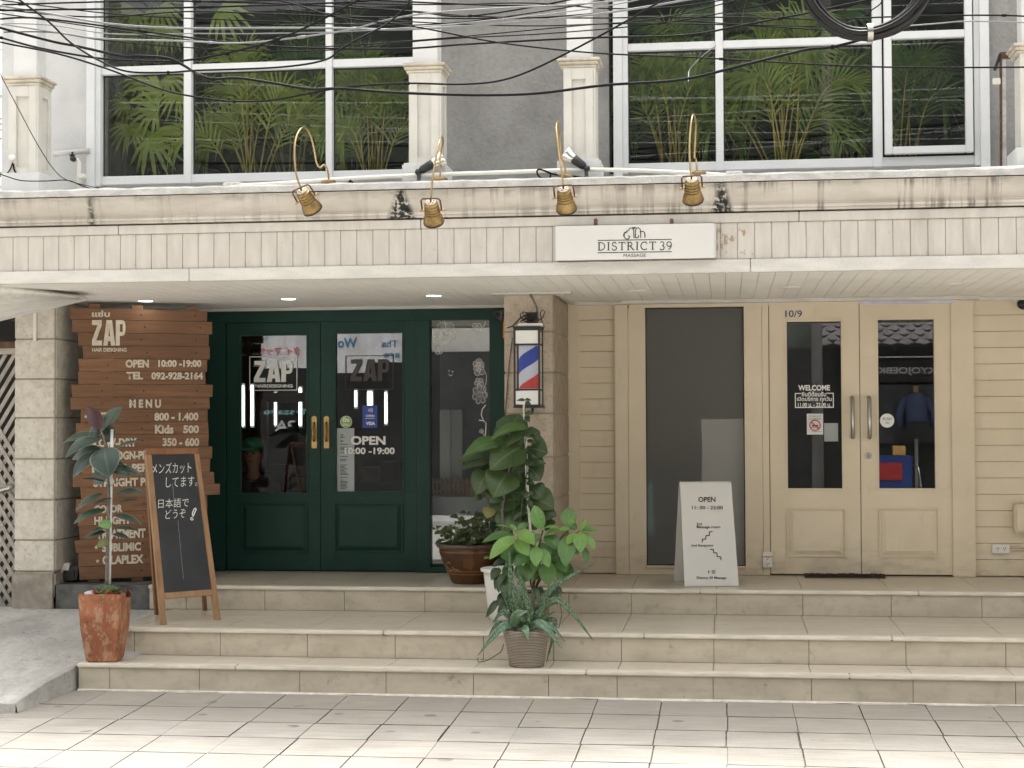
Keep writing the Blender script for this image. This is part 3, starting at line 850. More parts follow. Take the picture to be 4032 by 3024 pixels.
# windows
def window(x0, x1, mull, transom, sash=None, zb=3.50):
    YW = YF - .03
    W_ = bb('window', M['alu'], x0 + .10, x1 - .10, YW + .02, YW + .09, zb, zb + .062, B, .003)
    fr = MB()
    zt = 5.6
    fr.box(x0, x0 + .0625, YW - .02, YW + .10, zb - .03, zt); fr.box(x0 + .0625, x0 + .10, YW, YW + .10, zb - .01, zt)
    fr.build('jamb', M['alu'], W_, .003); fr = MB()
    fr.box(x1 - .0625, x1, YW - .02, YW + .10, zb - .03, zt); fr.box(x1 - .10, x1 - .0625, YW, YW + .10, zb - .01, zt)
    fr.build('jamb', M['alu'], W_, .003)
    xs = [x0 + .10]
    for a, c in mull:
        bb('mullion', M['alu'], a, c, YW + .005, YW + .10, zb - .004, zt - .001, W_, .003)
        xs += [a, c]
    xs.append(x1 - .10)
    spans = [(xs[i], xs[i + 1]) for i in range(0, len(xs), 2)]
    for k, (a, c) in enumerate(spans):
        zt0, zt1 = transom
        g = MB()
        if sash is not None and k == sash:
            s_ = MB()
            o = .012; yo = YW - .035
            s_.box(a + o, a + o + .05, yo, yo + .05, zb + .075, zt); s_.box(c - o - .05, c - o, yo, yo + .05, zb + .075, zt)
            s_.box(a + o + .0505, c - o - .0505, yo + .001, yo + .05, zb + .075, zb + .125)
            s_.box(a + o + .0505, c - o - .0505, yo + .001, yo + .05, zt0 + .01, zt1 + .01)
            s_.build('sash', M['alu'], W_, .004)
            gs = MB()
            gs.box(a + .001, a + .014, YW + .05, YW + .06, zb + .063, zt); gs.box(c - .014, c - .001, YW + .05, YW + .06, zb + .063, zt); gs.box(a + .0145, c - .0145, YW + .05, YW + .06, zb + .063, zb + .074)
            gs.build('gasket', M['gasket'], W_)
            bb('pane', M['winglass'], a + o + .05, c - o - .05, yo + .03, yo + .036, zb + .125, zt, W_)
            continue
        bb('transom', M['alu'], a + .0005, c - .0005, YW + .02, YW + .09, zt0, zt1, W_, .003)
        gk = MB()
        for z0, z1 in ((zb + .062, zt0), (zt1, zt)):
            gk.box(a, a + .008, YW + .06, YW + .07, z0, z1); gk.box(c - .008, c, YW + .06, YW + .07, z0, z1)
            gk.box(a + .008, c - .008, YW + .06, YW + .07, z1 - .010, z1)
            bb('pane', M['winglass'], a + .008, c - .008, YW + .062, YW + .068, z0, z1 - .01, W_)
        gk.build('gasket', M['gasket'], W_)
    return W_
k_ = YF / 11.6
window(-4.60, -2.06, [(-3.875, -3.82), (-2.825, -2.778)], (4.305, 4.362))
window(-.767, 1.783, [(-.059, -.006), (1.010, 1.072)], (4.350, 4.402), sash=2)

# ------------------------------------------------------------------ stone piers
def blocks(x0, x1, y0, y1, zs, m, sidem, name, gap=.006):
    p = bb(name, M['stonegap'], x0 + .006, x1 - .006, y0 + .008, y1 - .005, zs[0], zs[-1], B)
    f = MB(); s_ = MB()
    for z0, z1 in zip(zs, zs[1:]):
        f.box(x0, x1 - .012, y0, y0 + .04, z0 + gap, z1 - gap)
        s_.box(x1 - .03, x1, y0 + .012, y1, z0 + gap, z1 - gap); s_.box(x0, x0 + .03, y0 + .0405, y1, z0 + gap, z1 - gap)
    f.build('front_blocks', m, p, .005); s_.build('side_blocks', sidem, p, .005)
    return p
zsL = [P(140, y, 12.1).z for y in (2340 - 90, 2127, 1968, 1807, 1645, 1492, 1335)] + [2.72]
pl = blocks(-5.43, -5.10, 12.10, 13.2, zsL, M['stoneL'], M['stoneL'], 'left_stone_pier')
bb('pier_foot', M['rubble'], -5.45, -5.095, 12.08, 13.2, .25, zsL[0] - .002, pl, .02)
zsM = [.54] + [P(2080, y, 12.15).z for y in (2130, 1965, 1800, 1628, 1467, 1306)] + [2.715]
blocks(-1.635, -1.262, 12.15, 13.25, zsM, M['stoneM'], M['chisel'], 'middle_stone_pier')
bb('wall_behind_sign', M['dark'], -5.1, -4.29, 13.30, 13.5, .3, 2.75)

# ------------------------------------------------------------------ green salon front
G = bb('salon_front_frame', M['green'], -4.29, -1.66, 13.28, 13.36, 2.60, 2.713, B, .003)
fr = MB()
YG = 13.30
def gx(px, y=1700): return P(px, y, YG).x
g = [gx(v) for v in (838, 892, 1262, 1642, 1696, 1930)]
zlow = .545
for a_, c_ in ((g[0] - .04, g[1]), (g[3], g[4]), (g[5], -1.66)): bb('door_post', M['green'], a_, c_, 13.27, 13.37, zlow, 2.599, G, .004)
bb('bottom_rail', M['green'], g[4] + .0005, g[5] - .0005, 13.27, 13.37, zlow, zlow + .045, G, .004)
ztop_d = P(1250, 1262, YG).z
bb('door_gap', M['black'], g[1], g[3], 13.33, 13.36, ztop_d - .01, 2.60, G)
def panel_door(x0, x1, zt, Y, m, glassr, panelr, name='door', gmat='doorglass', zb=.552):
    gx0, gx1, gz0, gz1 = glassr
    D = bb(name, m, x0, x1, Y, Y + .045, zb, gz0, B, .003)
    st = MB()
    st.box(x0, gx0, Y, Y + .045, gz0 + .0004, zt); st.box(gx1, x1, Y, Y + .045, gz0 + .0004, zt); st.box(gx0, gx1, Y, Y + .045, gz1, zt)
    st.build('door_stile', m, D, .003)
    bd = MB(); e = .018
    for (a, c, d_, f_) in ((gx0 - e, gx0, gz0 - e, gz1 + e), (gx1, gx1 + e, gz0 - e, gz1 + e)): bd.box(a, c, Y - .008, Y - .0005, d_, f_)
    for (d_, f_) in ((gz0 - e, gz0), (gz1, gz1 + e)): bd.box(gx0 + .0005, gx1 - .0005, Y - .008, Y - .0005, d_, f_)
    bd.build('glazing_bead', m, D, .003)
    bb('pane', M[gmat], gx0, gx1, Y + .02, Y + .026, gz0, gz1, D)
    p0, p1, q0, q1 = panelr
    pm = MB()
    def ring(a, c, d_, f_, wd, y0, y1):
        pm.box(a, a + wd, y0, y1, d_, f_); pm.box(c - wd, c, y0, y1, d_, f_)
        pm.box(a + wd, c - wd, y0, y1, d_, d_ + wd); pm.box(a + wd, c - wd, y0, y1, f_ - wd, f_)
    ring(p0, p1, q0, q1, .014, Y - .014, Y - .0004)
    e = .035
    i0, i1, j0, j1 = p0 + .016, p1 - .016, q0 + .016, q1 - .016
    pm.hexa([(i0, Y - .0004, j0), (i1, Y - .0004, j0), (i1, Y - .0004, j1), (i0, Y - .0004, j1)][::-1], [(i0 + e, Y - .016, j0 + e), (i1 - e, Y - .016, j0 + e), (i1 - e, Y - .016, j1 - e), (i0 + e, Y - .016, j1 - e)][::-1])
    pm.build('raised_panel', m, D, .002)
    return D
zt_ = ztop_d - .012
DL = panel_door(g[1] + .003, g[2] - .002, zt_, YG, M['green'], rect(947, 1321, 1207, 1940, YG), rect(950, 1978, 1212, 2175, YG))
DR = panel_door(g[2] + .002, g[3] - .003, zt_ + .004, YG, M['green'], rect(1323, 1312, 1584, 1936, YG), rect(1316, 1977, 1588, 2175, YG))
def pull(D, xc, y0, y1):
    a = P(xc, y0, YG); c = P(xc, y1, YG)
    hw = .022
    pb = MB(); pts = []
    zc0, zc1 = c.z, a.z
    for z, s in ((zc0, -1), (zc1, 1)):
        for k in range(7):
            t = math.pi * k / 6
            pts.append((a.x + s * hw * math.cos(t) * -1 * (1 if s > 0 else 1), z + (s * math.sin(t) * hw * .6)))
    ring = [(a.x - hw, zc0), (a.x + hw, zc0), (a.x + hw, zc1), (a.x, zc1 + .012), (a.x - hw, zc1)]
    pb.add([(x, YG - .002, z) for x, z in ring] + [(x, YG - .007, z) for x, z in ring], [(0, 1, 2, 3, 4), (5, 6, 7, 8, 9), (0, 1, 6, 5), (1, 2, 7, 6), (2, 3, 8, 7), (3, 4, 9, 8), (4, 0, 5, 9)])
    h = zc1 - zc0
    gp = [(a.x, YG - .005, zc0 + h * .22), (a.x, YG - .03, zc0 + h * .25)] + [(a.x, YG - .035 - .012 * math.sin(math.pi * k / 6), zc0 + h * (.28 + .42 * k / 6)) for k in range(7)] + [(a.x, YG - .03, zc0 + h * .78), (a.x, YG - .005, zc0 + h * .84)]
    pb.tube(gp, [.008, .008] + [.0085 + .002 * math.sin(math.pi * k / 6) for k in range(7)] + [.008, .008], 8)
    return pb.build('handle', M['brassplate'], D)
pull(DL, 1238, 1643, 1765); pull(DR, 1286, 1643, 1765)
YS = YG + .019                                # just in front of the pane
YS = YG + .012
def sheet(x0, y0, x1, y1, Y, m, parent, name='sticker', th=.002):
    a, c, d, e = rect(x0, y0, x1, y1, Y)
    return bb(name, m, a, c, Y, Y + th, d, e, parent)
# lettering on the salon doors
bl, br, tl = P(1000, 1505, YS), P(1151, 1504, YS), P(1002, 1421, YS)
zap(bl, br, tl, M['vinyl'], DL)
def outline(x0, y0, x1, y1, Y, wpx, m, parent, gap=None):
    a, c, d, e = rect(x0, y0, x1, y1, Y); wd = wpx / FPX * Y
    o = MB()
    o.box(a, a + wd, Y, Y + .001, d, e); o.box(c - wd, c, Y, Y + .001, d, e)
    o.box(a + wd, c - wd, Y, Y + .001, d, d + wd)
    if gap:
        ga, gc = P(gap[0], y0, Y).x, P(gap[1], y0, Y).x
        o.box(a + wd, ga, Y, Y + .001, e - wd, e); o.box(gc, c - wd, Y, Y + .001, e - wd, e)
    else: o.box(a + wd, c - wd, Y, Y + .001, e - wd, e)
    return o.build('lettering_border', m, parent)
outline(982, 1403, 1170, 1538, YS, 3, M['vinyl'], DL)
textpx('HAIRDESIGNING', 1006, 1513, 1152, 1526, YS, M['vinyl'], DL, off=.03)
zap(P(1380, 1501, YS), P(1531, 1500, YS), P(1382, 1415, YS), M['vinylgrey'], DR)
outline(1360, 1399, 1549, 1534, YS, 3, M['vinylgrey'], DR)
textpx('OPEN', 1381, 1717, 1518, 1752, YS, M['vinyl'], DR, off=.035)
textpx('10:00 -19:00', 1357, 1762, 1554, 1789, YS, M['vinyl'], DR, off=.03)
def disc(cx, cy, rpx, Y, m, parent, name='sticker', th=.002):
    c = P(cx, cy, Y); r = rpx / FPX * Y
    return MB().lathe([(0, 0), (r, 0), (r, th), (0, th)], 28, c, axis=(0, -1, 0), smooth=False).build(name, m, parent)
M['stickergreen'] = mat('lime_green_sticker', (0.25, 0.42, 0.07), 0.5, .02)
M['stickerblue'] = mat('blue_sticker', (0.02, 0.06, 0.33), 0.45, .02)
disc(1363, 1661, 24, YS, M['vinyl'], DR); disc(1363, 1661, 22, YS - .002, M['stickergreen'], DR)
textpx('ดึง', 1350, 1643, 1376, 1662, YS - .004, M['vinyl'], DR, off=.03)
textpx('PULL', 1351, 1668, 1375, 1676, YS - .004, M['vinyl'], DR, off=.03)
sheet(1427, 1596, 1486, 1685, YS, M['stickerblue'], DR)
textpx('OPEN', 1441, 1633, 1474, 1642, YS - .002, M['vinyl'], DR, off=.02)
textpx('VISA', 1441, 1660, 1477, 1674, YS - .002, M['vinyl'], DR, off=.045)
ab = MB()
for k in range(4):
    pts = [P(1448 + k * 5 + 3 * math.cos(t), 1615 + (5 + k * 2.2) * math.sin(t), YS - .002) for t in [(-.9 + 1.8 * i / 6) for i in range(7)]]
    ab.ribbon(pts, .004, (0, -1, 0), lift=.002)
ab.ribbon([P(1438, 1648, YS), P(1477, 1647, YS)], .003, (0, -1, 0), lift=.004)
ab.build('sticker_symbol', M['vinyl'], DR)
pl_ = MB()                                    # printed price list inside the glass
YI = YG + .030
sheet(1325, 1686, 1395, 1936, YI, M['paper'], DR, 'price_list')
for i in range(40):
    yy = 1712 + i * 5.4
    if random.random() < .2: continue
    pl_.ribbon([P(1340, yy, YI - .001), P(1340 + random.uniform(10, 34), yy, YI - .001)], .005, (0, -1, 0), lift=.0015)
pl_.build('price_list_text', M['ink'], DR)
# side window with the drawn flowers
sg = rect(1697, 1249, 1929, 2222, YG)
SW = bb('side_window', M['green'], sg[0], sg[1], 13.30, 13.35, sg[2] - .012, sg[2], B)
bb('pane', M['sideglass'], sg[0], sg[1], 13.318, 13.324, sg[2], sg[3], SW)
fl = MB()
YP = 13.316
def q4(cx, cy): return P(1650 + cx * .5122, 1150 + cy * .5122, YP)
def stroke(pts, wd=.004): fl.ribbon([q4(*p) for p in pts], wd, (0, -1, 0), lift=.001)
def flower(cx, cy, r, n=5, rot=0, sq=1.0, lines=5):
    for k in range(n):
        a0 = rot + 2 * math.pi * k / n
        pts = []
        for i in range(13):
            t = i / 12 * 2 - 1
            rr = r * (1 - .30 * abs(t) ** 2.5) * (.93 + .07 * math.sin(i * 2.1 + k))
            pts.append((cx + rr * math.cos(a0 + t * math.pi / n * .98), cy + sq * rr * math.sin(a0 + t * math.pi / n * .98)))
        stroke([(cx + r * .12 * math.cos(a0 - .5), cy + r * .12 * math.sin(a0 - .5))] + pts + [(cx + r * .12 * math.cos(a0 + .5), cy + r * .12 * math.sin(a0 + .5))])
        for j in range(lines):
            aa = a0 + (j - (lines - 1) / 2) * .9 / lines * math.pi / n * 1.6
            stroke([(cx + r * .15 * math.cos(aa), cy + sq * r * .15 * math.sin(aa)), (cx + r * .78 * math.cos(aa), cy + sq * r * .78 * math.sin(aa))], .0022)
flower(205, 312, 90, 5, .3)
flower(445, 275, 42, 4, .8, 1, 2); stroke([(478, 275), (500, 262), (512, 225)], .006); stroke([(208, 270), (205, 240), (190, 222)], .006)
flower(152, 455, 28, 3, .2, 1, 1); stroke([(130, 470), (110, 430)])
flower(458, 555, 45, 4, .1); flower(462, 600, 48, 4, .6, 1, 3)
flower(462, 695, 38, 5, .4, 1, 2); flower(468, 785, 62, 7, .1, 1.3, 2); flower(468, 785, 26, 5, .4, 1, 1)
stroke([(500, 600), (518, 640), (515, 700), (495, 745), (520, 800)])
stroke([(512, 868), (486, 900), (478, 945), (495, 985), (515, 1010), (512, 1070), (505, 1140)], .008)
stroke([(460, 985), (490, 988), (512, 1005)], .008); stroke([(478, 1070), (495, 1090), (508, 1120)], .004)
flower(480, 1070, 17, 5, 0, 1, 0); flower(432, 1182, 24, 4, 0, 1, 1); flower(455, 1385, 34, 5, .5, 1, 2)
for pts in ([(222, 605), (238, 603)], [(250, 608), (266, 612)], [(228, 632), (240, 643), (258, 636)], [(228, 612), (230, 617)], [(256, 616), (258, 621)]): stroke(pts)
fl.build('flower_drawing', M['vinyl'], SW)
# salon interior
S_ = MB()
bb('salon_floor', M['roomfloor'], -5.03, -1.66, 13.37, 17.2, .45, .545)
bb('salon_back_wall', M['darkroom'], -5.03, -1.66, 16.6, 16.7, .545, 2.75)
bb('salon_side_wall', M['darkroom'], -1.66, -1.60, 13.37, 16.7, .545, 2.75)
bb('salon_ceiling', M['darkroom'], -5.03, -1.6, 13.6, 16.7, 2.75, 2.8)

# ------------------------------------------------------------------ cream massage front
YC = 13.25
def creambox(name, x0, y0, x1, y1, d0, d1, parent=B, bevel=.003, m='cream'):
    a, c, e, f = rect(x0, y0, x1, y1, YC)
    return bb(name, M[m], a, c, YC + d0, YC + d1, (.541 if y1 > 2240 else e), min(f, 2.713), parent, bevel)
def shiplap(px0, px1, name='cream_siding'):
    a, c = P(px0, 1700, YC).x, P(px1, 1700, YC).x
    b = MB()
    z = .545; hgt = .1275
    k = 0
    while z < 2.70:
        z1 = min(z + hgt, 2.712)
        b.hexa([(a, YC + .049, z + .002), (c, YC + .049, z + .002), (c, YC + .10, z + .003), (a, YC + .10, z + .003)],
               [(a, YC + .054, z1 - .001), (c, YC + .054, z1 - .001), (c, YC + .10, z1 - .001), (a, YC + .10, z1 - .001)])
        z += hgt
    return b.build(name, M['cream'], B, .0015)
shiplap(2262, 2424)
shiplap(3832, 5060)
xw = P(2472, 1700, YC).x
bb('cream_backing', M['creamgap'], -1.262, P(2424, 1700, YC).x, YC + .09, YC + .2, .54, 2.713)
bb('cream_backing', M['creamgap'], P(3835, 1700, YC).x, 4.0, YC + .09, YC + .2, .54, 2.713)
creambox('wall_trim', 2422, 1190, 2474, 2251, .0, .10)
bb('corner_trim', M['cream'], -1.30, P(2280, 1700, YC).x, YC + .003, YC + .06, .541, 2.713, B, .003)
wg = rect(2543, 1210, 2932, 2228, YC)
FW = creambox('frosted_window', 2475, 1170, 3002, 1209, .002, .10)
f2 = MB()
xa, xb = P(2475, 1700, YC).x, P(3002, 1700, YC).x
f2.box(xa, wg[0], YC + .002, YC + .10, .541, P(2700, 1209, YC).z - .0005); f2.box(wg[1], xb, YC + .002, YC + .10, .541, P(2700, 1209, YC).z - .0005)
f2.box(wg[0] + .0005, wg[1] - .0005, YC + .002, YC + .10, .541, wg[2] - .02)
f2.box(wg[0] - .0, wg[1], YC - .012, YC + .09, wg[2] - .0195, wg[2])
f2.build('frame', M['cream'], FW, .003)
def frosted():
    t = NT('frosted_dark_glass')
    t.p.inputs['Transmission Weight'].default_value = 1.0
    t.p.inputs['IOR'].default_value = 1.12
    t.p.inputs['Roughness'].default_value = 0.34
    t.p.inputs['Base Color'].default_value = (0.85, 0.86, 0.85, 1)
    df = t.n('BsdfDiffuse'); df.inputs[0].default_value = (0.31, 0.308, 0.30, 1)
    mx = t.n('MixShader'); mx.inputs[0].default_value = 0.42
    t.t.links.new(t.p.outputs[0], mx.inputs[1]); t.t.links.new(df.outputs[0], mx.inputs[2])
    t.t.links.new(mx.outputs[0], t.out.inputs[0])
    return t.m
M['frosted'] = frosted()
bb('gasket', M['gasket'], wg[0], wg[1], YC + .035, YC + .042, wg[2], wg[2] + .006, FW)
bb('gasket', M['gasket'], wg[0], wg[0] + .007, YC + .035, YC + .042, wg[2] + .006, wg[3], FW)
bb('gasket', M['gasket'], wg[1] - .007, wg[1], YC + .035, YC + .042, wg[2] + .006, wg[3], FW)
bb('gasket', M['gasket'], wg[0] + .007, wg[1] - .007, YC + .035, YC + .042, wg[3] - .007, wg[3], FW)
MB().quad((wg[0], YC + .045, wg[2]), (wg[1], YC + .045, wg[2]), (wg[1], YC + .045, wg[3]), (wg[0], YC + .045, wg[3])).build('pane', M['frosted'], FW)
creambox('door_head', 3003, 1160, 3835, 1196, .001, .10)
creambox('door_jamb', 3003, 1197, 3029, 2253, .001, .10)
creambox('door_jamb', 3748, 1183, 3838, 2262, .0, .10)
YD = YC + .022
xm = (P(3381, 1200, YD).x + P(3394, 2250, YD).x) / 2
xj0, xj1 = P(3030, 1700, YD).x + .002, P(3752, 1700, YD).x
ztc = P(3300, 1193, YD).z
CL = panel_door(xj0, xm - .0025, ztc, YD, M['cream'], rect(3100, 1266, 3314, 1923, YD), rect(3098, 2000, 3332, 2193, YD), gmat='doorglass')
CR = panel_door(xm + .0025, xj1, ztc, YD, M['cream'], rect(3459, 1258, 3680, 1923, YD), rect(3461, 1999, 3698, 2195, YD), gmat='doorglass')
bb('door_gap', M['black'], xj0, xj1, YD + .05, YD + .06, .541, .56, B)
bb('door_gap', M['black'], xm - .02, xm + .02, YD + .046, YD + .06, .561, ztc, B)
for D, xp in ((CL, 3354), (CR, 3420)):
    a, c = P(xp, 1566, YD), P(xp + 2, 1722, YD)
    x = (a.x + c.x) / 2
    hb = MB()
    hb.tube([(x, YD, a.z), (x, YD - .045, a.z), (x, YD - .06, a.z - .012), (x, YD - .062, (a.z + c.z) / 2), (x, YD - .06, c.z + .012), (x, YD - .045, c.z), (x, YD, c.z)], .016, 10)
    hb.build('handle', M['steel'], D)
c = P(3419, 1794, YD)
lk = MB().lathe([(0, .006), (.026, .006), (.028, 0), (0, 0)], 24, c, axis=(0, -1, 0), smooth=False)
lk.build('lock', M['steel'], CR)
MB().box(c.x - .004, c.x + .004, YD - .0085, YD - .0065, c.z - .016, c.z + .010).build('keyhole', M['black'], CR)
M['navy'] = mat('navy_house_number', (0.03, 0.05, 0.13), .5)
textpx('10/9', 3092, 1222, 3158, 1249, YD - .001, M['navy'], CL, off=.01)
YQ = YD + .014
textpx('WELCOME', 3143, 1516, 3268, 1538, YQ, M['vinyl'], CL, off=.03)
outline(3130, 1547, 3283, 1606, YQ, 3.5, M['vinyl'], CL, gap=(3155, 3255))
textpx('ยินดีต้อนรับ', 3157, 1541, 3253, 1561, YQ, M['vinyl'], CL, off=.02)
textpx('เปิดบริการ ทุกวัน', 3138, 1562, 3275, 1584, YQ, M['vinyl'], CL, off=.02)
textpx('11.00 น. - 22.00 น.', 3142, 1586, 3272, 1602, YQ, M['vinyl'], CL, off=.02)
sheet(3177, 1629, 3241, 1711, YQ, M['paper'], CL, 'no_smoking_sticker')
textpx('ห้ามสูบบุหรี่', 3186, 1634, 3232, 1643, YQ - .001, M['ink'], CL)
textpx('และบุหรี่ไฟฟ้า', 3184, 1645, 3234, 1653, YQ - .001, M['ink'], CL)
cc = P(3209, 1675, YQ); rr = 20 / FPX * YQ
nb = MB()
nb.ribbon([(cc.x + rr * math.cos(t), YQ, cc.z + rr * math.sin(t)) for t in [2 * math.pi * i / 24 for i in range(24)]], .009, (0, -1, 0), closed=True, lift=.003)
nb.ribbon([(cc.x - rr * .7, YQ, cc.z + rr * .7), (cc.x + rr * .7, YQ, cc.z - rr * .7)], .008, (0, -1, 0), lift=.0035)
nb.build('prohibition_ring', M['red'], CL)
nb = MB(); nb.box(cc.x - .024, cc.x + .024, YQ - .0025, YQ - .001, cc.z - .006, cc.z + .004); nb.box(cc.x - .03, cc.x + .03, YQ - .0025, YQ - .001, cc.z - .016, cc.z - .011)
nb.ribbon([P(3196, 1700, YQ), P(3236, 1700, YQ)], .003, (0, -1, 0), lift=.0015)
nb.build('cigarette_symbol', M['ink'], CL)
sheet(3245, 1666, 3300, 1738, YD + .03, M['paper'], CL, 'paper_notice')
disc(3493, 1656, 27, YQ, M['vinyl'], CR)
textpx('PUSH', 3477, 1644, 3510, 1655, YQ - .003, M['ink'], CR)
textpx('ผลัก', 3486, 1660, 3502, 1668, YQ - .003, M['ink'], CR)
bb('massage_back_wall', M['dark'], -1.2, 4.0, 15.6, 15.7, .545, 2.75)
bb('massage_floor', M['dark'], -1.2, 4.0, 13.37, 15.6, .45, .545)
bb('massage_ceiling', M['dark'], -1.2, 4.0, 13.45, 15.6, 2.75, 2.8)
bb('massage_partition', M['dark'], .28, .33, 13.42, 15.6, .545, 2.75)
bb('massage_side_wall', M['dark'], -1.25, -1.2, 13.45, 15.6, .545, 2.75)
# pale lilac tube under the head trim, house cables
a, c = P(3387, 1160, 12.94), P(3763, 1150, 12.94)
bb('tube_light', M['lilac'], a.x, c.x, 12.955, 12.985, 2.66, 2.687, B, .004)
# ------------------------------------------------------------------ wooden salon menu board
def Zt(v): return Vector(v)
bp0 = P(300, 1750, 12.2); bp1 = P(845, 1750, 12.6)
bdir = Vector((bp1.x - bp0.x, bp1.y - bp0.y, 0)).normalized()
bn = Vector((bdir.y, -bdir.x, 0))             # faces the street
def BP(x, y): return PP(x, y, bp0, bn)
T_ = thing('menu_board', 'tall brown plank board with cream painted salon menu and prices, leaning by green front', 'sign', (bp0.x + .5, 12.4, .54))
rows = [  # left, right, top(left), top(right) in photo pixels
 (276, 817, 1210, 1224), (285, 835, 1257, 1267), (305, 823, 1309, 1317), (325, 826, 1361, 1364), (308, 815, 1411, 1416), (308, 808, 1462, 1464),
 (279, 838, 1513, 1514), (276, 824, 1564, 1563), (318, 817, 1613, 1611), (299, 819, 1665, 1660), (310, 822, 1713, 1708), (305, 836, 1763, 1757),
 (318, 828, 1812, 1806), (286, 842, 1866, 1858), (315, 866, 1918, 1904), (299, 640, 1966, 1955), (305, 640, 2020, 2008), (311, 640, 2072, 2060),
 (294, 640, 2128, 2110), (309, 640, 2178, 2160), (309, 640, 2232, 2216), (309, 640, 2284, 2268)]
rngb = random.Random(4)
for (l, r, tlp, trp), nx_ in zip(rows, rows[1:]):
    r2 = max(r, 815) if r == 640 else r
    def yb(xx): return nx_[2] + (nx_[3] - nx_[2]) * (xx - nx_[0]) / (nx_[1] - nx_[0])
    def yt(xx): return tlp + (trp - tlp) * (xx - l) / (r - l)
    q = [BP(l + rngb.uniform(-2, 6), yb(l) - .6), BP(r2 + rngb.uniform(-3, 3), yb(r2) - .6), BP(r2, yt(r2) + .6), BP(l, yt(l) + .6)]
    pk = MB(); pk.slab([v + bn * rngb.uniform(-.0015, .0015) for v in q], bn, .022)
    pb_ = pk.build('plank', M['plank'], T_, .001)
    for kx in (.22, .50, .90):
        kn = MB()
        c = q[0] + (q[1] - q[0]) * (kx + rngb.uniform(-.02, .02)) + (q[3] - q[0]) * .5
        kn.lathe([(0, .0055), (.006, .0055), (.006, 0)], 8, c, axis=bn, smooth=False)
        kn.build('nail_hole', M['knot'], pb_)
for px in (372, 542, 761):
    a = BP(px - 25, 1196) - bn * .05; c = BP(px + 22, 2270) - bn * .05
    bt = MB(); w_ = .085
    a0 = BP(px, 1196 + (px - 372) * .03) - bn * .024
    zt = a0.z
    bt.slab([Vector((a0.x, a0.y, .54)) - bdir * .043, Vector((a0.x, a0.y, .54)) + bdir * .043, Vector((a0.x, a0.y, zt)) + bdir * .043, Vector((a0.x, a0.y, zt)) - bdir * .043], bn, .03)
    bt.build('batten', M['plank'], T_, .002)
def btext(s, x0, y0, x1, y1, off=.02, dy=0.0):
    return text(s, BP(x0, y1), BP(x1, y1 + dy), BP(x0, y0), M['letter'], T_, off=off, lift=.006)
btext('แซ่บ', 362, 1222, 433, 1248, .035)
zap(BP(362, 1361), BP(494, 1361), BP(362, 1260), M['letter'], T_, .006)
btext('HAIR DESIGNING', 363, 1370, 498, 1385, .03)
btext('OPEN', 494, 1416, 586, 1448, .045); btext('10:00 -19:00', 623, 1417, 793, 1446, .045)
btext('TEL', 498, 1464, 563, 1494, .045); btext('092-928-2164', 596, 1465, 799, 1495, .04)
btext('M E N U', 509, 1573, 634, 1606, .05)
btext('CUT', 352, 1624, 428, 1657, .045, -1); btext('800 - 1.400', 608, 1625, 781, 1657, .04, -1)
btext('Kids', 610, 1673, 683, 1708, .045); btext('500', 721, 1674, 783, 1706, .045)
btext('BLOW-DRY', 352, 1727, 539, 1762, .045, -3); btext('350 - 600', 640, 1724, 784, 1757, .04)
btext('H.COLOGN-PERM', 362, 1778, 620, 1812, .045, -4); btext('3.700', 702, 1770, 784, 1800, .045)
btext('DIGITAL-PERM', 362, 1828, 610, 1862, .045, -4)
btext('STRAIGHT PERM', 368, 1884, 640, 1918, .045, -6)
btext('COLOR', 371, 1990, 483, 2021, .045, -4); btext('HI-LIGHT', 371, 2034, 515, 2067, .045, -4)
btext('TREATMENT', 380, 2086, 573, 2123, .045, -6); btext('SUBLIMIC', 402, 2140, 555, 2174, .045, -6); btext('OLAPLEX', 403, 2188, 565, 2224, .045, -6)
def star(cx, cy, r):
    s = MB(); pts = []
    for k in range(10):
        rr = r if k % 2 == 0 else r * .42
        a = math.pi / 2 + k * math.pi / 5
        pts.append(BP(cx + rr * math.cos(a), cy - rr * math.sin(a)) + bn * .006)
    c = BP(cx, cy) + bn * .006
    s.add([c] + pts, [(0, k + 1, (k + 1) % 10 + 1) for k in range(10)])
    return s.build('star', M['letter'], T_)
for cx, cy in ((338, 1640), (344, 1797), (379, 2155), (384, 2209)): star(cx, cy, 9)

# ------------------------------------------------------------------ blackboard A-frame
T_ = thing('blackboard_stand', 'tall wooden A-frame blackboard with white Japanese chalk writing, in front of menu board', 'blackboard sign', (-3.9, 11.5, .36))
F0 = Vector((-3.905, 11.10, .36)); F1 = Vector((-3.585, 11.445, .36))
u = (F1 - F0).normalized(); nb_ = Vector((u.y, -u.x, 0))         # towards the street
H = 1.225
back = -nb_ * .30
T0 = F0 + back + Vector((0, 0, H)) + u * .035 ; T1 = F1 + back + Vector((0, 0, H)) - u * .015
def FB(a, t): return (F0 + (F1 - F0) * a) * (1 - t) + (T0 + (T1 - T0) * a) * t
upv = (FB(.5, 1) - FB(.5, 0)).normalized(); fn = u.cross(upv).normalized()
if fn.dot(nb_) < 0: fn = -fn
def bar(a0, a1, t0, t1, m, name='frame', th=.03, off=0.0, bev=.003):
    return MB().slab([FB(a0, t0) + fn * off, FB(a1, t0) + fn * off, FB(a1, t1) + fn * off, FB(a0, t1) + fn * off], fn, th).build(name, m, T_, bev)
bar(0, .095, 0, .965, M['frame_pale'], 'leg'); bar(.905, 1, 0, .965, M['frame_pale'], 'leg')
bar(0, 1, .9652, 1, M['frame_wood'], 'top_rail')
bar(.0955, .9045, .145, .178, M['frame_pale'], 'bottom_rail')
bd_ = bar(.0955, .9045, .179, .9645, M['slate'], 'board', .012, -.008, 0)
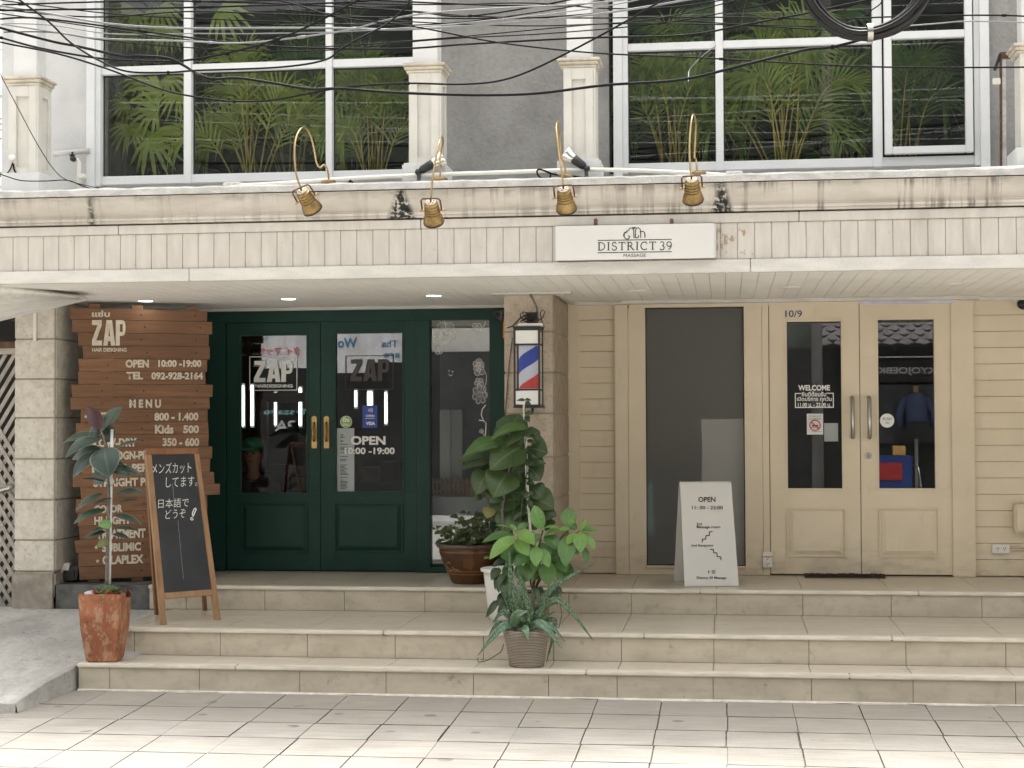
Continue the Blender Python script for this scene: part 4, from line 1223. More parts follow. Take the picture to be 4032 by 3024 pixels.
for a in (0.02, .93):                         # rear frame
    q0 = Vector((-4.16, 11.70, .36)) + u * (.0 if a < .5 else .40); q1 = FB(a, .985) - fn * .03
    s_ = u * .028
    MB().hexa([q0 - s_ * 0, q0 + s_, q0 + s_ - nb_ * .028, q0 - nb_ * .028], [q1, q1 + s_, q1 + s_ - nb_ * .028, q1 - nb_ * .028]).build('rear_leg', M['frame_wood'], T_, .002)
def FX(x, y): return PP(x, y, FB(0, 0) - fn * .008, fn)
for s, (x0, y0, x1, y1) in (('メンズカット', (597, 1824, 752, 1868)), ('してます。', (652, 1880, 776, 1920)), ('日本語で', (622, 1966, 742, 2002)), ('どうぞ', (650, 2008, 730, 2044))):
    text(s, FX(x0, y1), FX(x1, y1 - 6), FX(x0 + 1, y0), M['chalk'], T_, off=-.008, lift=.003)
ch = MB()
ch.ribbon([FX(760, 2034), FX(765, 2020), FX(772, 2006), FX(770, 2001), FX(763, 2005), FX(757, 2020), FX(757, 2032)], .008, fn, lift=.003)
ch.ribbon([FX(755 + 5 * math.cos(t), 2043 + 5 * math.sin(t)) for t in [i * .7 for i in range(9)]], .007, fn, lift=.003)
ch.ribbon([FX(678, 1904), FX(684, 1960), FX(688, 1992)], .001, fn, lift=.003)
ch.ribbon([FX(700, 2050), FX(712, 2180), FX(722, 2280)], .0008, fn, lift=.003)
ch.build('chalk_mark', M['chalk'], T_)

# ------------------------------------------------------------------ white folded massage sign
T_ = thing('folded_sign', 'white folded floor sign with opening hours and staircase drawings, before frosted window', 'floor sign', (-.1, 12.45, .54))
A0 = Vector((-.316, 12.266, .545)); A1 = Vector((.08, 12.356, .545))
ua = (A1 - A0).normalized(); na = Vector((ua.y, -ua.x, 0))
B0 = A0 - na * .42; B1 = A1 - na * .42
Ht = .765
inset = .008
def prof_pts(k):                              # front sheet, rolled top, rear sheet
    out = []
    mid = -na * .21
    out.append((A0, A1))
    tf = mid + na * .028
    def at(off, z, ins=inset): return (A0 + off + Vector((0, 0, z)) + ua * ins, A1 + off + Vector((0, 0, z)) - ua * ins)
    out.append(at(tf * .5, (Ht - .03) * .5, inset * .5))
    for i in range(7):
        a = math.pi * i / 6
        out.append(at(mid + na * .028 * math.cos(a), Ht - .03 + .03 * math.sin(a)))
    out.append((B0, B1))
    return out
pp = prof_pts(0)
sh = MB(); vs_ = []
for a, c in pp: vs_ += [a, c]
sh.add(vs_, [(2 * i, 2 * i + 1, 2 * i + 3, 2 * i + 2) for i in range(len(pp) - 1)])
o = sh.build('sheet', M['signwhite'], T_)
md = o.modifiers.new('thickness', 'SOLIDIFY'); md.thickness = .006; md.offset = -1
up2 = (pp[2][0] - A0).normalized(); fna = ua.cross(up2).normalized()
if fna.dot(na) < 0: fna = -fna
def AX(x, y): return PP(x, y, A0 + fna * .001, fna)
def atext(s, x0, y0, x1, y1, off=.0): return text(s, AX(x0, y1), AX(x1, y1), AX(x0, y0), M['ink'], T_, off=off, lift=.003)
atext('OPEN', 2749, 1957, 2817, 1977, .02); atext('11: 00 - 22:00', 2724, 1992, 2846, 2006, .01)
atext('3rd', 2743, 2058, 2763, 2069, .015); atext('Massage room', 2743, 2070, 2836, 2083, .015); atext('2nd Reception', 2721, 2143, 2808, 2155, .015)
atext('District 39 Massage', 2743, 2270, 2860, 2283, .015); atext('f', 2788, 2246, 2793, 2258, .06)
st_ = MB()
for pts in ([(2765, 2136), (2765, 2123), (2779, 2123), (2779, 2109), (2793, 2109), (2793, 2094), (2806, 2094)], [(2795, 2163), (2809, 2163), (2809, 2177), (2823, 2177), (2823, 2192), (2838, 2192), (2838, 2206)]):
    for a, c in zip(pts, pts[1:]): st_.ribbon([AX(*a), AX(*c)], .006, fna, lift=.003)
for (x0, y0, x1, y1) in ((2803, 2246, 2815, 2258),):
    q = [AX(x0, y0), AX(x1, y0), AX(x1, y1), AX(x0, y1)]
    st_.ribbon(q, .0035, fna, closed=True, lift=.003)
    st_.ribbon([AX(2809 + 3 * math.cos(t), 2252 + 3 * math.sin(t)) for t in [i * .8 for i in range(8)]], .003, fna, closed=True, lift=.003)
st_.build('stair_symbol', M['ink'], T_)

# ------------------------------------------------------------------ massage shop sign on the canopy
sx0, sx1, sz0, sz1 = rect(2187, 886, 2814, 1022, 10.44)
sz0, sz1 = P(2500, 1021, 10.44).z, P(2500, 884, 10.44).z
T_ = thing('shop_sign', 'white rectangular massage shop sign with dark arch emblem fixed to canopy', 'sign', ((sx0 + sx1) / 2, 10.47, sz0))
MB().box(sx0, sx1, 10.44, 10.4475, sz0, sz1).build('panel', M['signwhite'], T_, .002)
eb = MB(); eb.box(sx0 + .004, sx1 + .010, 10.448, 10.52, sz0 + .004, sz1 - .003); eb.build('sign_box', M['boxframe'], T_, .002)
for px in (2346, 2645):
    c = P(px, 876, 10.47); hk = MB()
    hk.box(c.x - .012, c.x + .012, 10.455, 10.47, sz1 - .01, c.z + .012); hk.lathe([(0, .016), (.013, .016), (.013, 0)], 12, (c.x, 10.47, c.z + .012), axis=(0, -1, 0), smooth=False)
    hk.build('hook', M['rust'], T_)
def SXp(cx, cy): return P(2150 + cx * .3843, 850 + cy * .3843, 10.44)
def sstroke(b_, pts, wd): b_.ribbon([SXp(*p) for p in pts], wd * .3843 / FPX * 10.44, (0, -1, 0), lift=.002)
def arc(cx, cy, rx, ry, a0, a1, n=10): return [(cx + rx * math.cos(R(a0 + (a1 - a0) * i / n)), cy - ry * math.sin(R(a0 + (a1 - a0) * i / n))) for i in range(n + 1)]
lg = MB()
sstroke(lg, [(528, 252), (1288, 241)], 8); sstroke(lg, [(528, 378), (1288, 366)], 8)
lg.build('rule', M['ink'], T_)
em = MB()
sstroke(em, [(900, 228), (898, 160)] + arc(872, 158, 26, 34, 0, 160, 8) + arc(842, 178, 22, 28, 100, 180, 4)[1:], 9)
sstroke(em, arc(830, 200, 30, 38, 80, 330, 12) + [(858, 208), (838, 206)], 9)
sstroke(em, [(915, 228), (915, 160)] + arc(942, 156, 26, 34, 180, 10, 8) + [(970, 190)], 9)
sstroke(em, [(960, 165), (985, 160)] + arc(988, 190, 24, 32, 100, 10, 6) + [(1012, 226)], 9)
sstroke(em, arc(932, 205, 18, 20, 120, 390, 10), 9); sstroke(em, [(970, 226), (972, 178)], 9)
sstroke(em, arc(905, 215, 112, 100, 178, 150, 4), 8); sstroke(em, arc(905, 215, 112, 100, 30, 2, 4), 8)
em.add([SXp(880, 116) + Vector((0, -.003, 0)), SXp(926, 114) + Vector((0, -.003, 0)), SXp(903, 138) + Vector((0, -.003, 0))], [(0, 1, 2)])
em.build('emblem', M['ink'], T_)
def serif_text(s, x0, y0, x1, y1, dyr, name='lettering'):
    """thin roman capitals drawn stroke by stroke: thick stems, hairlines and serifs"""
    W = {'D': .85, 'I': .38, 'S': .60, 'T': .78, 'R': .80, 'C': .82, '3': .55, '9': .62, ' ': .12}
    tot = sum(W[c] for c in s) + .16 * (len(s) - 1)
    kx = (x1 - x0) / tot; b_ = MB(); x = x0
    def pt(gx_, gy): 
        px = x + gx_ * kx; return (px, y1 - gy * (y1 - y0) + dyr * (px - x0))
    def sk(pts, wd): sstroke(b_, [pt(*p) for p in pts], wd)
    TH, HL = 12, 6
    def stem(gx_, serif=True, top=True):
        sk([(gx_, 0), (gx_, 1)], TH)
        sk([(gx_ - .14, .02), (gx_ + .14, .02)], HL); sk([(gx_ - .14, .98), (gx_ + .14, .98)], HL)
    def ga(cx, cy, rx, ry, a0, a1, n=12): return [(cx + rx * math.cos(R(a0 + (a1 - a0) * i / n)), cy + ry * math.sin(R(a0 + (a1 - a0) * i / n))) for i in range(n + 1)]
    for c in s:
        if c == 'I': stem(.19)
        if c == 'D': stem(.15); sk([(.15, .97)] + ga(.32, .5, .46, .47, 90, -90) + [(.15, .03)], 9)
        if c == 'T': stem(.39); sk([(.02, .97), (.76, .97)], 8); sk([(.04, .97), (.02, .80)], HL); sk([(.74, .97), (.76, .80)], HL)
        if c == 'R': stem(.15); sk([(.15, .97)] + ga(.32, .74, .25, .23, 90, -90) + [(.15, .50)], 9); sk([(.36, .50), (.72, .03), (.82, .02)], 11)
        if c == 'C': sk(ga(.46, .5, .40, .48, 48, 312, 16), 10); sk([(.73, .85), (.74, .68)], HL)
        if c == 'S': sk(ga(.30, .74, .22, .24, 35, 250, 10) + ga(.30, .26, .24, .26, 75, -150, 12), 10); sk([(.50, .90), (.51, .74)], HL); sk([(.08, .12), (.07, .28)], HL)
        if c == '3': sk(ga(.26, .74, .20, .23, 150, -80, 10), 9); sk(ga(.25, .25, .25, .27, 85, -150, 12), 10)
        if c == '9': sk(ga(.31, .68, .24, .29, 0, 360, 16), 9); sk([(.55, .68), (.54, .45), (.42, .16), (.20, .0)], 9)
        x += (W[c] + .16) * kx
    return b_.build(name, M['ink'], T_)
serif_text('DISTRICT', 530, 272, 1128, 354, -.012); serif_text('39', 1163, 264, 1290, 347, -.012)
def s2(x0, y0, x1, y1): return SXp(x0, y1), SXp(x1, y1 - 3), SXp(x0, y0)
text('MASSAGE', *s2(795, 390, 1024, 421), M['ink'], T_, off=.0)

# ------------------------------------------------------------------ barber pole lamp box
YB = 11.93
bx0, bx1, bz0, bz1 = rect(2022, 1293, 2126, 1600, YB)
T_ = thing('barber_pole', 'black box lamp with blue white and red barber stripes mounted on middle stone pier', 'barber pole', ((bx0 + bx1) / 2, 12.05, bz0))
YBK = 12.148
za, zb_ = P(2074, 1356, YB).z, P(2074, 1534, YB).z
fr = MB(); e = .013
for x in (bx0, bx1 - e):
    for y in (YB, YBK - e): fr.box(x, x + e, y, y + e, bz0, bz1)
for z in (bz0, za - e / 2, zb_ - e / 2, bz1 - e):
    fr.box(bx0 + e, bx1 - e, YB + .001, YB + e, z, z + e); fr.box(bx0 + .001, bx0 + e, YB + e, YBK - e, z, z + e); fr.box(bx1 - e, bx1 - .001, YB + e, YBK - e, z, z + e)
fr.box(bx0 - .004, bx1 + .008, YB - .004, YBK, bz0 - .010, bz0 - .0005); fr.box(bx0 - .004, bx1 + .004, YB - .002, YBK, bz1 + .0005, bz1 + .016)
fr.build('frame', M['blackmetal'], T_)
MB().box(bx0 + e + .003, bx1 - e - .003, YB + .004, YB + .010, za + .008, bz1 - e - .002).build('top_panel', M['vinyl'], T_)
MB().box(bx0 + e + .003, bx1 - e - .003, YB + .004, YB + .010, bz0 + e + .002, zb_ - .009).build('bottom_panel', M['vinyl'], T_)
MB().box(bx0 + e, bx1 - e, YBK - .008, YBK - .001, bz0 + e, bz1 - e).build('back_panel', M['vinyl'], T_)
pn = MB(); pn.box(bx0 + e, bx1 - e, YB + .004, YB + .006, zb_ + .007, za - .008); pn.box(bx1 - .006, bx1 - .004, YB + e, YBK - e, bz0 + e, bz1 - e); pn.build('glazing', M['doorglass'], T_)
def pole_mat():
    t = NT('barber_stripes')
    tc = t.n('TexCoord'); sp = t.n('SeparateXYZ'); t.t.links.new(tc.outputs['UV'], sp.inputs[0])
    k = t.math('SUBTRACT', sp.outputs[1], t.math('MULTIPLY', sp.outputs[0], .9))
    c = (0.62, 0.62, 0.70)
    blue = t.math('MULTIPLY', t.ss(k, .285, .29), t.ss(k, .655, .65))
    red = t.math('MULTIPLY', t.ss(k, -.43, -.425), t.ss(k, -.035, -.04)); red2 = t.ss(k, 1.02, 1.025)
    col = t.mix(blue, c, (0.028, 0.06, 0.38)); col = t.mix(t.math('MAXIMUM', red, red2), col, (0.62, 0.05, 0.04))
    t.base(col, 0.4); t.set(t.p.inputs['Emission Color'], col); t.p.inputs['Emission Strength'].default_value = 0.08
    return t.m
M['stripes'] = pole_mat()
cy = MB(); n = 32; rc = (bx1 - bx0) / 2 - .022; cxp, cyp = (bx0 + bx1) / 2 + .004, YB + .03 + rc
vs_, fs, uv = [], [], []
for i in range(2):
    for k in range(n + 1):
        a = math.pi + 2 * math.pi * k / n
        vs_.append((cxp + rc * math.cos(a), cyp + rc * math.sin(a), (zb_ + .01, za - .01)[i])); uv.append((k / n, i))
for k in range(n): fs.append((k, k + 1, n + 1 + k + 1, n + 1 + k))
cy.add(vs_, fs, True, uv); cy.build('striped_cylinder', M['stripes'], T_)
a, c, d, f_ = rect(2038, 1272, 2136, 1292, YB)
MB().box(a, c, YB + .01, YB + .14, bz1 + .018, f_).build('ballast', M['white'], T_, .004)
wr = MB(); rng = random.Random(9)
ctr = Vector((cxp + .0, YB + .10, f_ + .035))
wr.box(ctr.x - .01, ctr.x + .065, YB + .05, YB + .15, f_ + .002, f_ + .082)
for k in range(9):
    pts = [ctr + Vector((rng.uniform(-.075, .075), rng.uniform(-.09, .0), rng.uniform(-.03, .05))) for _ in range(5)]
    pts = [pts[0]] + [(pts[i] + pts[i + 1]) / 2 for i in range(4)] + [pts[-1]]
    wr.tube(pts, .004, 6)
wr.build('transformer', M['black'], T_)
wr = MB()
wr.tube([P(2083, 1150, 12.0), P(2100, 1180, 12.0), P(2115, 1215, 12.02), P(2117, 1265, 12.02)], .008, 8)
wr.build('flex', M['trunkgrey'], T_)
wr = MB()
wr.tube([P(2120, 1262, 11.99), P(2138, 1250, 11.99), P(2145, 1228, 11.99), P(2136, 1219, 11.99), P(2127, 1232, 11.99), P(2133, 1262, 11.99), P(2143, 1285, 11.99), P(2137, 1300, 11.99)], .004, 6)
wr.tube([P(1998, 1291, 12.1), P(2020, 1284, 12.05), P(2046, 1255, 12.0), P(2070, 1240, 12.0)], .005, 6)
wr.build('loose_wire', M['black'], T_)
wr = MB(); wr.tube([P(2018, 1330, 12.14), P(2004, 1440, 12.14), P(1988, 1640, 12.14)], .004, 6); wr.build('thin_wire', M['trunkgrey'], T_)
MB().box(P(2085, 1610, YB).x, P(2094, 1610, YB).x, YB + .1, YB + .14, bz0 - .05, bz0 - .011).build('bracket', M['black'], T_)

# ------------------------------------------------------------------ cameras, sockets, boxes, little floodlights
def camera_dome(px, py, Y, label, base_m, s=1.0, wallside=0):
    c = P(px, py, Y)
    t = thing('security_camera', label, 'security camera', c)
    MB().box(c.x - .05 * s, c.x + .045 * s, Y + .03, Y + .07, c.z + .0 * s, c.z + .055 * s).build('mount', base_m, t, .008)
    h = MB(); h.lathe([(0, -.03), (.03, -.03), (.04, .0), (.036, .03), (0, .045)], 16, (c.x + .005, Y, c.z - .005), axis=(.25, -1, -.45))
    h.build('camera_body', M['black'], t)
    return t
camera_dome(4022, 1195, YC - .03, 'white and black security camera at right end of beige wall', M['white'], 1.0)
c = P(1966, 1238, 13.24)
t = thing('security_camera', 'small black security camera on green frame beside middle stone pier', 'security camera', c)
MB().hexa([(c.x - .03, 13.20, c.z - .025), (c.x + .03, 13.20, c.z - .06), (c.x + .03, 13.269, c.z - .06), (c.x - .03, 13.269, c.z - .025)],
          [(c.x - .045, 13.18, c.z + .02), (c.x + .035, 13.18, c.z + .04), (c.x + .035, 13.269, c.z + .04), (c.x - .045, 13.269, c.z + .02)]).build('camera_body', M['black'], t, .005)
MB().lathe([(0, .004), (.016, .004), (.018, 0)], 16, (c.x - .008, 13.185, c.z - .01), axis=(-.2, -1, -.2)).build('lens', M['gasket'], t)
c0, c1 = P(1981, 1245, 13.2), P(1981, 1330, 13.2)
t = MB(); t.box(c0.x - .010, c0.x + .012, 13.255, 13.2785, c1.z, c0.z)
tag(t.build('orange_strip', M['orange'], None, .002), 'narrow orange plastic strip hanging beside the small black camera', 'strip')
def socket(px0, py0, px1, py1, Y, label, vert):
    a, c_, d, f = rect(px0, py0, px1, py1, Y)
    t = thing('wall_socket', label, 'power socket', ((a + c_) / 2, Y, d))
    MB().box(a, c_, Y - .028, Y, d, f).build('socket_box', M['white'], t, .005)
    hl = MB()
    for k in (-1, 1):
        cx = (a + c_) / 2 + (0 if vert else k * (c_ - a) * .2); cz = (d + f) / 2 + (k * (f - d) * .19 - (.012 if vert else 0) if vert else 0)
        for dx, dz in ((-.008, .006), (.008, .006), (0, -.008)): hl.lathe([(0, .0008), (.0042, .0008), (.0042, 0)], 8, (cx + dx, Y - .028, cz + dz), axis=(0, -1, 0), smooth=False)
    hl.build('socket_hole', M['black'], t)
    return t, a, c_, d, f
t, a, c_, d, f = socket(3003, 2172, 3040, 2234, YC, 'white upright double socket with taped top, left of beige doors', True)
MB().box(a - .004, c_ + .014, YC - .0305, YC - .0285, f - .042, f - .034).build('tape', M['brassplate'], t)
t, a, c_, d, f = socket(3906, 2143, 3974, 2178, YC + .04, 'white horizontal double socket with conduit, low on right beige siding', False)
cd = MB(); 
for dz in (.012, -.006): cd.tube([(c_ - .002, YC + .03, (d + f) / 2 + dz), (c_ + .4, YC + .03, (d + f) / 2 + dz + .006)], .007, 8)
cd.build('conduit', M['cream'], t)
a, c_, d, f = rect(3991, 1985, 4080, 2095, YC)
t = thing('meter_box', 'cream painted cabinet box on right siding at the picture edge', 'wall box', (a, YC, d))
MB().box(a, c_, YC - .06, YC + .04, d, f).build('cabinet', M['cream'], t, .006)
MB().box(a + .012, c_ - .012, YC - .066, YC - .0602, d + .012, f - .012).build('lid', M['cream'], t, .004)
def lampbox(px, py, label, m, s):
    c = P(px, py, 12.3); c.z = max(c.z, .545)
    t = thing('small_floodlight', label, 'floodlight', c)
    MB().hexa([(c.x - .05 * s, 12.24, c.z), (c.x + .05 * s, 12.24, c.z + .015), (c.x + .05 * s, 12.32, c.z + .02), (c.x - .05 * s, 12.32, c.z)],
              [(c.x - .05 * s, 12.26, c.z + .085 * s), (c.x + .055 * s, 12.26, c.z + .1 * s), (c.x + .05 * s, 12.33, c.z + .1 * s), (c.x - .05 * s, 12.33, c.z + .085 * s)]).build('lamp_housing', m, t, .006)
    MB().box(c.x - .035 * s, c.x + .035 * s, 12.235, 12.2395, c.z + .02, c.z + .07 * s).build('lens', M['lampback'] if m is M['white'] else M['slate'], t)
    MB().box(c.x - .012, c.x + .012, 12.30, 12.345, c.z - .02, c.z + .03).build('bracket', M['rust'], t)
lampbox(256, 2262, 'small dirty white floodlight at foot of left stone pier', M['white'], .95)
lampbox(283, 2300, 'small black floodlight on the step edge behind terracotta pot', M['black'], 1.25)
a = P(138, 1222, 12.09); c_ = P(138, 1344, 12.09)
t = MB(); t.box(a.x - .013, a.x + .013, 12.082, 12.0995, c_.z, a.z)
tag(t.build('cable_trunking', M['conduit'], None, .003), 'short pale cable trunking stuck on top block of left stone pier', 'trunking')
# door mat
a = PZ(3170, 2277, .54); c_ = PZ(3490, 2280, .54)
b = MB(); rng = random.Random(8)
nxm, nym = 40, 8
vs_ = []
for j in range(nym + 1):
    for i in range(nxm + 1):
        vs_.append((a.x + (c_.x - a.x) * i / nxm + rng.uniform(-.003, .003), 13.085 + .16 * j / nym + rng.uniform(-.003, .003), .562 + rng.uniform(-.004, .004)))
b.add(vs_, [(j * (nxm + 1) + i, j * (nxm + 1) + i + 1, (j + 1) * (nxm + 1) + i + 1, (j + 1) * (nxm + 1) + i) for j in range(nym) for i in range(nxm)])
b.box(a.x + .002, c_.x - .002, 13.087, 13.243, .5415, .5575)
tag(b.build('door_mat', M['coir']), 'thin dark brown coir mat in front of beige double doors', 'doormat')

# ------------------------------------------------------------------ brass swan neck lamps on the parapet
def swan(pts, basepx, label, tilt, headpx, hy, zx=None):
    bpt = P(basepx[0], basepx[1], 10.47)
    t = thing('swan_neck_lamp', label, 'wall lamp', (bpt.x, 10.5, 3.318), 'brass lamps along the parapet')
    MB().lathe([(0, .022), (.040, .022), (.048, .018), (.050, 0), (0, 0)], 28, (bpt.x, 10.475, 3.317)).build('base', M['brass'], t)
    MB().tube(pts, .0064, 10).build('arm', M['brasslite'], t)
    top = Vector(pts[-1]) + Vector((0, -.02, 0)); A = Vector(tilt).normalized()                 # lamp axis pointing to the open mouth
    side = A.cross(Vector((0, 1, 0))).normalized()
    yk = MB()
    c = top
    q = c + A * .085
    yk.tube([q + side * .062, c + side * .060 + A * .012, c + side * .050 - A * .002, c - side * .050 - A * .002, c - side * .060 + A * .012, q - side * .062], .0055, 6)
    yk.build('bracket', M['rust'], t)
    hd = MB()
    pr = [(.0, .022), (.034, .022), (.034, .034), (.037, .036)]
    z = .036
    for k in range(4):
        pr += [(.0435 + k * .002, z + .003), (.0445 + k * .002, z + .012), (.0375 + k * .002, z + .0155)]; z += .0185
    pr += [(.048, z + .004), (.058, z + .025), (.064, z + .05), (.0655, z + .068), (.060, z + .068), (.045, z + .03)]
    hd.lathe(pr, 28, c, axis=A)
    h = hd.build('lamp_shade', M['brass'], t)
    MB().lathe([(0, .0195), (.033, .0195), (.034, .024)], 20, c, axis=A).build('back_plate', M['lampback'], h)
    ho = MB(); fw = side.cross(A)
    for k in range(5):
        a_ = 2 * math.pi * k / 5 + .5
        ho.lathe([(0, .001), (.005, .001), (.005, 0)], 8, c + A * .0192 + (side * math.cos(a_) + fw * math.sin(a_)) * .021, axis=-A, smooth=False)
    ho.tube([c - A * .004, c + A * .02], .006, 6)
    ho.build('vent_hole', M['black'], h)
    kn = MB()
    for s_ in (-1, 1): kn.lathe([(0, .012), (.008, .012), (.008, 0), (.005, -.004), (.005, -.022)], 10, q + side * s_ * .064, axis=side * s_)
    kn.build('knob', M['brassplate'], t)
    rim = MB().lathe([(.060, z + .066), (.066, z + .0685), (.067, z + .064), (.0656, z + .060)], 28, c, axis=A).build('rim', M['black'], h)
    return t
def crop1(cx, cy): return 1100 + cx * .3165, 440 + cy * .3165
def crop2(cx, cy): return 2100 + cx * .3617, 430 + cy * .3617
def smooth(pts, n=5):
    out = []
    P_ = [Vector(p) for p in pts]
    for i in range(len(P_) - 1):
        p0, p1, p2, p3 = P_[max(i - 1, 0)], P_[i], P_[i + 1], P_[min(i + 2, len(P_) - 1)]
        for k in range(n):
            t = k / n
            out.append(.5 * ((2 * p1) + (p2 - p0) * t + (2 * p0 - 5 * p1 + 4 * p2 - p3) * t * t + (3 * p1 - p0 - 3 * p2 + p3) * t ** 3))
    out.append(P_[-1])
    return out
def armpts(cr, lst): return smooth([P(*cr(x, y), Y) for x, y, Y in lst])
swan(armpts(crop1, [(612, 875, 10.475), (610, 780, 10.475), (585, 690, 10.47), (550, 662, 10.46), (505, 695, 10.44), (462, 630, 10.43), (435, 480, 10.40), (395, 320, 10.36), (345, 220, 10.32), (295, 195, 10.28), (240, 250, 10.22), (205, 340, 10.18), (190, 460, 10.15), (192, 620, 10.13), (215, 800, 10.12), (270, 955, 10.12)]),
     crop1(612, 905), 'brass swan neck lamp with twisted wide arm, first from the left on the parapet', (.30, .66, -.72), None, 0)
swan(armpts(crop1, [(1995, 830, 10.475), (2005, 740, 10.475), (2012, 680, 10.46), (1995, 640, 10.44), (2010, 500, 10.42), (2035, 380, 10.36), (2028, 318, 10.28), (2000, 350, 10.2), (1970, 450, 10.15), (1935, 650, 10.12), (1905, 850, 10.10), (1885, 1090, 10.09)]),
     crop1(2000, 865), 'brass swan neck lamp with stained shade hanging lowest, before the left floodlight', (0, .68, -.73), None, 0)
swan(armpts(crop2, [(350, 735, 10.475), (345, 650, 10.475), (335, 590, 10.46), (310, 530, 10.44), (295, 400, 10.42), (285, 250, 10.36), (265, 135, 10.28), (250, 200, 10.2), (262, 320, 10.15), (280, 480, 10.12), (305, 650, 10.10), (328, 840, 10.09)]),
     crop2(350, 755), 'brass swan neck lamp above left end of white shop sign, by the right floodlight', (.05, .68, -.73), None, 0)
swan(armpts(crop2, [(1780, 715, 10.475), (1778, 610, 10.475), (1770, 545, 10.46), (1755, 510, 10.44), (1762, 350, 10.42), (1768, 150, 10.36), (1748, 55, 10.28), (1722, 120, 10.2), (1705, 300, 10.15), (1700, 480, 10.12), (1708, 620, 10.10), (1722, 735, 10.09)]),
     crop2(1800, 730), 'brass swan neck lamp over right half of white sign, before right big window', (.04, .68, -.73), None, 0)
# black and silver spotlights
def spot(foot, knee, mid, mouth, label, Y=10.6):
    f_, k_2, m_, e_ = (P(*p, Y) for p in (foot, knee, mid, mouth))
    f_.z = 3.319
    t = thing('spotlight', label, 'spotlight', f_, 'black spotlights on the parapet')
    MB().lathe([(.030, 0), (.030, .012), (.022, .02), (.012, .03), (.014, (k_2 - f_).length)], 16, f_).build('base', M['blackmetal'], t)
    kn = MB(); kn.sphere(k_2, .021); kn.build('joint', M['blackmetal'], t)
    ax = (m_ - k_2)
    ax = Vector((ax.x, .02, ax.z)); L = ax.length; ax.normalize()
    MB().lathe([(.0, .012), (.016, .014), (.026, .03), (.03, L * .8), (.031, L), (0, L)], 20, k_2, axis=ax).build('body', M['black'], t)
    L2 = (e_ - m_).length
    MB().lathe([(.030, -.002), (.036, .01), (.038, L2 * .4), (.052, L2 * .85), (.056, L2), (.054, L2 + .003), (.04, L2 * .7)], 24, k_2 + ax * L, axis=ax).build('reflector', M['chrome'], t)
    return t
spot(crop1(1735, 880), crop1(1725, 750), crop1(1905, 640), crop1(2030, 570), 'black spotlight with silver reflector pointing right, behind the second brass lamp')
spot(crop2(578, 755), crop2(582, 645), crop2(440, 540), crop2(365, 470), 'black spotlight with silver reflector pointing left, behind the third brass lamp')
# white pvc conduits and junction boxes on the roof edge
def pipe(pts, r, label, name='conduit', m='conduit', Y=10.62, n=8, boxes=()):
    t = thing(name, label, name.replace('_', ' '), P(*pts[0], Y))
    MB().tube(smooth([P(*p, Y) for p in pts]), r, n).build('pipe', M[m], t)
    for bx in boxes:
        a, c_, d, f = rect(*bx, Y - .02)
        j = MB().box(a, c_, Y - .02, Y + .05, d, f).build('junction_box', M['white'], t, .004)
        hb = MB()
        for k in (.3, .7): hb.lathe([(.011, .001), (.013, .002), (.015, .001), (.015, -.001)], 14, (a + (c_ - a) * k, Y - .021, (d + f) / 2), axis=(0, -1, 0))
        hb.build('knockout', M['lampback'], j)
    return t
pipe([(880, 728), (935, 730), (1100, 722), (1300, 708), (1500, 696), (1750, 686), (2000, 678), (2250, 669), (2420, 669), (2600, 675), (2760, 683), (2860, 690), (2900, 690)], .014, 'long white plastic conduit arching along the roof edge between two junction boxes', boxes=((882, 716, 945, 741), (2858, 672, 2924, 700)))
pipe([(2920, 690), (3100, 690), (3350, 683), (3700, 670), (4080, 655)], .010, 'thin white plastic conduit at right end of roof edge under right window')
# water pipe with tap, left wall
t = thing('water_pipe', 'old white water pipe with tap on left white wall beside left window', 'water pipe', P(310, 740, 11.45))
def c1(cx, cy): return cx * .6076, cy * .6076
MB().tube([P(*c1(512, 1240), 11.42), P(*c1(512, 1050), 11.42), P(*c1(500, 1035), 11.42), P(*c1(480, 1035), 11.40)], .015, 10).build('pipe', M['conduit'], t)
MB().tube([P(*c1(350, 1000), 11.44), P(*c1(580, 978), 11.44)], .020, 10).build('ledge_pipe', M['captop'], t)
tp = MB(); a = P(*c1(478, 1032), 11.39); tp.lathe([(0, .03), (.018, .03), (.02, 0), (.012, -.03)], 12, a, axis=(0, -1, 0)); tp.box(a.x - .02, a.x + .014, 11.36, 11.38, a.z + .018, a.z + .03); tp.box(a.x - .006, a.x + .006, 11.36, 11.37, a.z + .02, a.z + .05)
tp.build('tap', M['blackmetal'], t)
MB().box(P(*c1(500, 1150), 11.4).x, P(*c1(542, 1150), 11.4).x, 11.40, 11.48, P(*c1(512, 1150), 11.4).z, P(*c1(512, 1125), 11.4).z).build('clip', M['conduit'], t)
# rusty metal frame at right
def c4(cx, cy): return 3500 + cx * .4823, cy * .4823
t = thing('metal_frame', 'rusty bent iron frame with pale tag against grey wall, right edge', 'metal frame', P(*c4(935, 1350), 11.3))
def mbar(p, q, wpx, Y, m, name):
    a, b_ = P(*c4(*p), Y), P(*c4(*q), Y); h = wpx * .4823 / FPX * Y / 2
    d = (b_ - a).normalized(); s = Vector((d.z, 0, -d.x)) * h
    return MB().slab([a - s, a + s, b_ + s, b_ - s], (0, -1, 0), .03).build(name, m, t, .003)
mbar((942, 1365), (935, 440), 38, 11.2, M['captop'], 'upright'); mbar((918, 1365), (916, 440), 16, 11.19, M['rust'], 'rust_edge')
mbar((905, 450), (1080, 445), 50, 11.185, M['rust'], 'top_bar'); mbar((912, 440), (865, 570), 24, 11.18, M['black'], 'hood')
mbar((850, 663), (912, 660), 50, 11.17, M['conduit'], 'tag')
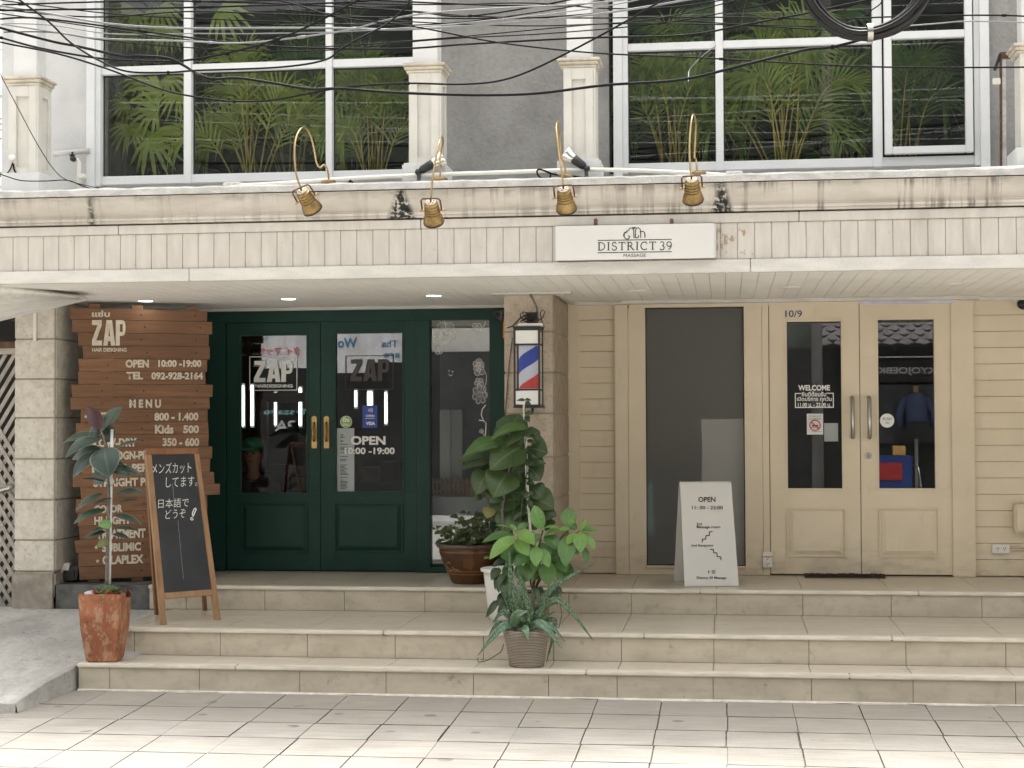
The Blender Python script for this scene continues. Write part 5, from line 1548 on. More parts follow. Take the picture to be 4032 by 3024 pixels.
# small white device on the left pilaster
c = P(48, 620, 10.68)
t = thing('wall_sensor', 'small white sensor with dangling wire on left post by roof edge', 'sensor', c)
MB().sphere(c, .022, 12, 8, (1.1, 1, .9)).build('body', M['white'], t)
MB().tube(smooth([P(50, 640, 10.69), P(38, 670, 10.69), P(15, 690, 10.69), P(-20, 700, 10.69)]), .004, 6).build('wire', M['cable'], t)
MB().tube(smooth([P(52, 645, 10.69), P(55, 665, 10.69), P(62, 680, 10.69)]), .006, 6).build('stub', M['cable'], t)
# scrap and loose wires on the parapet
t = MB(); t.tube(smooth([P(*crop1(870, 860), 10.5), P(*crop1(905, 885), 10.5), P(*crop1(950, 905), 10.5), P(*crop1(1100, 905), 10.5), P(*crop1(1185, 895), 10.5)]), [.012] * 6 + [.009] * 5 + [.006] * 5 + [.006] * 5, 8)
tag(t.build('cable_offcut', M['cable']), 'short black cable offcut lying on parapet between first and second lamps', 'cable offcut')
t = MB(); t.tube(smooth([P(*crop2(780, 758), 10.52), P(*crop2(600, 752), 10.52), P(*crop2(400, 725), 10.5), P(*crop2(250, 715), 10.5), P(*crop2(130, 672), 10.5), P(*crop2(60, 655), 10.5), P(*crop2(40, 690), 10.5), P(*crop2(80, 745), 10.5), P(*crop2(170, 765), 10.5), P(*crop2(270, 740), 10.5)]), .006, 6)
t.tube(smooth([P(*crop2(120, 670), 10.5), P(*crop2(185, 705), 10.5), P(*crop2(182, 745), 10.5)]), .006, 6)
t.tube(smooth([P(*crop2(350, 742), 10.55), P(*crop2(600, 757), 10.55), P(*crop2(770, 760), 10.55)]), .010, 6)
tag(t.build('loose_cable_loop', M['cable']), 'black cable looped on the parapet near the third brass lamp', 'cable')

# ------------------------------------------------------------------ overhead cables
CAB = [  # (points in photo px, radius, depth, material, label)
 ([(-60, 20), (0, 27), (200, 52), (425, 85), (729, 109), (1033, 118), (1344, 118), (1640, 110), (2243, 58), (2688, 0), (2800, -16)], .009, 8.0, 'cablegrey', 'pale grey cable sagging left then rising across the whole top to the right'),
 ([(-60, 55), (0, 52), (243, 42), (668, 24), (1344, 0), (1500, -6)], .008, 7.9, 'cable', 'black cable crossing the left pilaster top and rising gently to the right'),
 ([(-60, 78), (0, 80), (182, 82), (547, 122), (972, 167), (1344, 185), (1630, 194), (1860, 182), (2340, 149), (2688, 130), (2931, 91), (3198, 52), (3441, 6), (3560, -14)], .008, 7.8, 'cable', 'black cable dipping low over second pilaster then rising to the cable coil'),
 ([(-60, 82), (0, 91), (292, 143), (413, 160), (730, 160), (972, 158), (1344, 118), (1520, 88), (1700, 60), (2000, 28), (2300, 4), (2500, -14)], .007, 7.7, 'cablegrey', 'grey cable curving under the left window transom then climbing right'),
 ([(-60, 95), (0, 109), (182, 152), (292, 176), (486, 225), (560, 229), (656, 228), (705, 246), (760, 280), (800, 302), (851, 319), (942, 307), (1060, 318), (1215, 346), (1344, 354), (1526, 370), (1769, 372), (2073, 362), (2377, 331), (2688, 319), (2931, 264), (3100, 212), (3186, 184), (3296, 176), (3447, 137), (3672, 0), (3720, -30)], .0105, 7.4, 'cable', 'thick black kinked cable hanging lowest across middle of the facade'),
 ([(-60, 126), (0, 143), (182, 194), (425, 240), (608, 246), (760, 228), (1033, 161), (1240, 90), (1420, 10), (1480, -16)], .0085, 7.6, 'cable', 'black cable sagging to left window transom then rising steeply right'),
 ([(-60, 148), (0, 161), (213, 204), (425, 273), (668, 365), (851, 395), (970, 393), (1094, 383), (1344, 348), (1600, 337), (1830, 334), (2012, 298), (2243, 194), (2480, 79), (2632, 0), (2680, -24)], .0075, 7.5, 'cable', 'black cable drooping below left transom and rising past third pilaster'),
 ([(30, -36), (79, 0), (182, 79), (261, 158), (389, 237), (516, 289), (668, 292), (790, 273), (1094, 255), (1276, 234), (1344, 207), (1423, 158), (1508, 97), (1590, 18), (1610, -10)], .0075, 7.3, 'cable', 'black cable dropping steeply from top left corner under left transom'),
 ([(-60, 48), (0, 60), (425, 118), (729, 150), (1100, 175), (1344, 181), (1769, 158), (2316, 103), (2480, 79), (2688, 45), (2900, 0)], .005, 7.9, 'cable', 'thin black cable sagging behind the thick ones across both windows'),
 ([(1000, -30), (1150, 10), (1344, 76), (1630, 112), (1867, 149), (2073, 173), (2377, 207), (2688, 231), (2992, 249), (3441, 261), (4032, 255), (4100, 254)], .0065, 7.7, 'cable', 'black cable descending right and running level across the right window'),
 ([(900, 12), (1344, 36), (1648, 48), (1806, 55), (2012, 36), (2255, 3), (2350, -12)], .007, 8.1, 'cable', 'black cable over gap between second and third pilasters near top edge'),
 ([(1100, 46), (1400, 66), (1630, 79), (2073, 94), (2377, 97), (2688, 103), (3000, 106), (3235, 109), (3420, 112)], .0055, 8.2, 'cable', 'thin level black cable ending beneath the black cable coil'),
 ([(1300, 18), (1733, 49), (1952, 58), (2377, 70), (2688, 76), (3113, 79), (3330, 82)], .006, 8.3, 'cable', 'level black cable passing third pilaster just below the top edge'),
 ([(3330, 66), (3478, 68), (3812, 70), (4032, 69), (4100, 69)], .0065, 7.9, 'cable', 'upper of two short black cables right of the coil'),
 ([(3480, 97), (3539, 97), (3700, 96), (3812, 94), (4032, 91), (4100, 90)], .005, 7.8, 'cablegrey', 'lower grey one of two short cables right of the coil'),
 ([(-60, 20), (0, 10), (500, 4), (900, 14), (1344, 2), (1700, 6), (2200, 14), (2400, -8)], .0075, 8.3, 'cable', 'black wavy cable along the very top edge over left window'),
 ([(-60, 36), (0, 36), (350, 58), (729, 40), (1100, 62), (1344, 74), (1640, 70), (2100, 60), (2480, 30), (2700, -6)], .0065, 8.1, 'cable', 'black cable waving just under top edge from left pilaster to right window'),
 ([(-60, -6), (120, 10), (425, 46), (729, 74), (1033, 92), (1344, 98), (1600, 92), (1900, 70), (2300, 20), (2460, -10)], .0055, 8.2, 'cable', 'thin black cable sagging shallowly between left pilaster and right window'),
 ([(-60, 112), (0, 100), (200, 96), (425, 124), (729, 130), (1033, 140), (1344, 132), (1700, 98), (2200, 40), (2480, 4), (2560, -8)], .005, 8.0, 'cablegrey', 'thin grey cable crossing left window panes and second pilaster'),
 ([(0, 118), (200, 128), (425, 168), (729, 190), (1033, 196), (1344, 186), (1560, 172), (1800, 160), (2100, 140), (2500, 96), (2800, 50), (3050, 8), (3130, -8)], .005, 7.9, 'cable', 'thin black cable from left pilaster passing beneath top of third pilaster'),
 ([(640, -14), (900, 6), (1344, 20), (1700, 26), (2100, 10), (2400, 24), (2688, 20), (2900, -4)], .006, 8.4, 'cable', 'black cable rippling along top edge over second and third pilasters'),
 ([(2590, 96), (2680, 90), (2931, 104), (3300, 94), (3450, 20), (3480, -10)], .005, 8.0, 'cable', 'thin black cable crossing top of right window left pane'),
 ([(0, 273), (61, 389), (152, 577), (200, 662), (261, 708), (395, 744)], .0045, 10.2, 'cable', 'thin wire slanting down over left pilaster to the parapet'),
 ([(-60, 676), (0, 686), (91, 714), (180, 716), (261, 708), (316, 729), (390, 743), (620, 742), (880, 736)], .006, 10.52, 'cable', 'black cable lying along left parapet to the junction box'),
 ([(2819, 185), (2760, 220), (2716, 264), (2711, 300), (2712, 330)], .004, 8.3, 'cablegrey', 'short frayed wire end dangling before right window mullion'),
]
rng = random.Random(21)
for pts, r, Y, m, lab in CAB:
    pp = smooth([P(x, y, Y) for x, y in pts], 6)
    n_ = len(pp)
    def outside(q): return q[0] < 0 or q[0] > 4032 or q[1] < 0
    e0 = [pp[0] + (P(*pts[0], Y) - P(*pts[1], Y)).normalized() * k * .6 + Vector((0, 0, .03 * k * k)) for k in range(6, 0, -1)] if outside(pts[0]) else []
    e1 = [pp[-1] + (P(*pts[-1], Y) - P(*pts[-2], Y)).normalized() * k * .6 + Vector((0, 0, .03 * k * k)) for k in range(1, 7)] if outside(pts[-1]) else []
    pp = e0 + pp + e1                            # the spans go on beyond the picture
    pp = [p + Vector((0, .05 * math.sin(i * .21 + Y * 9), 0)) for i, p in enumerate(pp)]
    cb = MB().tube(pp, r * .62, 7)
    if r > .0062 and n_ > 24:                   # taped splices
        for q_ in (rng.randint(6, n_ // 2), rng.randint(n_ // 2, n_ - 6)): cb.tube([pp[q_], pp[q_].lerp(pp[q_ + 1], .5)], r * 1.05, 7)
    tag(cb.build('overhead_cable', M[m]), lab, 'cable', 'overhead cables in front of the upper floor')
# coil of spare cable
YK = 7.25
ck = P(3414, -102, YK); kpx = YK / FPX
t = thing('cable_coil', 'thick coil of black cable bound with silver clips, hanging before right window', 'cable coil', ck)
rng = random.Random(5)
for k in range(11):
    rr = (212 + 36 * rng.random()) * kpx if k else 246 * kpx
    oy = rng.uniform(-.035, .035); ph = rng.uniform(0, 6); ox = rng.uniform(-.008, .008)
    pts = [ck + Vector((ox + rr * math.cos(a) * (1 + .015 * math.sin(2 * a + ph)), oy + .01 * math.sin(3 * a + ph), rr * math.sin(a) * (1 + .015 * math.sin(3 * a + ph)))) for a in [2 * math.pi * i / 48 for i in range(49)]]
    MB().tube(pts, .0105, 8).build('loop', M['coil'], t)
for ang in (-89, -205 + 360):
    a_ = R(ang if ang != 155 else 155); rr = 229 * kpx
for a_ in (R(-88), R(155)):
    rr = 229 * kpx; c = ck + Vector((rr * math.cos(a_), 0, rr * math.sin(a_)))
    rd = Vector((math.cos(a_), 0, math.sin(a_))); tg = Vector((-math.sin(a_), 0, math.cos(a_)))
    ring = [c + rd * .040 * math.cos(q) + Vector((0, 1, 0)) * .052 * math.sin(q) for q in [2 * math.pi * i / 16 for i in range(17)]]
    b = MB()
    b.add([p - tg * .012 for p in ring] + [p + tg * .012 for p in ring], [(i, i + 1, 18 + i, 17 + i) for i in range(16)], True)
    b.build('clip', M['steel'], t)

# ------------------------------------------------------------------ left edge: lattice, beam, awning
t = thing('lattice_fence', 'weathered wooden lattice fence left of the left stone pier', 'fence', (-5.8, 12.5, .36))
b = MB(); YL = 12.55
z0, z1 = P(30, 2400, YL).z, P(30, 1395, YL).z
for k in range(-16, 28):
    for s in (1, -1):
        x0 = -6.9 + k * .075; 
        p, q = Vector((x0, YL + (.012 if s > 0 else 0), z0)), Vector((x0 + s * (z1 - z0) * .62, YL + (.012 if s > 0 else 0), z1))
        def clip(p, q, lo, hi):
            d = q - p; t0, t1 = 0, 1
            if abs(d.x) > 1e-9:
                a_, b_ = sorted(((lo - p.x) / d.x, (hi - p.x) / d.x)); t0, t1 = max(t0, a_), min(t1, b_)
            return (p + d * t0, p + d * t1) if t1 > t0 + .01 else None
        cl = clip(p, q, -6.95, -5.47)
        if not cl: continue
        d = (cl[1] - cl[0]).normalized(); w_ = Vector((d.z, 0, -d.x)) * .015
        b.slab([cl[0] - w_, cl[0] + w_, cl[1] + w_, cl[1] - w_], (0, -1, 0), .008)
b.build('lattice', M['lattice'], t)
fr = MB(); fr.box(-6.95, -5.46, YL - .02, YL + .03, z1, z1 + .075); fr.box(-6.95, -5.46, YL - .02, YL + .03, z0 - .04, z0); 
zm = P(30, 1910, YL).z; fr.box(-6.95, -5.46, YL - .02, YL + .03, zm - .05, zm); fr.build('rail', M['lattice'], t, .004)
a = P(30, 1345, YL); b = MB(); b.box(-6.95, -5.46, YL - .03, YL + .03, P(30, 1372, YL).z, a.z); b.build('rusty_beam', M['rust'], t, .004)
MB().tube([P(-20, 1935, YL - .04), P(35, 1925, YL - .04), P(48, 1910, YL - .04)], .018, 8).build('latch', M['steel'], t)
t = MB(); t.box(-9, -5.44, 13.2, 13.3, 0, 3.0); tag(t.build('dark_passage_wall', M['dark']), 'dark wall in shadow behind the lattice fence', 'wall')
t = thing('awning', 'grey corrugated awning sheet under left end of canopy', 'awning', (-5.2, 11.3, 2.55))
nb2 = 16
b = MB(); tipA, tipB = P(318, 1172, 11.35), P(338, 1180, 11.6)
la, lb = P(-90, 1128, 10.75), P(-90, 1268, 12.0)
vs_ = []
for i in range(nb2 * 4 + 1):
    f = i / (nb2 * 4)
    rip = .02 * math.sin(f * nb2 * 2 * math.pi)
    p, q = la.lerp(lb, f), tipA.lerp(tipB, f)
    vs_ += [p + Vector((0, 0, rip * 2)), q + Vector((0, 0, rip * .4))]
b.add(vs_, [(2 * i, 2 * i + 1, 2 * i + 3, 2 * i + 2) for i in range(nb2 * 4)], True)
o = b.build('sheet', M['awning'], t); md = o.modifiers.new('thickness', 'SOLIDIFY'); md.thickness = .006
b = MB(); b.slab([P(160, 1215, 12.0), P(340, 1182, 11.62), P(338, 1172, 11.6), P(180, 1196, 12.0)], (0, -1, 0), .02); b.build('edge_strip', M['fascia'], t)
# ------------------------------------------------------------------ rubber plant in terracotta pot
t = thing('potted_rubber_plant', 'rubber plant tied to white stake in a worn square terracotta pot', 'potted plant', (-4.15, 10.68, .175))
p00, p10 = Vector((-4.232, 10.545, .178)), Vector((-4.03, 10.565, .178))
up_ = (p10 - p00).normalized(); vp_ = Vector((-up_.y, up_.x, 0))
def sq(z, s, cx=.101, cy=.101):
    c = p00 + up_ * cx + vp_ * cy; h = s / 2
    return [Vector((c + up_ * a * h + vp_ * b_ * h).to_tuple()) + Vector((0, 0, z - .178)) for a, b_ in ((-1, -1), (1, -1), (1, 1), (-1, 1))]
pot = MB()
lv = [sq(.178, .196), sq(.19, .204), sq(.40, .262), sq(.605, .284), sq(.632, .290), sq(.632, .250), sq(.58, .245)]
vs_ = [p for q in lv for p in q]
fs = [(i * 4 + k, i * 4 + (k + 1) % 4, (i + 1) * 4 + (k + 1) % 4, (i + 1) * 4 + k) for i in range(len(lv) - 1) for k in range(4)] + [(3, 2, 1, 0)]
pot.add(vs_, fs); pot.build('pot', M['terracotta'], t, .008)
so_ = sq(.598, .25); b = MB(); b.quad(*so_); b.build('soil', M['soil'], t)
b = MB(); rng = random.Random(3)
c0 = P(362, 2325, 10.62); b.sphere((c0.x, c0.y, .622), .045, 10, 6, (1.3, 1, .55)); b.build('stone', M['captop'], t)
YT = 10.68
sb = P(418, 2300, YT)
stem_pts = smooth([P(420, 2300, YT), P(424, 2120, YT), P(429, 1960, YT), P(424, 1860, YT), P(420, 1790, YT), P(412, 1740, YT), P(405, 1715, YT), P(396, 1690, YT)])
m_ = len(stem_pts)
MB().tube(stem_pts, [.013 - .007 * i / m_ for i in range(m_)], 8).build('stem', M['trunkgrey'], t)
MB().tube([P(431, 2300, YT + .03), P(441, 1690, YT + .03)], .0105, 8).build('stake', M['vinyl'], t)
def a1(x, y): return 200 + x * .42195, 1180 + y * .42195
def a2(x, y): return 200 + x * .5668, 1700 + y * .5666
LV_ = [  # base, tip (photo px), width px, base depth, tip depth, face, kind, bend
 (a1(465, 1210), a1(345, 995), 42, 0, -.02, (.5, -1, .2), 'rubberred', .06),
 (a1(492, 1225), a1(672, 995), 52, 0, .05, (-.5, -1, .5), 'rubberleaf', .08),
 (a1(497, 1215), a1(690, 1108), 26, 0, -.06, (.1, -.6, 1), 'rubberleaf', .05),
 (a1(470, 1240), a1(360, 1230), 60, .02, .05, (-.3, -1, .5), 'rubberleaf', .15),
 (a1(495, 1330), a1(585, 1190), 40, .03, .08, (.2, -1, .2), 'rubberleaf', .06),
 (a1(470, 1300), a1(135, 1478), 46, -.01, -.13, (-.1, -.9, 1), 'rubberleaf', .14),
 (a1(460, 1285), a1(110, 1338), 40, .03, .10, (0, -.8, 1), 'rubberleaf', .10),
 (a1(500, 1380), a1(548, 1652), 86, -.02, -.10, (.1, -1, .35), 'rubberleaf', .10),
 (a1(480, 1420), a1(205, 1660), 52, 0, -.08, (-.3, -1, .7), 'rubberleaf', .12),
 (a1(470, 1400), a1(195, 1490), 44, .03, .10, (-.1, -.8, .6), 'rubberleaf', .06),
 (a1(580, 1410), a1(855, 1322), 22, -.02, -.06, (.1, -.6, 1), 'rubberleaf', .08),
 (a1(510, 1500), a1(740, 1650), 40, .02, .06, (.3, -1, .5), 'rubberleaf', .08),
 (a2(400, 250), a2(640, 305), 27, .0, -.04, (.2, -.8, .9), 'rubberleaf', .09),
 (a2(400, 290), a2(290, 330), 55, .05, .1, (0, -1, .3), 'rubberleaf', .06),
 (a2(385, 350), a2(215, 328), 16, 0, -.08, (0, -.5, 1), 'rubberleaf', .06),
 (a2(400, 395), a2(490, 340), 14, 0, -.06, (0, -.5, 1), 'rubberleaf', .06),
 (a2(365, 430), a2(172, 548), 28, 0, -.06, (-.2, -.8, .9), 'rubberleaf', .08),
 (a2(440, 438), a2(665, 432), 30, -.01, -.06, (.1, -.7, 1), 'rubberleaf', .09),
 (a2(425, 460), a2(280, 520), 16, 0, -.09, (0, -.6, 1), 'rubberleaf', .07),
 (a2(430, 520), a2(602, 472), 18, 0, -.05, (.1, -.6, 1), 'rubberleaf', .08),
 (a2(380, 545), a2(155, 642), 30, 0, -.06, (-.1, -.8, .9), 'rubberleaf', .11),
 (a2(440, 580), a2(635, 648), 24, 0, -.05, (.1, -.7, 1), 'rubberleaf', .07),
 (a2(425, 645), a2(328, 650), 30, -.05, -.10, (0, -1, .5), 'midgreen', .05),
 (a2(395, 660), a2(270, 715), 18, 0, -.05, (0, -.7, 1), 'rubberleaf', .08),
 (a2(420, 675), a2(610, 690), 16, 0, -.05, (0, -.6, 1), 'rubberleaf', .07),
 (a2(385, 695), a2(232, 745), 22, 0, -.06, (0, -.8, .9), 'rubberleaf', .10),
 (a2(430, 710), a2(548, 745), 18, 0, -.05, (0, -.7, 1), 'rubberleaf', .05),
 (a2(405, 755), a2(318, 802), 26, -.03, -.07, (0, -1, .5), 'yellowleaf', .08),
]
for (bx, tx, wpx, db, dt, fc, kind, bend) in LV_:
    b = MB(); b.leaf(P(*bx, YT + db), P(*tx, YT + dt), wpx / FPX * YT * 1.5, fc, bend, .18, .0, 10, .8)
    b.build('leaf', M[kind], t)
b = MB(); rng = random.Random(6)
for k in range(46):                           # little plants at the foot
    c = Vector((P(rng.choice([400, 425, 440, 470]), 2300, 10.66).x + rng.uniform(-.03, .03), 10.60 + rng.uniform(-.03, .06), .60))
    a = rng.uniform(0, 6.28); L = rng.uniform(.05, .11)
    mid = c + Vector((math.cos(a) * L * .4, math.sin(a) * L * .4, L * .7)); tip = c + Vector((math.cos(a) * L, math.sin(a) * L, L * .75))
    b.blade([c, mid, tip], .011)
b.build('grassy_foliage', M['grassleaf'], t)
b = MB()
for k in range(9):
    c = Vector((P(rng.choice([400, 418, 430, 440, 455]), 2290, 10.64).x + rng.uniform(-.02, .02), 10.59 + rng.uniform(-.03, .05), .62))
    a = rng.uniform(0, 6.28); L = rng.uniform(.03, .06)
    b.leaf(c, c + Vector((math.cos(a) * L * .7, math.sin(a) * L * .7 - .01, L)), .022, (0, -1, .3), .1, .1, 0, 4)
b.build('red_leaf', M['bromred'], t)
b = MB()
for k in range(14):
    c = Vector((P(rng.uniform(360, 510), 2290, 10.66).x, 10.64 + rng.uniform(-.02, .07), .60))
    a = rng.uniform(0, 6.28); L = rng.uniform(.05, .09)
    b.leaf(c, c + Vector((math.cos(a) * L, math.sin(a) * L * .5, L * .8)), .035, (0, -1, .5), .1, .1, 0, 5)
b.build('purple_leaf', M['rubberred'], t)

# ------------------------------------------------------------------ succulent in the ribbed pot
def c5(x, y): return 1650 + x * .4822, 1900 + y * .4822
pc = Vector((-1.300, 10.690, .1765))
t = thing('potted_succulent', 'long mottled green leaves spilling from a ribbed grey brown round pot', 'potted plant', pc)
MB().lathe([(0, 0), (.108, 0), (.114, .008), (.126, .09), (.138, .16), (.150, .20), (.155, .232), (.150, .238), (.143, .234), (.138, .20), (0, .20)], 40, pc).build('pot', M['ribbed'], t)
MB().lathe([(.138, .205), (.0, .215)], 24, pc).build('soil', M['soil'], t)
ps = Vector((pc.x, pc.y, .39))
SU = [  # base, mid, tip in crop px ; widths px ; depth offsets ; kind
 ((800, 1190), (680, 1180), (480, 1412), 62, (-.03, -.12, -.16), 'mottledpale'),
 ((790, 1190), (650, 1150), (568, 1255), 40, (.0, -.04, -.05), 'mottled'),
 ((800, 1180), (690, 1060), (600, 1150), 46, (.02, .02, 0), 'mottled'),
 ((770, 1185), (800, 1085), (890, 1050), 80, (-.06, -.12, -.16), 'mottledpale'),
 ((840, 1190), (870, 1200), (893, 1298), 62, (-.10, -.17, -.20), 'mottledpale'),
 ((900, 1190), (1010, 1160), (1168, 1358), 70, (-.06, -.12, -.14), 'mottledpale'),
 ((920, 1185), (1060, 1165), (1195, 1298), 44, (0, -.03, -.05), 'mottledpale'),
 ((940, 1180), (1110, 1130), (1040, 1468), 40, (.05, .07, .02), 'mottled'),
 ((830, 1180), (760, 900), (735, 560), 62, (.02, .03, .05), 'mottled'),
 ((850, 1180), (800, 950), (745, 820), 75, (-.03, -.05, -.06), 'mottled'),
 ((880, 1180), (870, 960), (800, 680), 70, (.03, .04, .05), 'mottled'),
 ((880, 1180), (900, 1030), (800, 800), 60, (-.06, -.09, -.1), 'mottled'),
 ((910, 1180), (960, 1100), (1045, 960), 76, (-.03, -.05, -.06), 'mottled'),
 ((900, 1170), (1080, 870), (1440, 658), 48, (.02, .02, .0), 'mottled'),
 ((960, 1100), (1140, 960), (1425, 1290), 48, (.02, -.02, -.06), 'mottled'),
 ((780, 1180), (830, 1000), (690, 880), 50, (.03, .03, .03), 'mottled'),
 ((790, 1150), (740, 1000), (650, 850), 46, (.04, .05, .05), 'mottled'),
 ((930, 1180), (935, 1020), (918, 840), 26, (-.02, -.02, -.02), 'pothos'),
 ((850, 1190), (860, 1120), (790, 1000), 90, (-.05, -.08, -.07), 'mottled'),
 ((900, 1180), (990, 1120), (1110, 1050), 40, (0, .02, .04), 'midgreen'),
]
for b0, m0, t0, wpx, dd, kind in SU:
    pts = smooth([P(*c5(*q), pc.y + d) for q, d in zip((b0, m0, t0), dd)], 7)
    b = MB(); n_ = len(pts); vs_, fs, uv = [], [], []
    wd = wpx * .4822 / FPX * pc.y
    for i, p in enumerate(pts):
        tg = (pts[min(i + 1, n_ - 1)] - pts[max(i - 1, 0)]).normalized()
        s_ = tg.cross(Vector((.15, -1, .35))).normalized(); nn = s_.cross(tg)
        q = i / (n_ - 1); hw = wd / 2 * (.62 + .38 * math.sin(math.pi * min(1, q * 1.25))) * (1 - max(0, (q - .45) / .55) ** 1.8) + .0006
        for k in (-1, -.5, 0, .5, 1):
            vs_.append(p + s_ * hw * k + nn * (.30 * hw * (k * k - .4))); uv.append(((k + 1) / 2, q))
    fs = [(i * 5 + k, i * 5 + k + 1, (i + 1) * 5 + k + 1, (i + 1) * 5 + k) for i in range(n_ - 1) for k in range(4)]
    b.add(vs_, fs, True, uv)
    o = b.build('leaf', M[kind], t); md = o.modifiers.new('thickness', 'SOLIDIFY'); md.thickness = .005; md.offset = 0
b = MB(); b.tube(smooth([P(*c5(*q), pc.y + .05) for q in ((690, 1320), (670, 1380), (620, 1415), (560, 1450), (490, 1465), (478, 1432))]), .0035, 6)
b.tube(smooth([P(*c5(*q), pc.y + .25) for q in ((1130, 870), (1160, 930), (1155, 1010), (1165, 1080), (1140, 1190))]), .003, 6)
b.build('trailing_stem', M['ivystem'], t)

# ------------------------------------------------------------------ bright green shrub in the second ribbed pot
pc = Vector((-1.365, 11.60, .3615))
t = thing('potted_shrub', 'shrub with broad bright green leaves in brown ribbed pot behind the succulent', 'potted plant', pc)
MB().lathe([(0, 0), (.10, 0), (.106, .01), (.128, .15), (.138, .20), (.133, .205), (.125, .18), (0, .18)], 36, pc).build('pot', M['ribbed'], t)
MB().lathe([(.125, .185), (0, .19)], 24, pc).build('soil', M['soil'], t)
YB2 = 11.35
nodes_ = [((800, 430), -.05), ((945, 520), -.12), ((1010, 390), 0), ((1230, 370), .02), ((1310, 400), -.02), ((1000, 640), 0), ((1180, 640), .03)]
root = pc + Vector((0, 0, .19))
b = MB()
for (x, y), d in nodes_:
    e = P(*c5(x, y), YB2 + d); mid = root.lerp(e, .5) + Vector((0, 0, .06))
    b.tube(smooth([root, mid, e]), .006, 7)
b.build('branch', M['stem'], t)
GL = [ # base, tip, width px(crop), db, dt, face, kind
 ((790, 440), (575, 628), 118, -.05, -.14, (-.3, -1, .6), 'bright'), ((780, 430), (512, 490), 96, 0, .02, (-.2, -.8, 1), 'midgreen'),
 ((795, 400), (618, 352), 40, -.02, -.10, (0, -.35, 1), 'bright'), ((800, 405), (740, 340), 40, 0, .02, (.3, -1, .3), 'bright'),
 ((805, 410), (945, 510), 118, -.06, -.18, (.2, -1, .8), 'bright'), ((805, 460), (895, 600), 118, -.05, -.16, (-.1, -1, .6), 'bright'),
 ((800, 390), (900, 335), 60, .02, .06, (.2, -.8, .8), 'midgreen'), ((950, 500), (925, 390), 52, .0, .04, (.2, -1, .3), 'bright'),
 ((958, 520), (958, 688), 100, -.12, -.18, (0, -1, .35), 'bright'), ((985, 540), (1062, 695), 96, -.08, -.14, (.3, -1, .4), 'bright'),
 ((990, 540), (1085, 590), 80, -.04, -.06, (.2, -.9, .7), 'midgreen'), ((930, 570), (775, 680), 110, -.05, -.10, (-.2, -1, .5), 'midgreen'),
 ((1005, 385), (940, 185), 118, 0, .03, (-.1, -1, .15), 'bright'), ((1005, 380), (1148, 375), 56, -.02, -.08, (.2, -.5, 1), 'bright'),
 ((1015, 440), (1160, 395), 74, 0, -.06, (.1, -.7, 1), 'bright'), ((1020, 440), (1160, 555), 110, .0, -.06, (.2, -1, .7), 'midgreen'),
 ((1000, 430), (940, 470), 60, .02, 0, (0, -1, .6), 'midgreen'), ((1235, 370), (1215, 205), 128, .04, .10, (0, -1, .1), 'midgreen'),
 ((1235, 345), (1240, 290), 50, -.02, -.03, (.5, -1, .2), 'bright'), ((1230, 375), (1145, 400), 60, 0, -.05, (0, -.8, 1), 'bright'),
 ((1310, 395), (1358, 285), 38, -.03, -.04, (.7, -1, .1), 'bright'), ((1315, 385), (1460, 395), 74, 0, -.02, (.2, -.8, .9), 'midgreen'),
 ((1290, 380), (1225, 340), 64, .04, .06, (0, -1, .4), 'midgreen'), ((1315, 405), (1320, 575), 108, -.04, -.12, (0, -1, .4), 'bright'),
 ((1330, 405), (1438, 552), 70, -.01, -.04, (.5, -1, .4), 'bright'), ((1290, 420), (1210, 510), 84, -.02, -.08, (-.4, -1, .5), 'bright'),
 ((1225, 430), (1195, 685), 140, -.02, -.12, (0, -1, .3), 'midgreen'), ((1250, 520), (1300, 590), 84, 0, -.02, (.3, -1, .4), 'midgreen'),
 ((1345, 520), (1368, 665), 62, .02, .02, (.4, -1, .2), 'midgreen'), ((1150, 620), (1200, 735), 110, .05, .0, (.1, -1, .3), 'midgreen'),
 ((920, 640), (890, 800), 110, .02, -.04, (-.1, -1, .2), 'midgreen'), ((1040, 640), (1060, 845), 140, .0, -.07, (.1, -1, .25), 'midgreen'),
 ((960, 650), (930, 730), 80, -.02, -.06, (0, -1, .4), 'midgreen'), ((1090, 650), (1165, 830), 70, .05, .03, (.5, -1, .2), 'midgreen'),
 ((690, 560), (740, 640), 84, .02, -.02, (0, -1, .3), 'midgreen'), ((700, 640), (600, 690), 66, .06, .04, (-.3, -.8, .8), 'pothos'),
 ((580, 610), (528, 625), 36, .06, .04, (-.3, -.8, .8), 'midgreen'), ((1110, 860), (1170, 895), 46, .1, .1, (.2, -1, .6), 'pothos'),
 ((1060, 560), (1130, 640), 84, .03, 0, (.2, -1, .4), 'midgreen'), ((860, 520), (770, 560), 84, .03, .02, (0, -1, .5), 'midgreen'),
]
for b0, t0, wpx, db, dt, fc, kind in GL:
    b = MB(); b.leaf(P(*c5(*b0), YB2 + db), P(*c5(*t0), YB2 + dt), wpx * .4822 / FPX * YB2 * 1.06, fc, .09, .25, .0, 10, .9, .006)
    b.build('leaf', M[kind], t)

rng = random.Random(44)
for k in range(24):                           # inner leaves filling the crown
    x0, y0 = rng.uniform(720, 1240), rng.uniform(420, 700)
    a_ = rng.uniform(.3, 2.85); L = rng.uniform(110, 170)
    d_ = rng.uniform(.02, .16)
    b = MB(); b.leaf(P(*c5(x0, y0), YB2 + d_), P(*c5(x0 + L * math.cos(a_), y0 + L * math.sin(a_)), YB2 + d_ - rng.uniform(0, .06)), rng.uniform(80, 120) * .4822 / FPX * YB2, (rng.uniform(-.6, .6), -1, rng.uniform(.2, .9)), .1, .25, .0, 9, .9, .008)
    b.build('leaf', M['midgreen'], t)

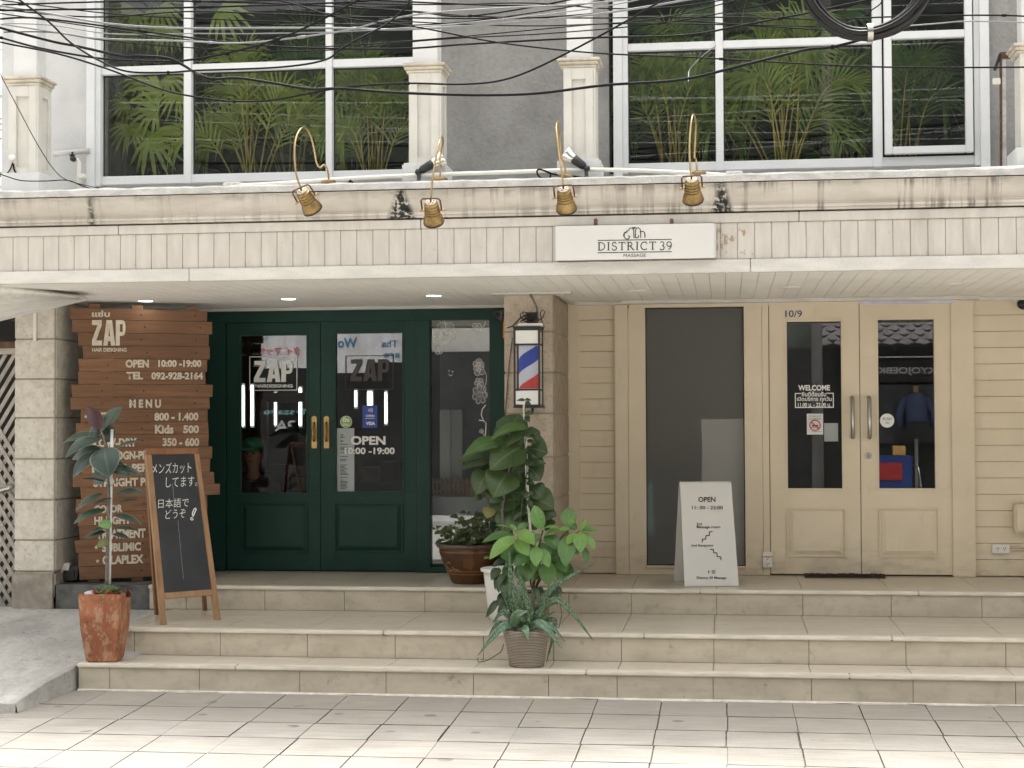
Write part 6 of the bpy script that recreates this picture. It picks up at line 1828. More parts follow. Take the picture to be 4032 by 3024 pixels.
# ------------------------------------------------------------------ fiddle leaf fig with climbing vine in the white pot
pc = Vector((-1.565, 11.66, .3615))
t = thing('potted_fig', 'tall fiddle leaf fig with vine climbing a pole in a white round pot', 'potted plant', pc)
MB().lathe([(0, 0), (.105, 0), (.112, .01), (.122, .03), (.155, .30), (.158, .335), (.178, .342), (.180, .362), (.172, .366), (.160, .35), (.15, .31), (0, .31)], 40, pc).build('pot', M['white'], t)
MB().lathe([(.15, .315), (0, .325)], 24, pc).build('soil', M['soil'], t)
def c4_(x, y): return 1650 + x * .5122, 1150 + y * .5122
YV = 11.70
def c4v(x, y, d=0): return P(1650 + x * .5122, 1150 + y * .5122, YV + d)
MB().tube([Vector((c4v(810, 865).x + .06, YV, .67)), c4v(832, 1500), c4v(808, 865)], .0105, 8).build('pole', M['conduit'], t)
MB().tube(smooth([Vector((pc.x + .02, YV - .03, .68)), c4v(640, 1700, -.02), c4v(690, 1400, -.02), c4v(700, 1150), c4v(740, 1020)]), [.014 - .0006 * i for i in range(21)], 8).build('stem', M['trunkgrey'], t)
FL = [ # base, tip, width(crop4 px), db, dt, face, kind
 ((700, 1110), (770, 935), 215, -.03, .05, (-.2, -1, .35), 'fiddle'), ((660, 1115), (610, 1000), 110, .03, .08, (-.6, -1, .3), 'fiddle'),
 ((835, 1040), (545, 1140), 120, -.10, -.16, (0, -.55, 1), 'fiddlebright'), ((840, 1060), (668, 1190), 110, -.08, -.12, (0, -.8, .9), 'fiddle'),
 ((640, 1160), (345, 1262), 150, -.08, -.20, (-.1, -.8, 1), 'fiddlebright'), ((620, 1210), (295, 1310), 120, .0, -.06, (-.2, -1, .7), 'fiddle'),
 ((600, 1270), (315, 1370), 120, .04, -.02, (-.1, -.9, .8), 'fiddle'), ((790, 1190), (545, 1370), 250, -.06, -.16, (-.1, -1, .5), 'fiddle'),
 ((560, 1300), (430, 1380), 120, .06, .04, (0, -1, .5), 'fiddle'), ((680, 1390), (570, 1580), 235, -.06, -.15, (0, -1, .3), 'fiddle'),
 ((540, 1380), (440, 1560), 170, -.01, -.06, (-.3, -1, .3), 'fiddle'), ((600, 1540), (540, 1620), 140, .0, -.03, (0, -1, .3), 'fiddle'),
 ((850, 1200), (990, 1240), 180, .05, .04, (.3, -1, .4), 'fiddle'), ((860, 1110), (930, 1070), 110, .05, .06, (.3, -1, .3), 'fiddle'),
 ((850, 1350), (935, 1450), 160, .05, .03, (.3, -1, .3), 'fiddle'), ((750, 1590), (590, 1640), 170, .02, .04, (-.2, -1, .5), 'fiddle'),
 ((870, 1580), (1040, 1670), 190, .05, .0, (.3, -1, .5), 'fiddle'), ((880, 1690), (1060, 1720), 170, .04, .0, (.3, -1, .5), 'fiddle'),
 ((820, 1050), (870, 1120), 90, .05, .05, (0, -1, .5), 'fiddle'), ((700, 1700), (660, 1860), 170, .02, -.03, (0, -1, .3), 'fiddle'),
 ((760, 1620), (700, 1760), 190, .05, .02, (-.2, -1, .3), 'fiddle'), ((830, 1700), (900, 1830), 190, .06, .03, (.2, -1, .3), 'fiddle'),
 ((480, 1560), (420, 1600), 70, .02, 0, (-.3, -1, .3), 'pothos'), ((560, 1660), (520, 1740), 100, .02, 0, (-.3, -1, .3), 'yellowleaf'),
 ((760, 1230), (880, 1330), 150, .06, .05, (.2, -1, .4), 'fiddle'), ((740, 1450), (830, 1600), 170, .08, .06, (.1, -1, .3), 'fiddle'), ((640, 1330), (500, 1440), 170, .06, .03, (-.3, -1, .4), 'fiddle'),
 ((700, 1020), (800, 1130), 130, .07, .06, (.1, -1, .4), 'fiddle'), ((660, 1560), (620, 1720), 190, .06, .02, (-.1, -1, .3), 'fiddle'), ((860, 1500), (960, 1600), 140, .06, .03, (.3, -1, .4), 'fiddle'),
 ((720, 1840), (560, 1900), 130, .03, -.02, (-.2, -1, .8), 'fiddle'), ((960, 1800), (1050, 1770), 100, .05, .02, (.2, -1, .6), 'fiddle'),
]
for b0, t0, wpx, db, dt, fc, kind in FL:
    b = MB(); b.leaf(c4v(*b0, db), c4v(*t0, dt), wpx * .5122 / FPX * YV * 1.22, fc, .12, .2, .0, 12, .62, .012)
    b.build('leaf', M[kind], t)
rng = random.Random(12)
for k in range(12):
    x0, y0 = rng.uniform(690, 860), rng.uniform(1050, 1720)
    a_ = rng.choice((rng.uniform(-.4, 1.2), rng.uniform(2.0, 3.4))); L = rng.uniform(150, 210)
    d_ = rng.uniform(.05, .14)
    b = MB(); b.leaf(c4v(x0, y0, d_), c4v(x0 + L * .8 * math.cos(a_), y0 + L * math.sin(a_), d_ - .04), rng.uniform(150, 200) * .5122 / FPX * YV, (rng.uniform(-.6, .6), -1, rng.uniform(.1, .7)), .12, .2, .0, 10, .62, .014)
    b.build('leaf', M['fiddle'], t)
vine = smooth([c4v(822, 830, -.02), c4v(815, 930, -.02), c4v(835, 1050, -.03), c4v(810, 1200, -.03), c4v(830, 1350, -.03), c4v(815, 1500, -.03), c4v(790, 1640, -.03), c4v(780, 1800, -.03)])
MB().tube(vine, .0035, 6).build('vine_stem', M['ivystem'], t)
VL = [((815, 830), (750, 835), 26), ((815, 825), (865, 835), 22), ((822, 845), (862, 868), 34), ((815, 930), (885, 938), 40), ((850, 1100), (950, 1142), 30), ((820, 950), (850, 1000), 44),
      ((830, 1140), (905, 1165), 34), ((810, 1215), (862, 1222), 34), ((835, 1250), (905, 1275), 36), ((800, 1270), (840, 1340), 50), ((870, 1320), (980, 1320), 56), ((840, 1380), (870, 1440), 46),
      ((830, 1460), (890, 1480), 52), ((745, 1540), (815, 1560), 52), ((800, 1520), (850, 1600), 46), ((830, 1600), (880, 1650), 46), ((720, 1380), (740, 1420), 46), ((780, 1490), (740, 1500), 30),
      ((800, 1700), (720, 1760), 40), ((790, 1790), (700, 1830), 50), ((850, 1180), (820, 1260), 30), ((880, 1560), (830, 1540), 36), ((860, 1660), (905, 1720), 44)]
for b0, t0, wpx in VL:
    d = rng.uniform(-.09, -.03)
    b = MB(); b.leaf(c4v(*b0, d + .03), c4v(*t0, d), wpx * .5122 / FPX * YV * 1.05, (rng.uniform(-.4, .4), -1, .5), .1, .25, .0, 7, .7)
    b.build('vine_leaf', M['pothos'], t)
for b0, t0, wpx in (((660, 700), (590, 800), 90), ((690, 760), (650, 900), 100), ((760, 820), (700, 980), 110), ((720, 900), (640, 1010), 90), ((730, 980), (640, 1080), 80), ((650, 690), (620, 880), 50), ((700, 740), (640, 860), 60), ((700, 760), (735, 860), 80), ((690, 800), (720, 930), 70), ((640, 960), (545, 1105), 60), ((700, 860), (745, 1010), 50), ((1000, 850), (950, 960), 70), ((1080, 880), (1130, 1000), 90), ((1060, 990), (1150, 960), 60), ((930, 860), (980, 960), 60)):
    d = rng.uniform(-.2, -.1)
    b = MB(); b.leaf(P(*c5(*b0), 11.5 + d), P(*c5(*t0), 11.45 + d), wpx * .4822 / FPX * 11.4, (rng.uniform(-.4, .4), -1, .4), .1, .25, .0, 7, .7)
    b.build('vine_leaf', M['pothos'], t)

# ------------------------------------------------------------------ glazed bowl with low ivy
pc = Vector((-1.945, 12.46, .5415))
t = thing('glazed_bowl_planter', 'wide brown glazed bowl with ochre ornaments and low ivy before side window', 'potted plant', pc)
MB().lathe([(0, 0), (.135, 0), (.145, .012), (.175, .08), (.215, .17), (.235, .235), (.236, .262)], 48, pc).build('bowl', M['glaze'], t)
MB().lathe([(.236, .2625), (.250, .272), (.258, .285), (.254, .300), (.235, .302), (.222, .285), (.215, .25), (0, .25)], 48, pc, wob=lambda i, a: 1 + (.012 * math.sin(a * 14) if 1 <= i <= 3 else 0)).build('rim', M['glaze_rim'], t)
MB().lathe([(.212, .258), (0, .262)], 24, pc).build('soil', M['soil'], t)
def onbowl(a, h):                             # a: angle around, h: height
    prof_ = [(.135, 0), (.145, .012), (.175, .08), (.215, .17), (.235, .235)]
    for (r0, h0), (r1, h1) in zip(prof_, prof_[1:]):
        if h0 <= h <= h1: r = r0 + (r1 - r0) * (h - h0) / (h1 - h0); break
    r += .0025
    return pc + Vector((r * math.sin(a), -r * math.cos(a), h))
orn = MB()
def ostroke(pts, wd=.006): 
    pp_ = [onbowl(a, h) for a, h in pts]
    for p, q in zip(pp_, pp_[1:]):
        n_ = ((p + q) / 2 - Vector((pc.x, pc.y, ((p + q) / 2).z)))
        orn.ribbon([p, q], wd, n_, lift=.0005)
ostroke([(-.72 + .16 * math.cos(x_), .135 + .032 * math.sin(x_)) for x_ in [.9 + 4.3 * i / 12 for i in range(13)]], .008)
ostroke([(-.60, .112), (-.50, .118), (-.42, .110), (-.36, .114), (-.28, .100)], .009); ostroke([(-.62, .125), (-.52, .132)], .006)
orn.build('scroll_ornament', M['ochre'], t); orn = MB()
for k in range(26):
    a = 2 * math.pi * k * .382; r = .011 * math.sqrt(k)
    ca, chh = .12 + r * math.cos(a) * 3.6, .162 + r * math.sin(a) * .85
    ostroke([(ca + .035 * math.cos(x_), chh + .0075 * math.sin(x_)) for x_ in [2 * math.pi * i / 6 for i in range(6)]], .0025)
orn.build('flower_ornament', M['ochre'], t)
rng = random.Random(17)
b = MB(); st = MB()
for k in range(150):
    a = rng.uniform(0, 6.28); r = .2 * math.sqrt(rng.random())
    c = pc + Vector((r * math.cos(a), r * math.sin(a), .27))
    h = rng.uniform(.03, .26) * (1.05 if c.x > pc.x - .03 else .65)
    e = c + Vector((rng.uniform(-.10, .08), rng.uniform(-.12, .05), h))
    st.tube(smooth([c, c.lerp(e, .6) + Vector((0, 0, .03)), e], 3), .002, 4)
    a2_ = rng.uniform(0, 6.28); L = rng.uniform(.04, .075)
    b.leaf(e, e + Vector((math.cos(a2_) * L, -.02 + math.sin(a2_) * L * .5, rng.uniform(-.03, .015))), L * .8, (rng.uniform(-.3, .3), -.8, 1), .1, .2, 0, 5, .6)
b.build('foliage', M['bowlplant'], t); st.build('stem', M['ivystem'], t)

# ------------------------------------------------------------------ palms behind the upper windows
FLOOR = 3.38
def frond(mb, smb, base, top, droop, L_leaf, n, rng, wd=.017, facing=0.0):
    base, top = Vector(base), Vector(top)
    d = top - base
    hor = Vector((d.x, d.y, 0)); hl = max(.05, hor.length)
    pts = []
    for i in range(n + 1):
        t_ = i / n
        p = base + d * t_ + Vector((0, 0, d.length * .28 * math.sin(math.pi * t_) - droop * t_ ** 3))
        pts.append(p)
    smb.tube(pts, [.007 * (1 - .8 * i / n) + .001 for i in range(n + 1)], 5)
    s0 = int(n * .34)
    for i in range(s0, n + 1):
        q = (i - s0) / (n - s0)
        tg = (pts[min(i + 1, n)] - pts[max(i - 1, 0)]).normalized()
        side = tg.cross(Vector((rng.uniform(-.15, .15) + facing, -1, rng.uniform(-.1, .35)))).normalized()
        L = L_leaf * (.45 + .55 * math.sin(math.pi * min(1, q * .85 + .12))) * rng.uniform(.85, 1.1)
        for s_ in (-1, 1):
            a = (side * s_ * .78 + tg * (.62 + .5 * q) + Vector((0, rng.uniform(-.2, .1), 0))).normalized()
            b0 = pts[i]; m0 = b0 + a * L * .55 + Vector((0, 0, .01)); e0 = b0 + a * L + Vector((0, 0, -L * rng.uniform(.12, .35)))
            mb.blade([b0, b0.lerp(m0, .5) + Vector((0, 0, .006)), m0, e0], wd * rng.uniform(.8, 1.2), (rng.uniform(-.3, .3), -1, .5))
def areca(px, label, Y, seed, nf=13, hgt=1.5, spread=.8, kind='palm', leaf=.32, lean=0.0):
    rng = random.Random(seed)
    c = P(px, 640, Y); c.z = FLOOR
    t = thing('indoor_palm', label, 'palm', c, 'palms behind the upper floor windows')
    lf, st = MB(), MB(); bs = MB()
    for k in range(nf):
        a = (k + rng.uniform(-.3, .3)) / nf * 2 - 1                  # fan from left to right
        b0 = c + Vector((rng.uniform(-.07, .07), rng.uniform(-.07, .07), .05))
        h = hgt * (1 - .45 * a * a) * rng.uniform(.75, 1.08)
        tp = b0 + Vector((a * spread * rng.uniform(.7, 1.15) + lean, rng.uniform(-.35, .35), h))
        tp.y = max(tp.y, YF + .38)
        frond(lf, st, b0, tp, rng.uniform(.05, .35) * abs(a) + .05, leaf, 24, rng, .019)
    for k in range(16):
        b0 = c + Vector((rng.uniform(-.09, .09), rng.uniform(-.09, .09), 0))
        bs.tube([b0, b0 + Vector((rng.uniform(-.06, .06), rng.uniform(-.05, .05), rng.uniform(.15, .4)))], [.014, .006], 6)
    lf.build('frond_leaf', M[kind], t); st.build('frond_stem', M['palmstem'], t); bs.build('stem_base', M['palmbase'], t)
    MB().lathe([(0, -.0), (.13, -.0), (.16, .12), (.15, .12), (0, .10)], 20, c + Vector((0, 0, .0))).build('pot', M['black'], t)
areca(990, 'areca palm with yellow stems behind middle pane of left window', 12.15, 31, 13, 1.15, .62)
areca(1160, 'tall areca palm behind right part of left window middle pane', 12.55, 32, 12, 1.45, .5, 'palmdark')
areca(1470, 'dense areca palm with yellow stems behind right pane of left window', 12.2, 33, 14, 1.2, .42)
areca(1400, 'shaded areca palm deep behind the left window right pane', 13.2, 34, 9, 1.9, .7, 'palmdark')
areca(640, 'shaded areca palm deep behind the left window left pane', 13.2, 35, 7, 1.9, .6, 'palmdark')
areca(2650, 'areca palm with arching fronds behind left pane of right window', 12.1, 36, 14, 1.15, .5)
areca(3090, 'large areca palm with V shaped fronds behind middle pane of right window', 12.1, 37, 16, 1.25, .62, 'palm', .36)
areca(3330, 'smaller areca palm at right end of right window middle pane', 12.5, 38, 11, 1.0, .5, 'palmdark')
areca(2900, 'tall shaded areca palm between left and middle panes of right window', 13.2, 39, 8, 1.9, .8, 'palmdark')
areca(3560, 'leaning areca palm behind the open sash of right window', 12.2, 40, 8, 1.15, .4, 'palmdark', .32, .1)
def fanpalm(px, Y, label, heads, seed, kind='fan'):
    rng = random.Random(seed)
    c = P(px, 640, Y); c.z = FLOOR
    t = thing('fan_palm', label, 'palm', c, 'palms behind the upper floor windows')
    st = MB(); lf = MB()
    for hx, hy, dx, dy, rr, dY in heads:      # hub pixel, direction the fan points to, radius px
        h = P(hx, hy, Y + dY)
        st.tube(smooth([c + Vector((rng.uniform(-.05, .05), 0, .1)), c.lerp(h, .55) + Vector((rng.uniform(-.05, .05), .05, .12)), h]), .006, 6)
        L = rr / FPX * Y
        d0 = math.atan2(-dy, dx)
        nb = 10
        for k in range(nb):
            a = d0 + (k - (nb - 1) / 2) * R(17) + rng.uniform(-.05, .05)
            l = L * (1 - .25 * abs(k - (nb - 1) / 2) / ((nb - 1) / 2)) * rng.uniform(.88, 1.05)
            dr = Vector((math.cos(a), rng.uniform(-.25, .0), math.sin(a)))
            e = h + dr * l + Vector((0, 0, -l * .12)); m = h + dr * l * .5 + Vector((0, -.015, .012))
            lf.blade([h, h.lerp(m, .5), m, m.lerp(e, .5), e], L * .10, (rng.uniform(-.2, .2), -1, .2))
    lf.build('fan_leaf', M[kind], t); st.build('stem', M['palmbase'], t)
def c6(x, y): return 300 + x * .6329, y * .6329
H1 = []
for x, y, dx, dy, r, d in ((500, 690, -1, .35, 150, 0), (340, 790, -.5, 1, 130, 0), (455, 860, .75, 1, 190, -.02), (530, 570, -1, .1, 165, .05), (640, 580, -.3, 1, 130, .02), (430, 800, -.6, .8, 110, .02), (600, 780, .2, 1, 110, .06), (330, 650, -1, .5, 110, .1), (560, 480, .6, .7, 140, .1), (420, 500, -1, .2, 130, .1)):
    H1.append((*c6(x, y), dx, dy, r, d))
fanpalm(560, 12.05, 'lady palm with fan shaped leaves behind left pane of left window', H1, 51)
H2 = []
for x, y, dx, dy, r, d in ((370, 60, -.7, 1, 160, 0), (520, 40, .4, 1, 150, .05), (600, 180, -.4, 1, 120, .05), (330, 180, -.8, .8, 130, .08), (900, 50, .9, .7, 170, 0), (480, 150, 0, 1, 130, .1), (250, 90, -.6, 1, 110, .1)):
    H2.append((*c6(x, y), dx, dy, r, d))
fanpalm(640, 12.25, 'tall lady palm reaching the upper panes of left window', H2, 52)
H3 = [(2560, 95, -.6, 1, 160, 0), (2660, 95, .3, 1, 170, 0), (2760, 30, .2, 1, 160, .05), (3130, 60, .3, 1, 150, 0), (3250, 50, -.3, 1, 150, .05), (3330, 40, .4, 1, 150, .1), (3030, 60, -.8, .7, 140, .05)]
fanpalm(2800, 12.3, 'tall dark fan palm behind the upper panes of right window', H3, 53, 'palmdark')

# greenery beyond the left end of the building
rng = random.Random(60)
t = thing('garden_tree', 'leafy green tree glimpsed beyond the left end of the building', 'tree', (-6.3, 14.5, 0))
MB().tube([(-6.3, 14.5, -.2), (-6.28, 14.5, 2.0), (-6.2, 14.5, 4.2)], [.09, .07, .03], 8).build('trunk', M['trunkgrey'], t)
b = MB()
for k in range(700):
    c = Vector((-6.2 + rng.gauss(0, .5), 14.5 + rng.gauss(0, .5), rng.uniform(2.2, 5.6)))
    a = rng.uniform(0, 6.28); L = rng.uniform(.06, .12)
    b.leaf(c, c + Vector((math.cos(a) * L, math.sin(a) * L, rng.uniform(-.06, .05))), L * .5, (0, -1, 1), .1, .2, 0, 4)
b.build('crown', M['midgreen'], t)
# ------------------------------------------------------------------ inside the salon
def tubes(px, y0, y1, Y, wpx, label):
    a, c_ = P(px, y0, Y), P(px, y1, Y)
    t = thing('mirror_light', label, 'mirror lamp', (a.x, Y, c_.z), 'lit tubes round the salon mirrors')
    h = wpx / FPX * Y / 2.6
    MB().box(a.x - h - .008, a.x + h + .008, Y + .02, Y + .05, c_.z - .02, a.z + .02).build('housing', M['boxframe'], t)
    MB().box(a.x - h, a.x + h, Y, Y + .019, c_.z, a.z).build('tube', M['tubeglow'], t, .004)
def c3(x, y): return 820 + x * .5304, 1180 + y * .5304
YI2 = 15.6
for (x, y0, y1, w_, lab) in ((254, 635, 940, 9, 'bright white vertical tube at left edge of left green door pane'), (322, 635, 935, 12, 'bright white vertical tube second from left in left green door pane'),
        (495, 690, 930, 8, 'thin lit vertical tube mid left green door pane'), (680, 655, 935, 12, 'lit vertical tube at right of left green door pane'),
        (1092, 676, 795, 10, 'short lit tube above the green sticker in right green door'), (1197, 684, 790, 24, 'wide lit panel above the blue sticker in right green door'), (1316, 688, 920, 10, 'long lit tube right of the blue sticker in right green door')):
    q = c3(x, y0); q2 = c3(x, y1)
    tubes(q[0], q[1], q2[1], YI2, w_, lab)
def inbox(x0, y0, x1, y1, Y, dp, m, name, label, cat, bev=.004):
    a, c_ = c3(x0, y0), c3(x1, y1)
    r_ = rect(a[0], a[1], c_[0], c_[1], Y)
    return tag(MB().box(r_[0], r_[1], Y, Y + dp, r_[2], r_[3]).build(name, m, None, bev), label, cat)
M['cardboard'] = mat('grey_brown_cardboard', (0.30, 0.24, 0.20), .8)
M['mirrorframe'] = mat('brown_mirror_frame', (0.10, 0.065, 0.04), .6)
t = thing('salon_mirror', 'brown framed tall mirror standing inside the salon behind left green door', 'mirror', P(*c3(560, 1200), 15.3))
a = rect(*c3(382, 690), *c3(760, 1330), 15.3)
fr = MB(); fr.box(a[0], a[0] + .07, 15.3, 15.36, .56, a[3]); fr.box(a[1] - .07, a[1], 15.3, 15.36, .56, a[3]); fr.box(a[0] + .07, a[1] - .07, 15.3, 15.36, a[3] - .09, a[3]); fr.build('frame', M['mirrorframe'], t, .003)
inbox(615, 1315, 745, 1420, 14.6, .35, M['cardboard'], 'cardboard_box', 'pale cardboard box on salon floor behind left green door', 'box')
inbox(590, 1238, 728, 1313, 15.0, .25, M['cardboard'], 'carton', 'wider carton row behind the pale box in the salon', 'box')
inbox(1130, 1245, 1275, 1350, 15.0, .3, M['cardboard'], 'parcel', 'brown parcel on dark salon counter behind right green door', 'box')
inbox(1060, 1352, 1440, 1425, 14.8, .6, M['slate'], 'counter', 'dark low counter inside the salon behind right green door', 'counter')
inbox(1275, 1205, 1420, 1350, 14.8, .5, M['black'], 'waiting_armchair', 'black upholstered armchair behind right green door', 'chair')
inbox(440, 1225, 570, 1400, 15.0, .3, M['mirrorframe'], 'cabinet', 'brown cabinet inside the salon behind left green door', 'cabinet')
# air conditioner and picket fence behind the side window
def c4p(x, y, Y): return P(1650 + x * .5122, 1150 + y * .5122, Y)
a, c_ = c4p(158, 905, 14.0), c4p(242, 1432, 14.0)
t = thing('air_conditioner', 'tall white floor standing air conditioner behind flowered side window', 'air conditioner', (a.x, 14, .545))
MB().box(a.x, c_.x, 14.0, 14.22, .546, a.z).build('cabinet', M['white'], t, .008)
g_ = MB()
for k in range(6):
    z = c4p(200, 1170 + k * 9, 13.99).z; g_.box(a.x + .04, c_.x - .05, 13.994, 13.9995, z, z + .006)
g_.build('grille', M['vinyl'], t)
MB().box(c_.x + .002, c_.x + .10, 14.02, 14.2, .546, a.z - .0).build('side_panel', M['boxframe'], t, .004)
t = thing('picket_fence', 'little pine picket fence inside the flowered side window', 'fence', (-2.1, 13.8, .546))
pk = MB(); a = c4p(95, 1428, 13.75); c_ = c4p(440, 1565, 13.75)
x = a.x
while x < c_.x + .3:
    pk.box(x, x + .024, 13.74, 13.755, c_.z, a.z - .01); pk.lathe([(.012, 0), (.0, .012)], 8, (x + .012, 13.7475, a.z - .0105)); x += .037
pk.build('picket', M['woodlight'], t)
rl = MB()
for y in (1462, 1535): 
    z = c4p(200, y, 13.76).z; rl.box(a.x - .02, c_.x + .3, 13.7555, 13.768, z - .012, z + .012)
rl.build('rail', M['woodlight'], t)
MB().box(sg[0] - .1, -1.70, 13.55, 14.0, .546, c4p(200, 1575, 13.55).z).build('bench', M['boxframe'], t, .003, label='pale grey bench below the little fence')
tag(MB().box(sg[0] - .15, -1.68, 14.6, 14.7, .546, 2.74).build('salon_screen', mat('grey_green_screen', (0.22, 0.24, 0.23), .8), None), 'grey green screen panel behind the white air conditioner', 'screen')
# pale board behind the frosted pane
a = rect(2765, 1650, 2960, 2300, 13.42)
tag(MB().box(a[0], .27, 13.40, 13.43, .56, a[3]).build('white_board', M['vinyl'], None), 'blurred pale board leaning behind lower right of the frosted window', 'board')
a = rect(2545, 1905, 2572, 2110, 13.36)
tag(MB().box(a[0], a[1], 13.37, 13.40, a[2], a[3]).build('blue_banner', mat('pale_blue_banner', (0.12, 0.38, 0.45), .7), None), 'blurred pale blue banner at lower left of the frosted window', 'banner')

# ------------------------------------------------------------------ person seated in the salon
def skin(name, verts, edges, rad, m, parent, levels=2):
    me = bpy.data.meshes.new(name); me.from_pydata(verts, edges, []); me.update()
    o = link(name, me, parent)
    md = o.modifiers.new('skin', 'SKIN'); md.use_smooth_shade = True
    for i, r in enumerate(rad):
        sv = me.skin_vertices[0].data[i]; sv.radius = (r, r) if not isinstance(r, tuple) else r
    me.skin_vertices[0].data[0].use_root = True
    ss = o.modifiers.new('subd', 'SUBSURF'); ss.levels = ss.render_levels = levels
    bpy.context.view_layer.update()
    nm = bpy.data.meshes.new_from_object(o.evaluated_get(bpy.context.evaluated_depsgraph_get()))
    o.modifiers.clear(); o.data = nm; nm.name = name
    for p in nm.polygons: p.use_smooth = True
    nm.materials.clear(); nm.materials.append(m)
    return o
hp = P(*c3(335, 1150), 13.95)                   # head centre
ps_ = thing('person', 'person in black shirt and green cap seated inside the salon, bare forearm forward', 'person', (hp.x, 13.95, .545))
x, z = hp.x, hp.z
ZS = .92                                       # hip height of the seated figure
V = [(x, 13.990, ZS), (x, 13.980, ZS + .16), (x, 13.970, z - .27), (x, 13.960, z - .215), (x, 13.950, z - .13), (x, 13.940, z - .02), (x, 13.945, z + .06)]
Rr = [(.15, .12), (.13, .10), (.165, .10), (.075, .07), (.038, .042), (.082, .092), (.078, .088)]
E_ = [(i, i + 1) for i in range(6)]
def add(p, r, fr_):
    V.append(p); Rr.append((r, r) if not isinstance(r, tuple) else r); E_.append((fr_, len(V) - 1)); return len(V) - 1
for s_ in (-1, 1):
    sh_ = add((x + s_ * .17, 13.960, z - .26), .05, 2)
    el = add((x + s_ * .22, 13.870, z - .50), .040, sh_)
    wr_ = add((x + s_ * .10 + .08, 13.670, z - .56), .027, el)
    pm_ = add((x + s_ * .07 + .08, 13.610, z - .56), (.035, .018), wr_)
    for k in range(4): 
        f1 = add((x + s_ * .06 + .08 + (k - 1.5) * .018, 13.555, z - .565 - .004 * abs(k - 1.5)), .009, pm_); add((x + s_ * .055 + .08 + (k - 1.5) * .018, 13.520 + .006 * abs(k - 1), z - .585), .008, f1)
    th = add((x + s_ * .07 + .08 - s_ * .04, 13.590, z - .55), .010, pm_); add((x + s_ * .07 + .08 - s_ * .05, 13.560, z - .56), .008, th)
    kn_ = add((x + s_ * .11, 13.570, ZS - .02), .07, 0); an = add((x + s_ * .11, 13.550, .63), .045, kn_); add((x + s_ * .11, 13.430, .58), .035, an)
skin('body', V, E_, Rr, M['skin'], ps_)
Vs = [(x, 13.990, ZS + .02), (x, 13.980, ZS + .16), (x, 13.970, z - .25), (x, 13.965, z - .165)]
Es = [(0, 1), (1, 2), (2, 3)]; Rs = [(.165, .135), (.145, .115), (.18, .12), (.085, .08)]
for s_ in (-1, 1):
    Vs.append((x + s_ * .18, 13.960, z - .26)); Rs.append((.065, .065)); Es.append((2, len(Vs) - 1))
    Vs.append((x + s_ * .21, 13.900, z - .42)); Rs.append((.055, .055)); Es.append((len(Vs) - 2, len(Vs) - 1))
skin('shirt', Vs, Es, Rs, M['shirt'], ps_)
Vt = [(x, 13.990, ZS - .03), (x - .11, 13.580, ZS - .02), (x - .11, 13.550, .66), (x + .11, 13.580, ZS - .02), (x + .11, 13.550, .66)]
skin('trousers', Vt, [(0, 1), (1, 2), (0, 3), (3, 4)], [(.16, .13), (.085, .085), (.06, .06), (.085, .085), (.06, .06)], M['black'], ps_)
b = MB(); b.sphere((x, 13.985, z + .015), .094, 16, 10, (.95, .95, 1.1)); b.build('hair', M['hair'], ps_)
b = MB(); b.sphere((x, 13.935, z + .085), .102, 16, 10, (1, 1.05, .7)); b.box(x - .075, x + .075, 13.740, 13.850, z + .045, z + .06); b.build('cap', M['capgreen'], ps_, .004)
b = MB(); b.sphere((x - .028, 13.858, z + .01), .010); b.sphere((x + .028, 13.858, z + .01), .010); b.build('eye', M['black'], ps_)
b = MB(); b.sphere((x, 13.850, z - .02), .014, 8, 6, (.8, 1, 1.3)); b.build('nose', M['skin'], ps_)
b = MB(); b.sphere((x, 13.862, z - .055), .02, 8, 6, (1, .4, .3)); b.build('mouth', mat('lip', (0.35, 0.12, 0.1), .5), ps_)
t = thing('salon_chair', 'black salon chair under the seated person', 'chair', (x, 14.0, .545))
MB().box(x - .27, x + .27, 13.72, 14.2, ZS - .24, ZS - .14).build('seat', M['black'], t, .03)
MB().box(x - .25, x + .25, 14.17, 14.25, ZS - .13, ZS + .42).build('backrest', M['black'], t, .03)
MB().lathe([(.25, 0), (.25, .02), (.04, .04), (.04, ZS - .79)], 20, (x, 13.95, .547)).build('pedestal', M['steel'], t)

# ------------------------------------------------------------------ across the street: what the panes mirror
def MP(px, py, Yo): q = P(px, py, 2 * 13.3 - Yo); q.y = Yo; return q                  # where a mirrored point really stands
O = thing('opposite_building', 'row of shops across the street seen only mirrored in the door panes', 'building', (0, -6, 0))
M['oppmid'] = mat('pale_middle_facade', (0.62, 0.60, 0.55), .85, .1, .8)  # unseen pale band, added to throw light back under the canopy
M['opp'] = mat('dark_opposite_facade', (0.03, 0.03, 0.03), .85, .3, 1.5)
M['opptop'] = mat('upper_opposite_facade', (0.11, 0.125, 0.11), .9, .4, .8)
M['oppwhite'] = mat('pale_opposite_cladding', (0.72, 0.72, 0.75), .8, .15, 1, (6, 1, 1))
MB().box(-40, 40, -12, -6, -.2, 3.2).build('lower_facade', M['opp'], O)
MB().box(-40, -4, -12, -6.3, 3.21, 6.0).build('middle_facade', M['oppmid'], O)
MB().box(-3.99, 40, -12, -6.3, 3.21, 6.0).build('dark_middle_facade', M['opptop'], O)  # right part coloured dark so the beige door panes mirror dark
MB().box(-40, 40, -14, -7.2, 6.01, 9.6).build('upper_facade', M['opptop'], O)
yo = -5.9
z0, z1 = MP(3560, 1348, yo).z, MP(3560, 1262, yo).z
rf = MB()
xl_, xr_ = MP(3205, 1300, yo).x, 10
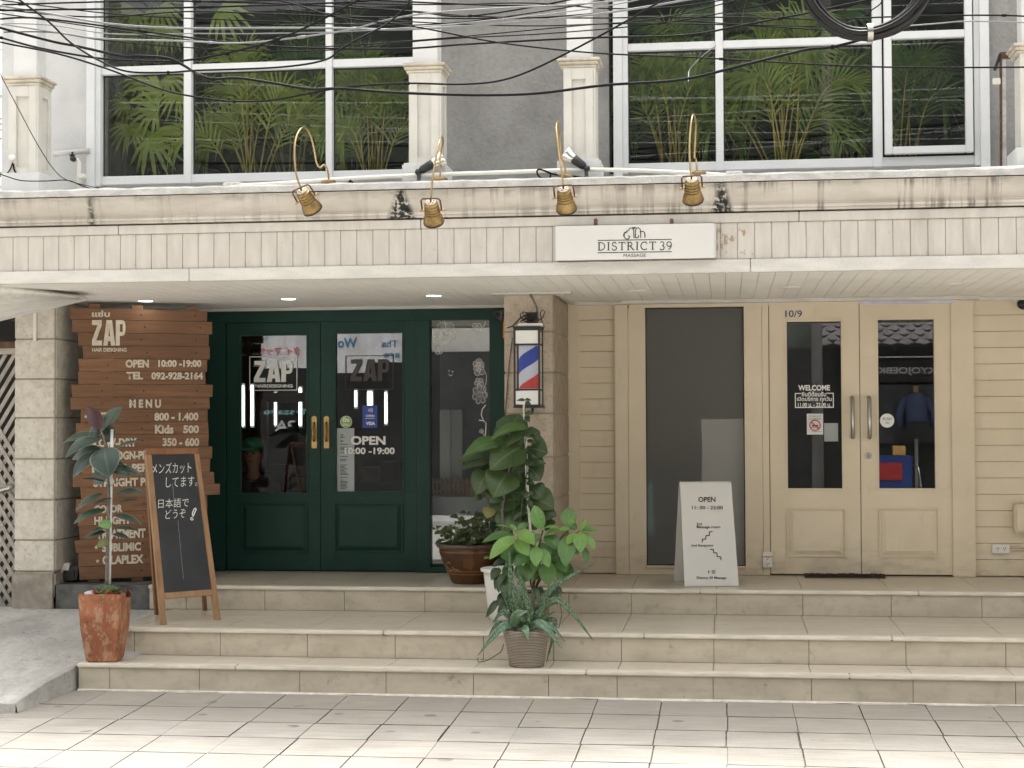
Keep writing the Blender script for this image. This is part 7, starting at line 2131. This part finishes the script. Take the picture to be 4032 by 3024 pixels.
for j in range(7):
    for i in range(int((xr_ - xl_) / .3)):
        xx = xl_ + .3 * i + (.15 if j % 2 else 0); yy = -4.9 - j * .22; zz = MP(3560, 1348, -4.9).z + j * .10
        rf.slab([(xx, yy, zz), (xx + .15, yy + .1, zz - .05), (xx + .29, yy, zz), (xx + .29, yy - .22, zz + .1), (xx, yy - .22, zz + .1)][:1] + [(xx + .145, yy + .12, zz - .04), (xx + .29, yy, zz), (xx + .145, yy - .24, zz + .12)], (0, .4, 1), .02)
rf.build('tiled_roof', mat('pale_roof_tile', (0.17, 0.16, 0.16), .8), O)
a, c_ = MP(3450, 1440, yo), MP(3680, 1500, yo)
MB().box(MP(3300, 1400, yo).x, 9, yo - .05, yo, MP(3500, 1505, yo).z, MP(3500, 1420, yo).z).build('sign_band', M['black'], O)
yl = yo + .01
M['oppletter'] = mat('pale_sign_letter', (0.62, 0.62, 0.62), .6)
def mtext(s, x0, y0, x1, y1, m, Yo=yl, **k):   # faces the shop, so it mirrors left to right
    A, Bq, Cq = MP(x1, y1, Yo), MP(x0, y1, Yo), MP(x1, y0, Yo)
    return text(s, A, Bq, Cq, m, O, lift=.004, **k)
mtext('KYOJOEBK', 3455, 1446, 3682, 1478, M['oppletter'], off=.02)
MB().box(MP(3440, 1400, yo).x, MP(3685, 1400, yo).x, yo, yo + .03, MP(3500, 1409, yo).z, MP(3500, 1403, yo).z).build('light_strip', M['oppletter'], O)
MB().box(MP(3455, 1600, yo).x, MP(3700, 1600, yo).x, yo - .02, yo + .02, MP(3500, 1745, yo).z, MP(3500, 1515, yo).z).build('display_panel', mat('grey_display_panel', (0.055, 0.055, 0.06), .8), O)
yw = -5.6
zt = MP(1100, 1330, yw).z
for (x0, x1, y0, y1) in ((935, 1215, 1290, 1450), (1322, 1440, 1290, 1470), (1440, 1590, 1290, 1430)):
    MB().box(MP(x0, 1400, yw).x, MP(x1, 1400, yw).x, yw - .06, yw, MP(1100, y1, yw).z, MP(1100, y0, yw).z).build('white_awning', M['oppwhite'], O)
M['oppred'] = mat('red_sign_letter', (0.55, 0.06, 0.05), .6); M['oppblue'] = mat('blue_sign_letter', (0.06, 0.20, 0.38), .6); M['oppteal'] = mat('teal_window_letter', (0.25, 0.50, 0.50), .6)
mtext('タイ マッサージ', 948, 1365, 1182, 1400, M['oppred'], yw + .01, off=.015)
mtext('Thai Massage', 950, 1326, 1056, 1344, M['oppblue'], yw + .01, off=.0)
mtext('Wo', 1328, 1330, 1404, 1369, M['oppblue'], yw + .01, off=.02)
mtext('Tha', 1500, 1340, 1566, 1366, M['oppblue'], yw + .01, off=.02); mtext('age', 1510, 1390, 1572, 1416, M['oppblue'], yw + .01, off=.02)
mtext('Massage', 1036, 1608, 1230, 1640, M['oppteal'], yl, off=.02); mtext('SPA', 1080, 1655, 1200, 1700, M['oppletter'], yl, off=.02)
# motorbike with a blue crate mirrored in the right door
t = thing('delivery_motorbike', 'parked motorbike carrying blue crate with red panel, mirrored in right door', 'motorbike', MP(3520, 1950, -2.6))
ym = -2.6
a, c_ = MP(3440, 1795, ym), MP(3594, 1925, ym)
MB().box(a.x, c_.x, ym - .45, ym, c_.z - .05, a.z).build('crate', mat('blue_crate', (0.015, 0.04, 0.17), .5), t, .02)
a2_, c2_ = MP(3450, 1822, ym), MP(3553, 1890, ym)
MB().box(a2_.x, c2_.x, ym + .001, ym + .012, c2_.z, a2_.z).build('red_panel', mat('dull_red_panel', (0.34, 0.02, 0.025), .6), t)
a3, c3_ = MP(3516, 1756, ym - .1), MP(3566, 1792, ym - .1)
MB().box(a3.x, c3_.x, ym - .3, ym - .1, a.z + .001, a3.z).build('bag', mat('tan_bag', (0.50, 0.30, 0.10), .7), t, .01)
for dx in (-.55, .75):
    cx = (a.x + c_.x) / 2 + dx
    MB().lathe([(.22, -.05), (.29, -.04), (.29, .04), (.22, .05)], 28, (cx, ym - .2, .13), axis=(0, 1, 0)).build('wheel', M['black'], t)
MB().tube([((a.x + c_.x) / 2 - .55, ym - .2, .15), ((a.x + c_.x) / 2 - .2, ym - .2, .5), ((a.x + c_.x) / 2 + .5, ym - .2, .55), ((a.x + c_.x) / 2 + .72, ym - .2, .15)], .06, 8).build('motor_body', M['black'], t)
MB().tube([((a.x + c_.x) / 2 + .5, ym - .2, .5), ((a.x + c_.x) / 2 + .45, ym - .2, .95), ((a.x + c_.x) / 2 + .40, ym - .5, 1.0)], .02, 8).build('handlebar', M['steel'], t)
c = MP(3606, 1600, -5.7)
t = thing('mannequin', 'headless mannequin in dark blue blouse with black bag, mirrored in right door', 'mannequin', (c.x, -5.7, .3))
MB().lathe([(.05, .52), (.09, .50), (.20, .42), (.22, .25), (.20, .05), (.24, -.15), (0, -.15)], 20, (c.x, -5.7, c.z - .25)).build('blouse', mat('dark_blue_blouse', (0.05, 0.07, 0.14), .8), t)
for s_ in (-1, 1): MB().tube([(c.x + s_ * .18, -5.7, c.z + .15), (c.x + s_ * .33, -5.66, c.z - .15), (c.x + s_ * .30, -5.6, c.z - .38)], [.08, .07, .06], 10).build('sleeve', bpy.data.materials['dark_blue_blouse'], t)
MB().lathe([(.05, 0), (.05, .12), (0, .14)], 12, (c.x, -5.7, c.z + .26)).build('neck', M['woodlight'], t)
MB().box(c.x - .20, c.x + .22, -5.5, -5.4, c.z - .62, c.z - .30).build('bag', M['black'], t, .03)
MB().lathe([(.04, .0), (.04, c.z - .9)], 10, (c.x, -5.7, .3)).build('stand', M['steel'], t)
# utility pole mirrored in the left beige door, cables on the far side
c = MP(3218, 1600, -3.6)
tag(MB().tube([(c.x, -3.6, -.1), (c.x, -3.6, 9)], [.11, .08], 14).build('utility_pole', mat('concrete_pole', (0.2, 0.195, 0.19), .85), None), 'grey utility pole across the street, mirrored in left beige door', 'pole')
rng = random.Random(71); M['farcable'] = mat('pale_far_cable', (0.5, 0.51, 0.52), .6)
for k in range(26):
    z = 7.0 + rng.uniform(-2.2, 2.4); Y = rng.uniform(-4.5, -2.4); sag = rng.uniform(.1, .6); tilt = rng.uniform(-1.4, 1.4)
    pts = [(-14 + 28 * i / 24, Y, z + tilt * (i / 24 - .5) - sag * math.sin(math.pi * i / 24)) for i in range(25)]
    tag(MB().tube(pts, rng.uniform(.010, .018), 5).build('far_cable', M['farcable'] if k % 3 else M['cable']), 'street cable on the far side, mirrored as thin streaks in upper windows', 'cable', 'far street cables mirrored in upper windows')
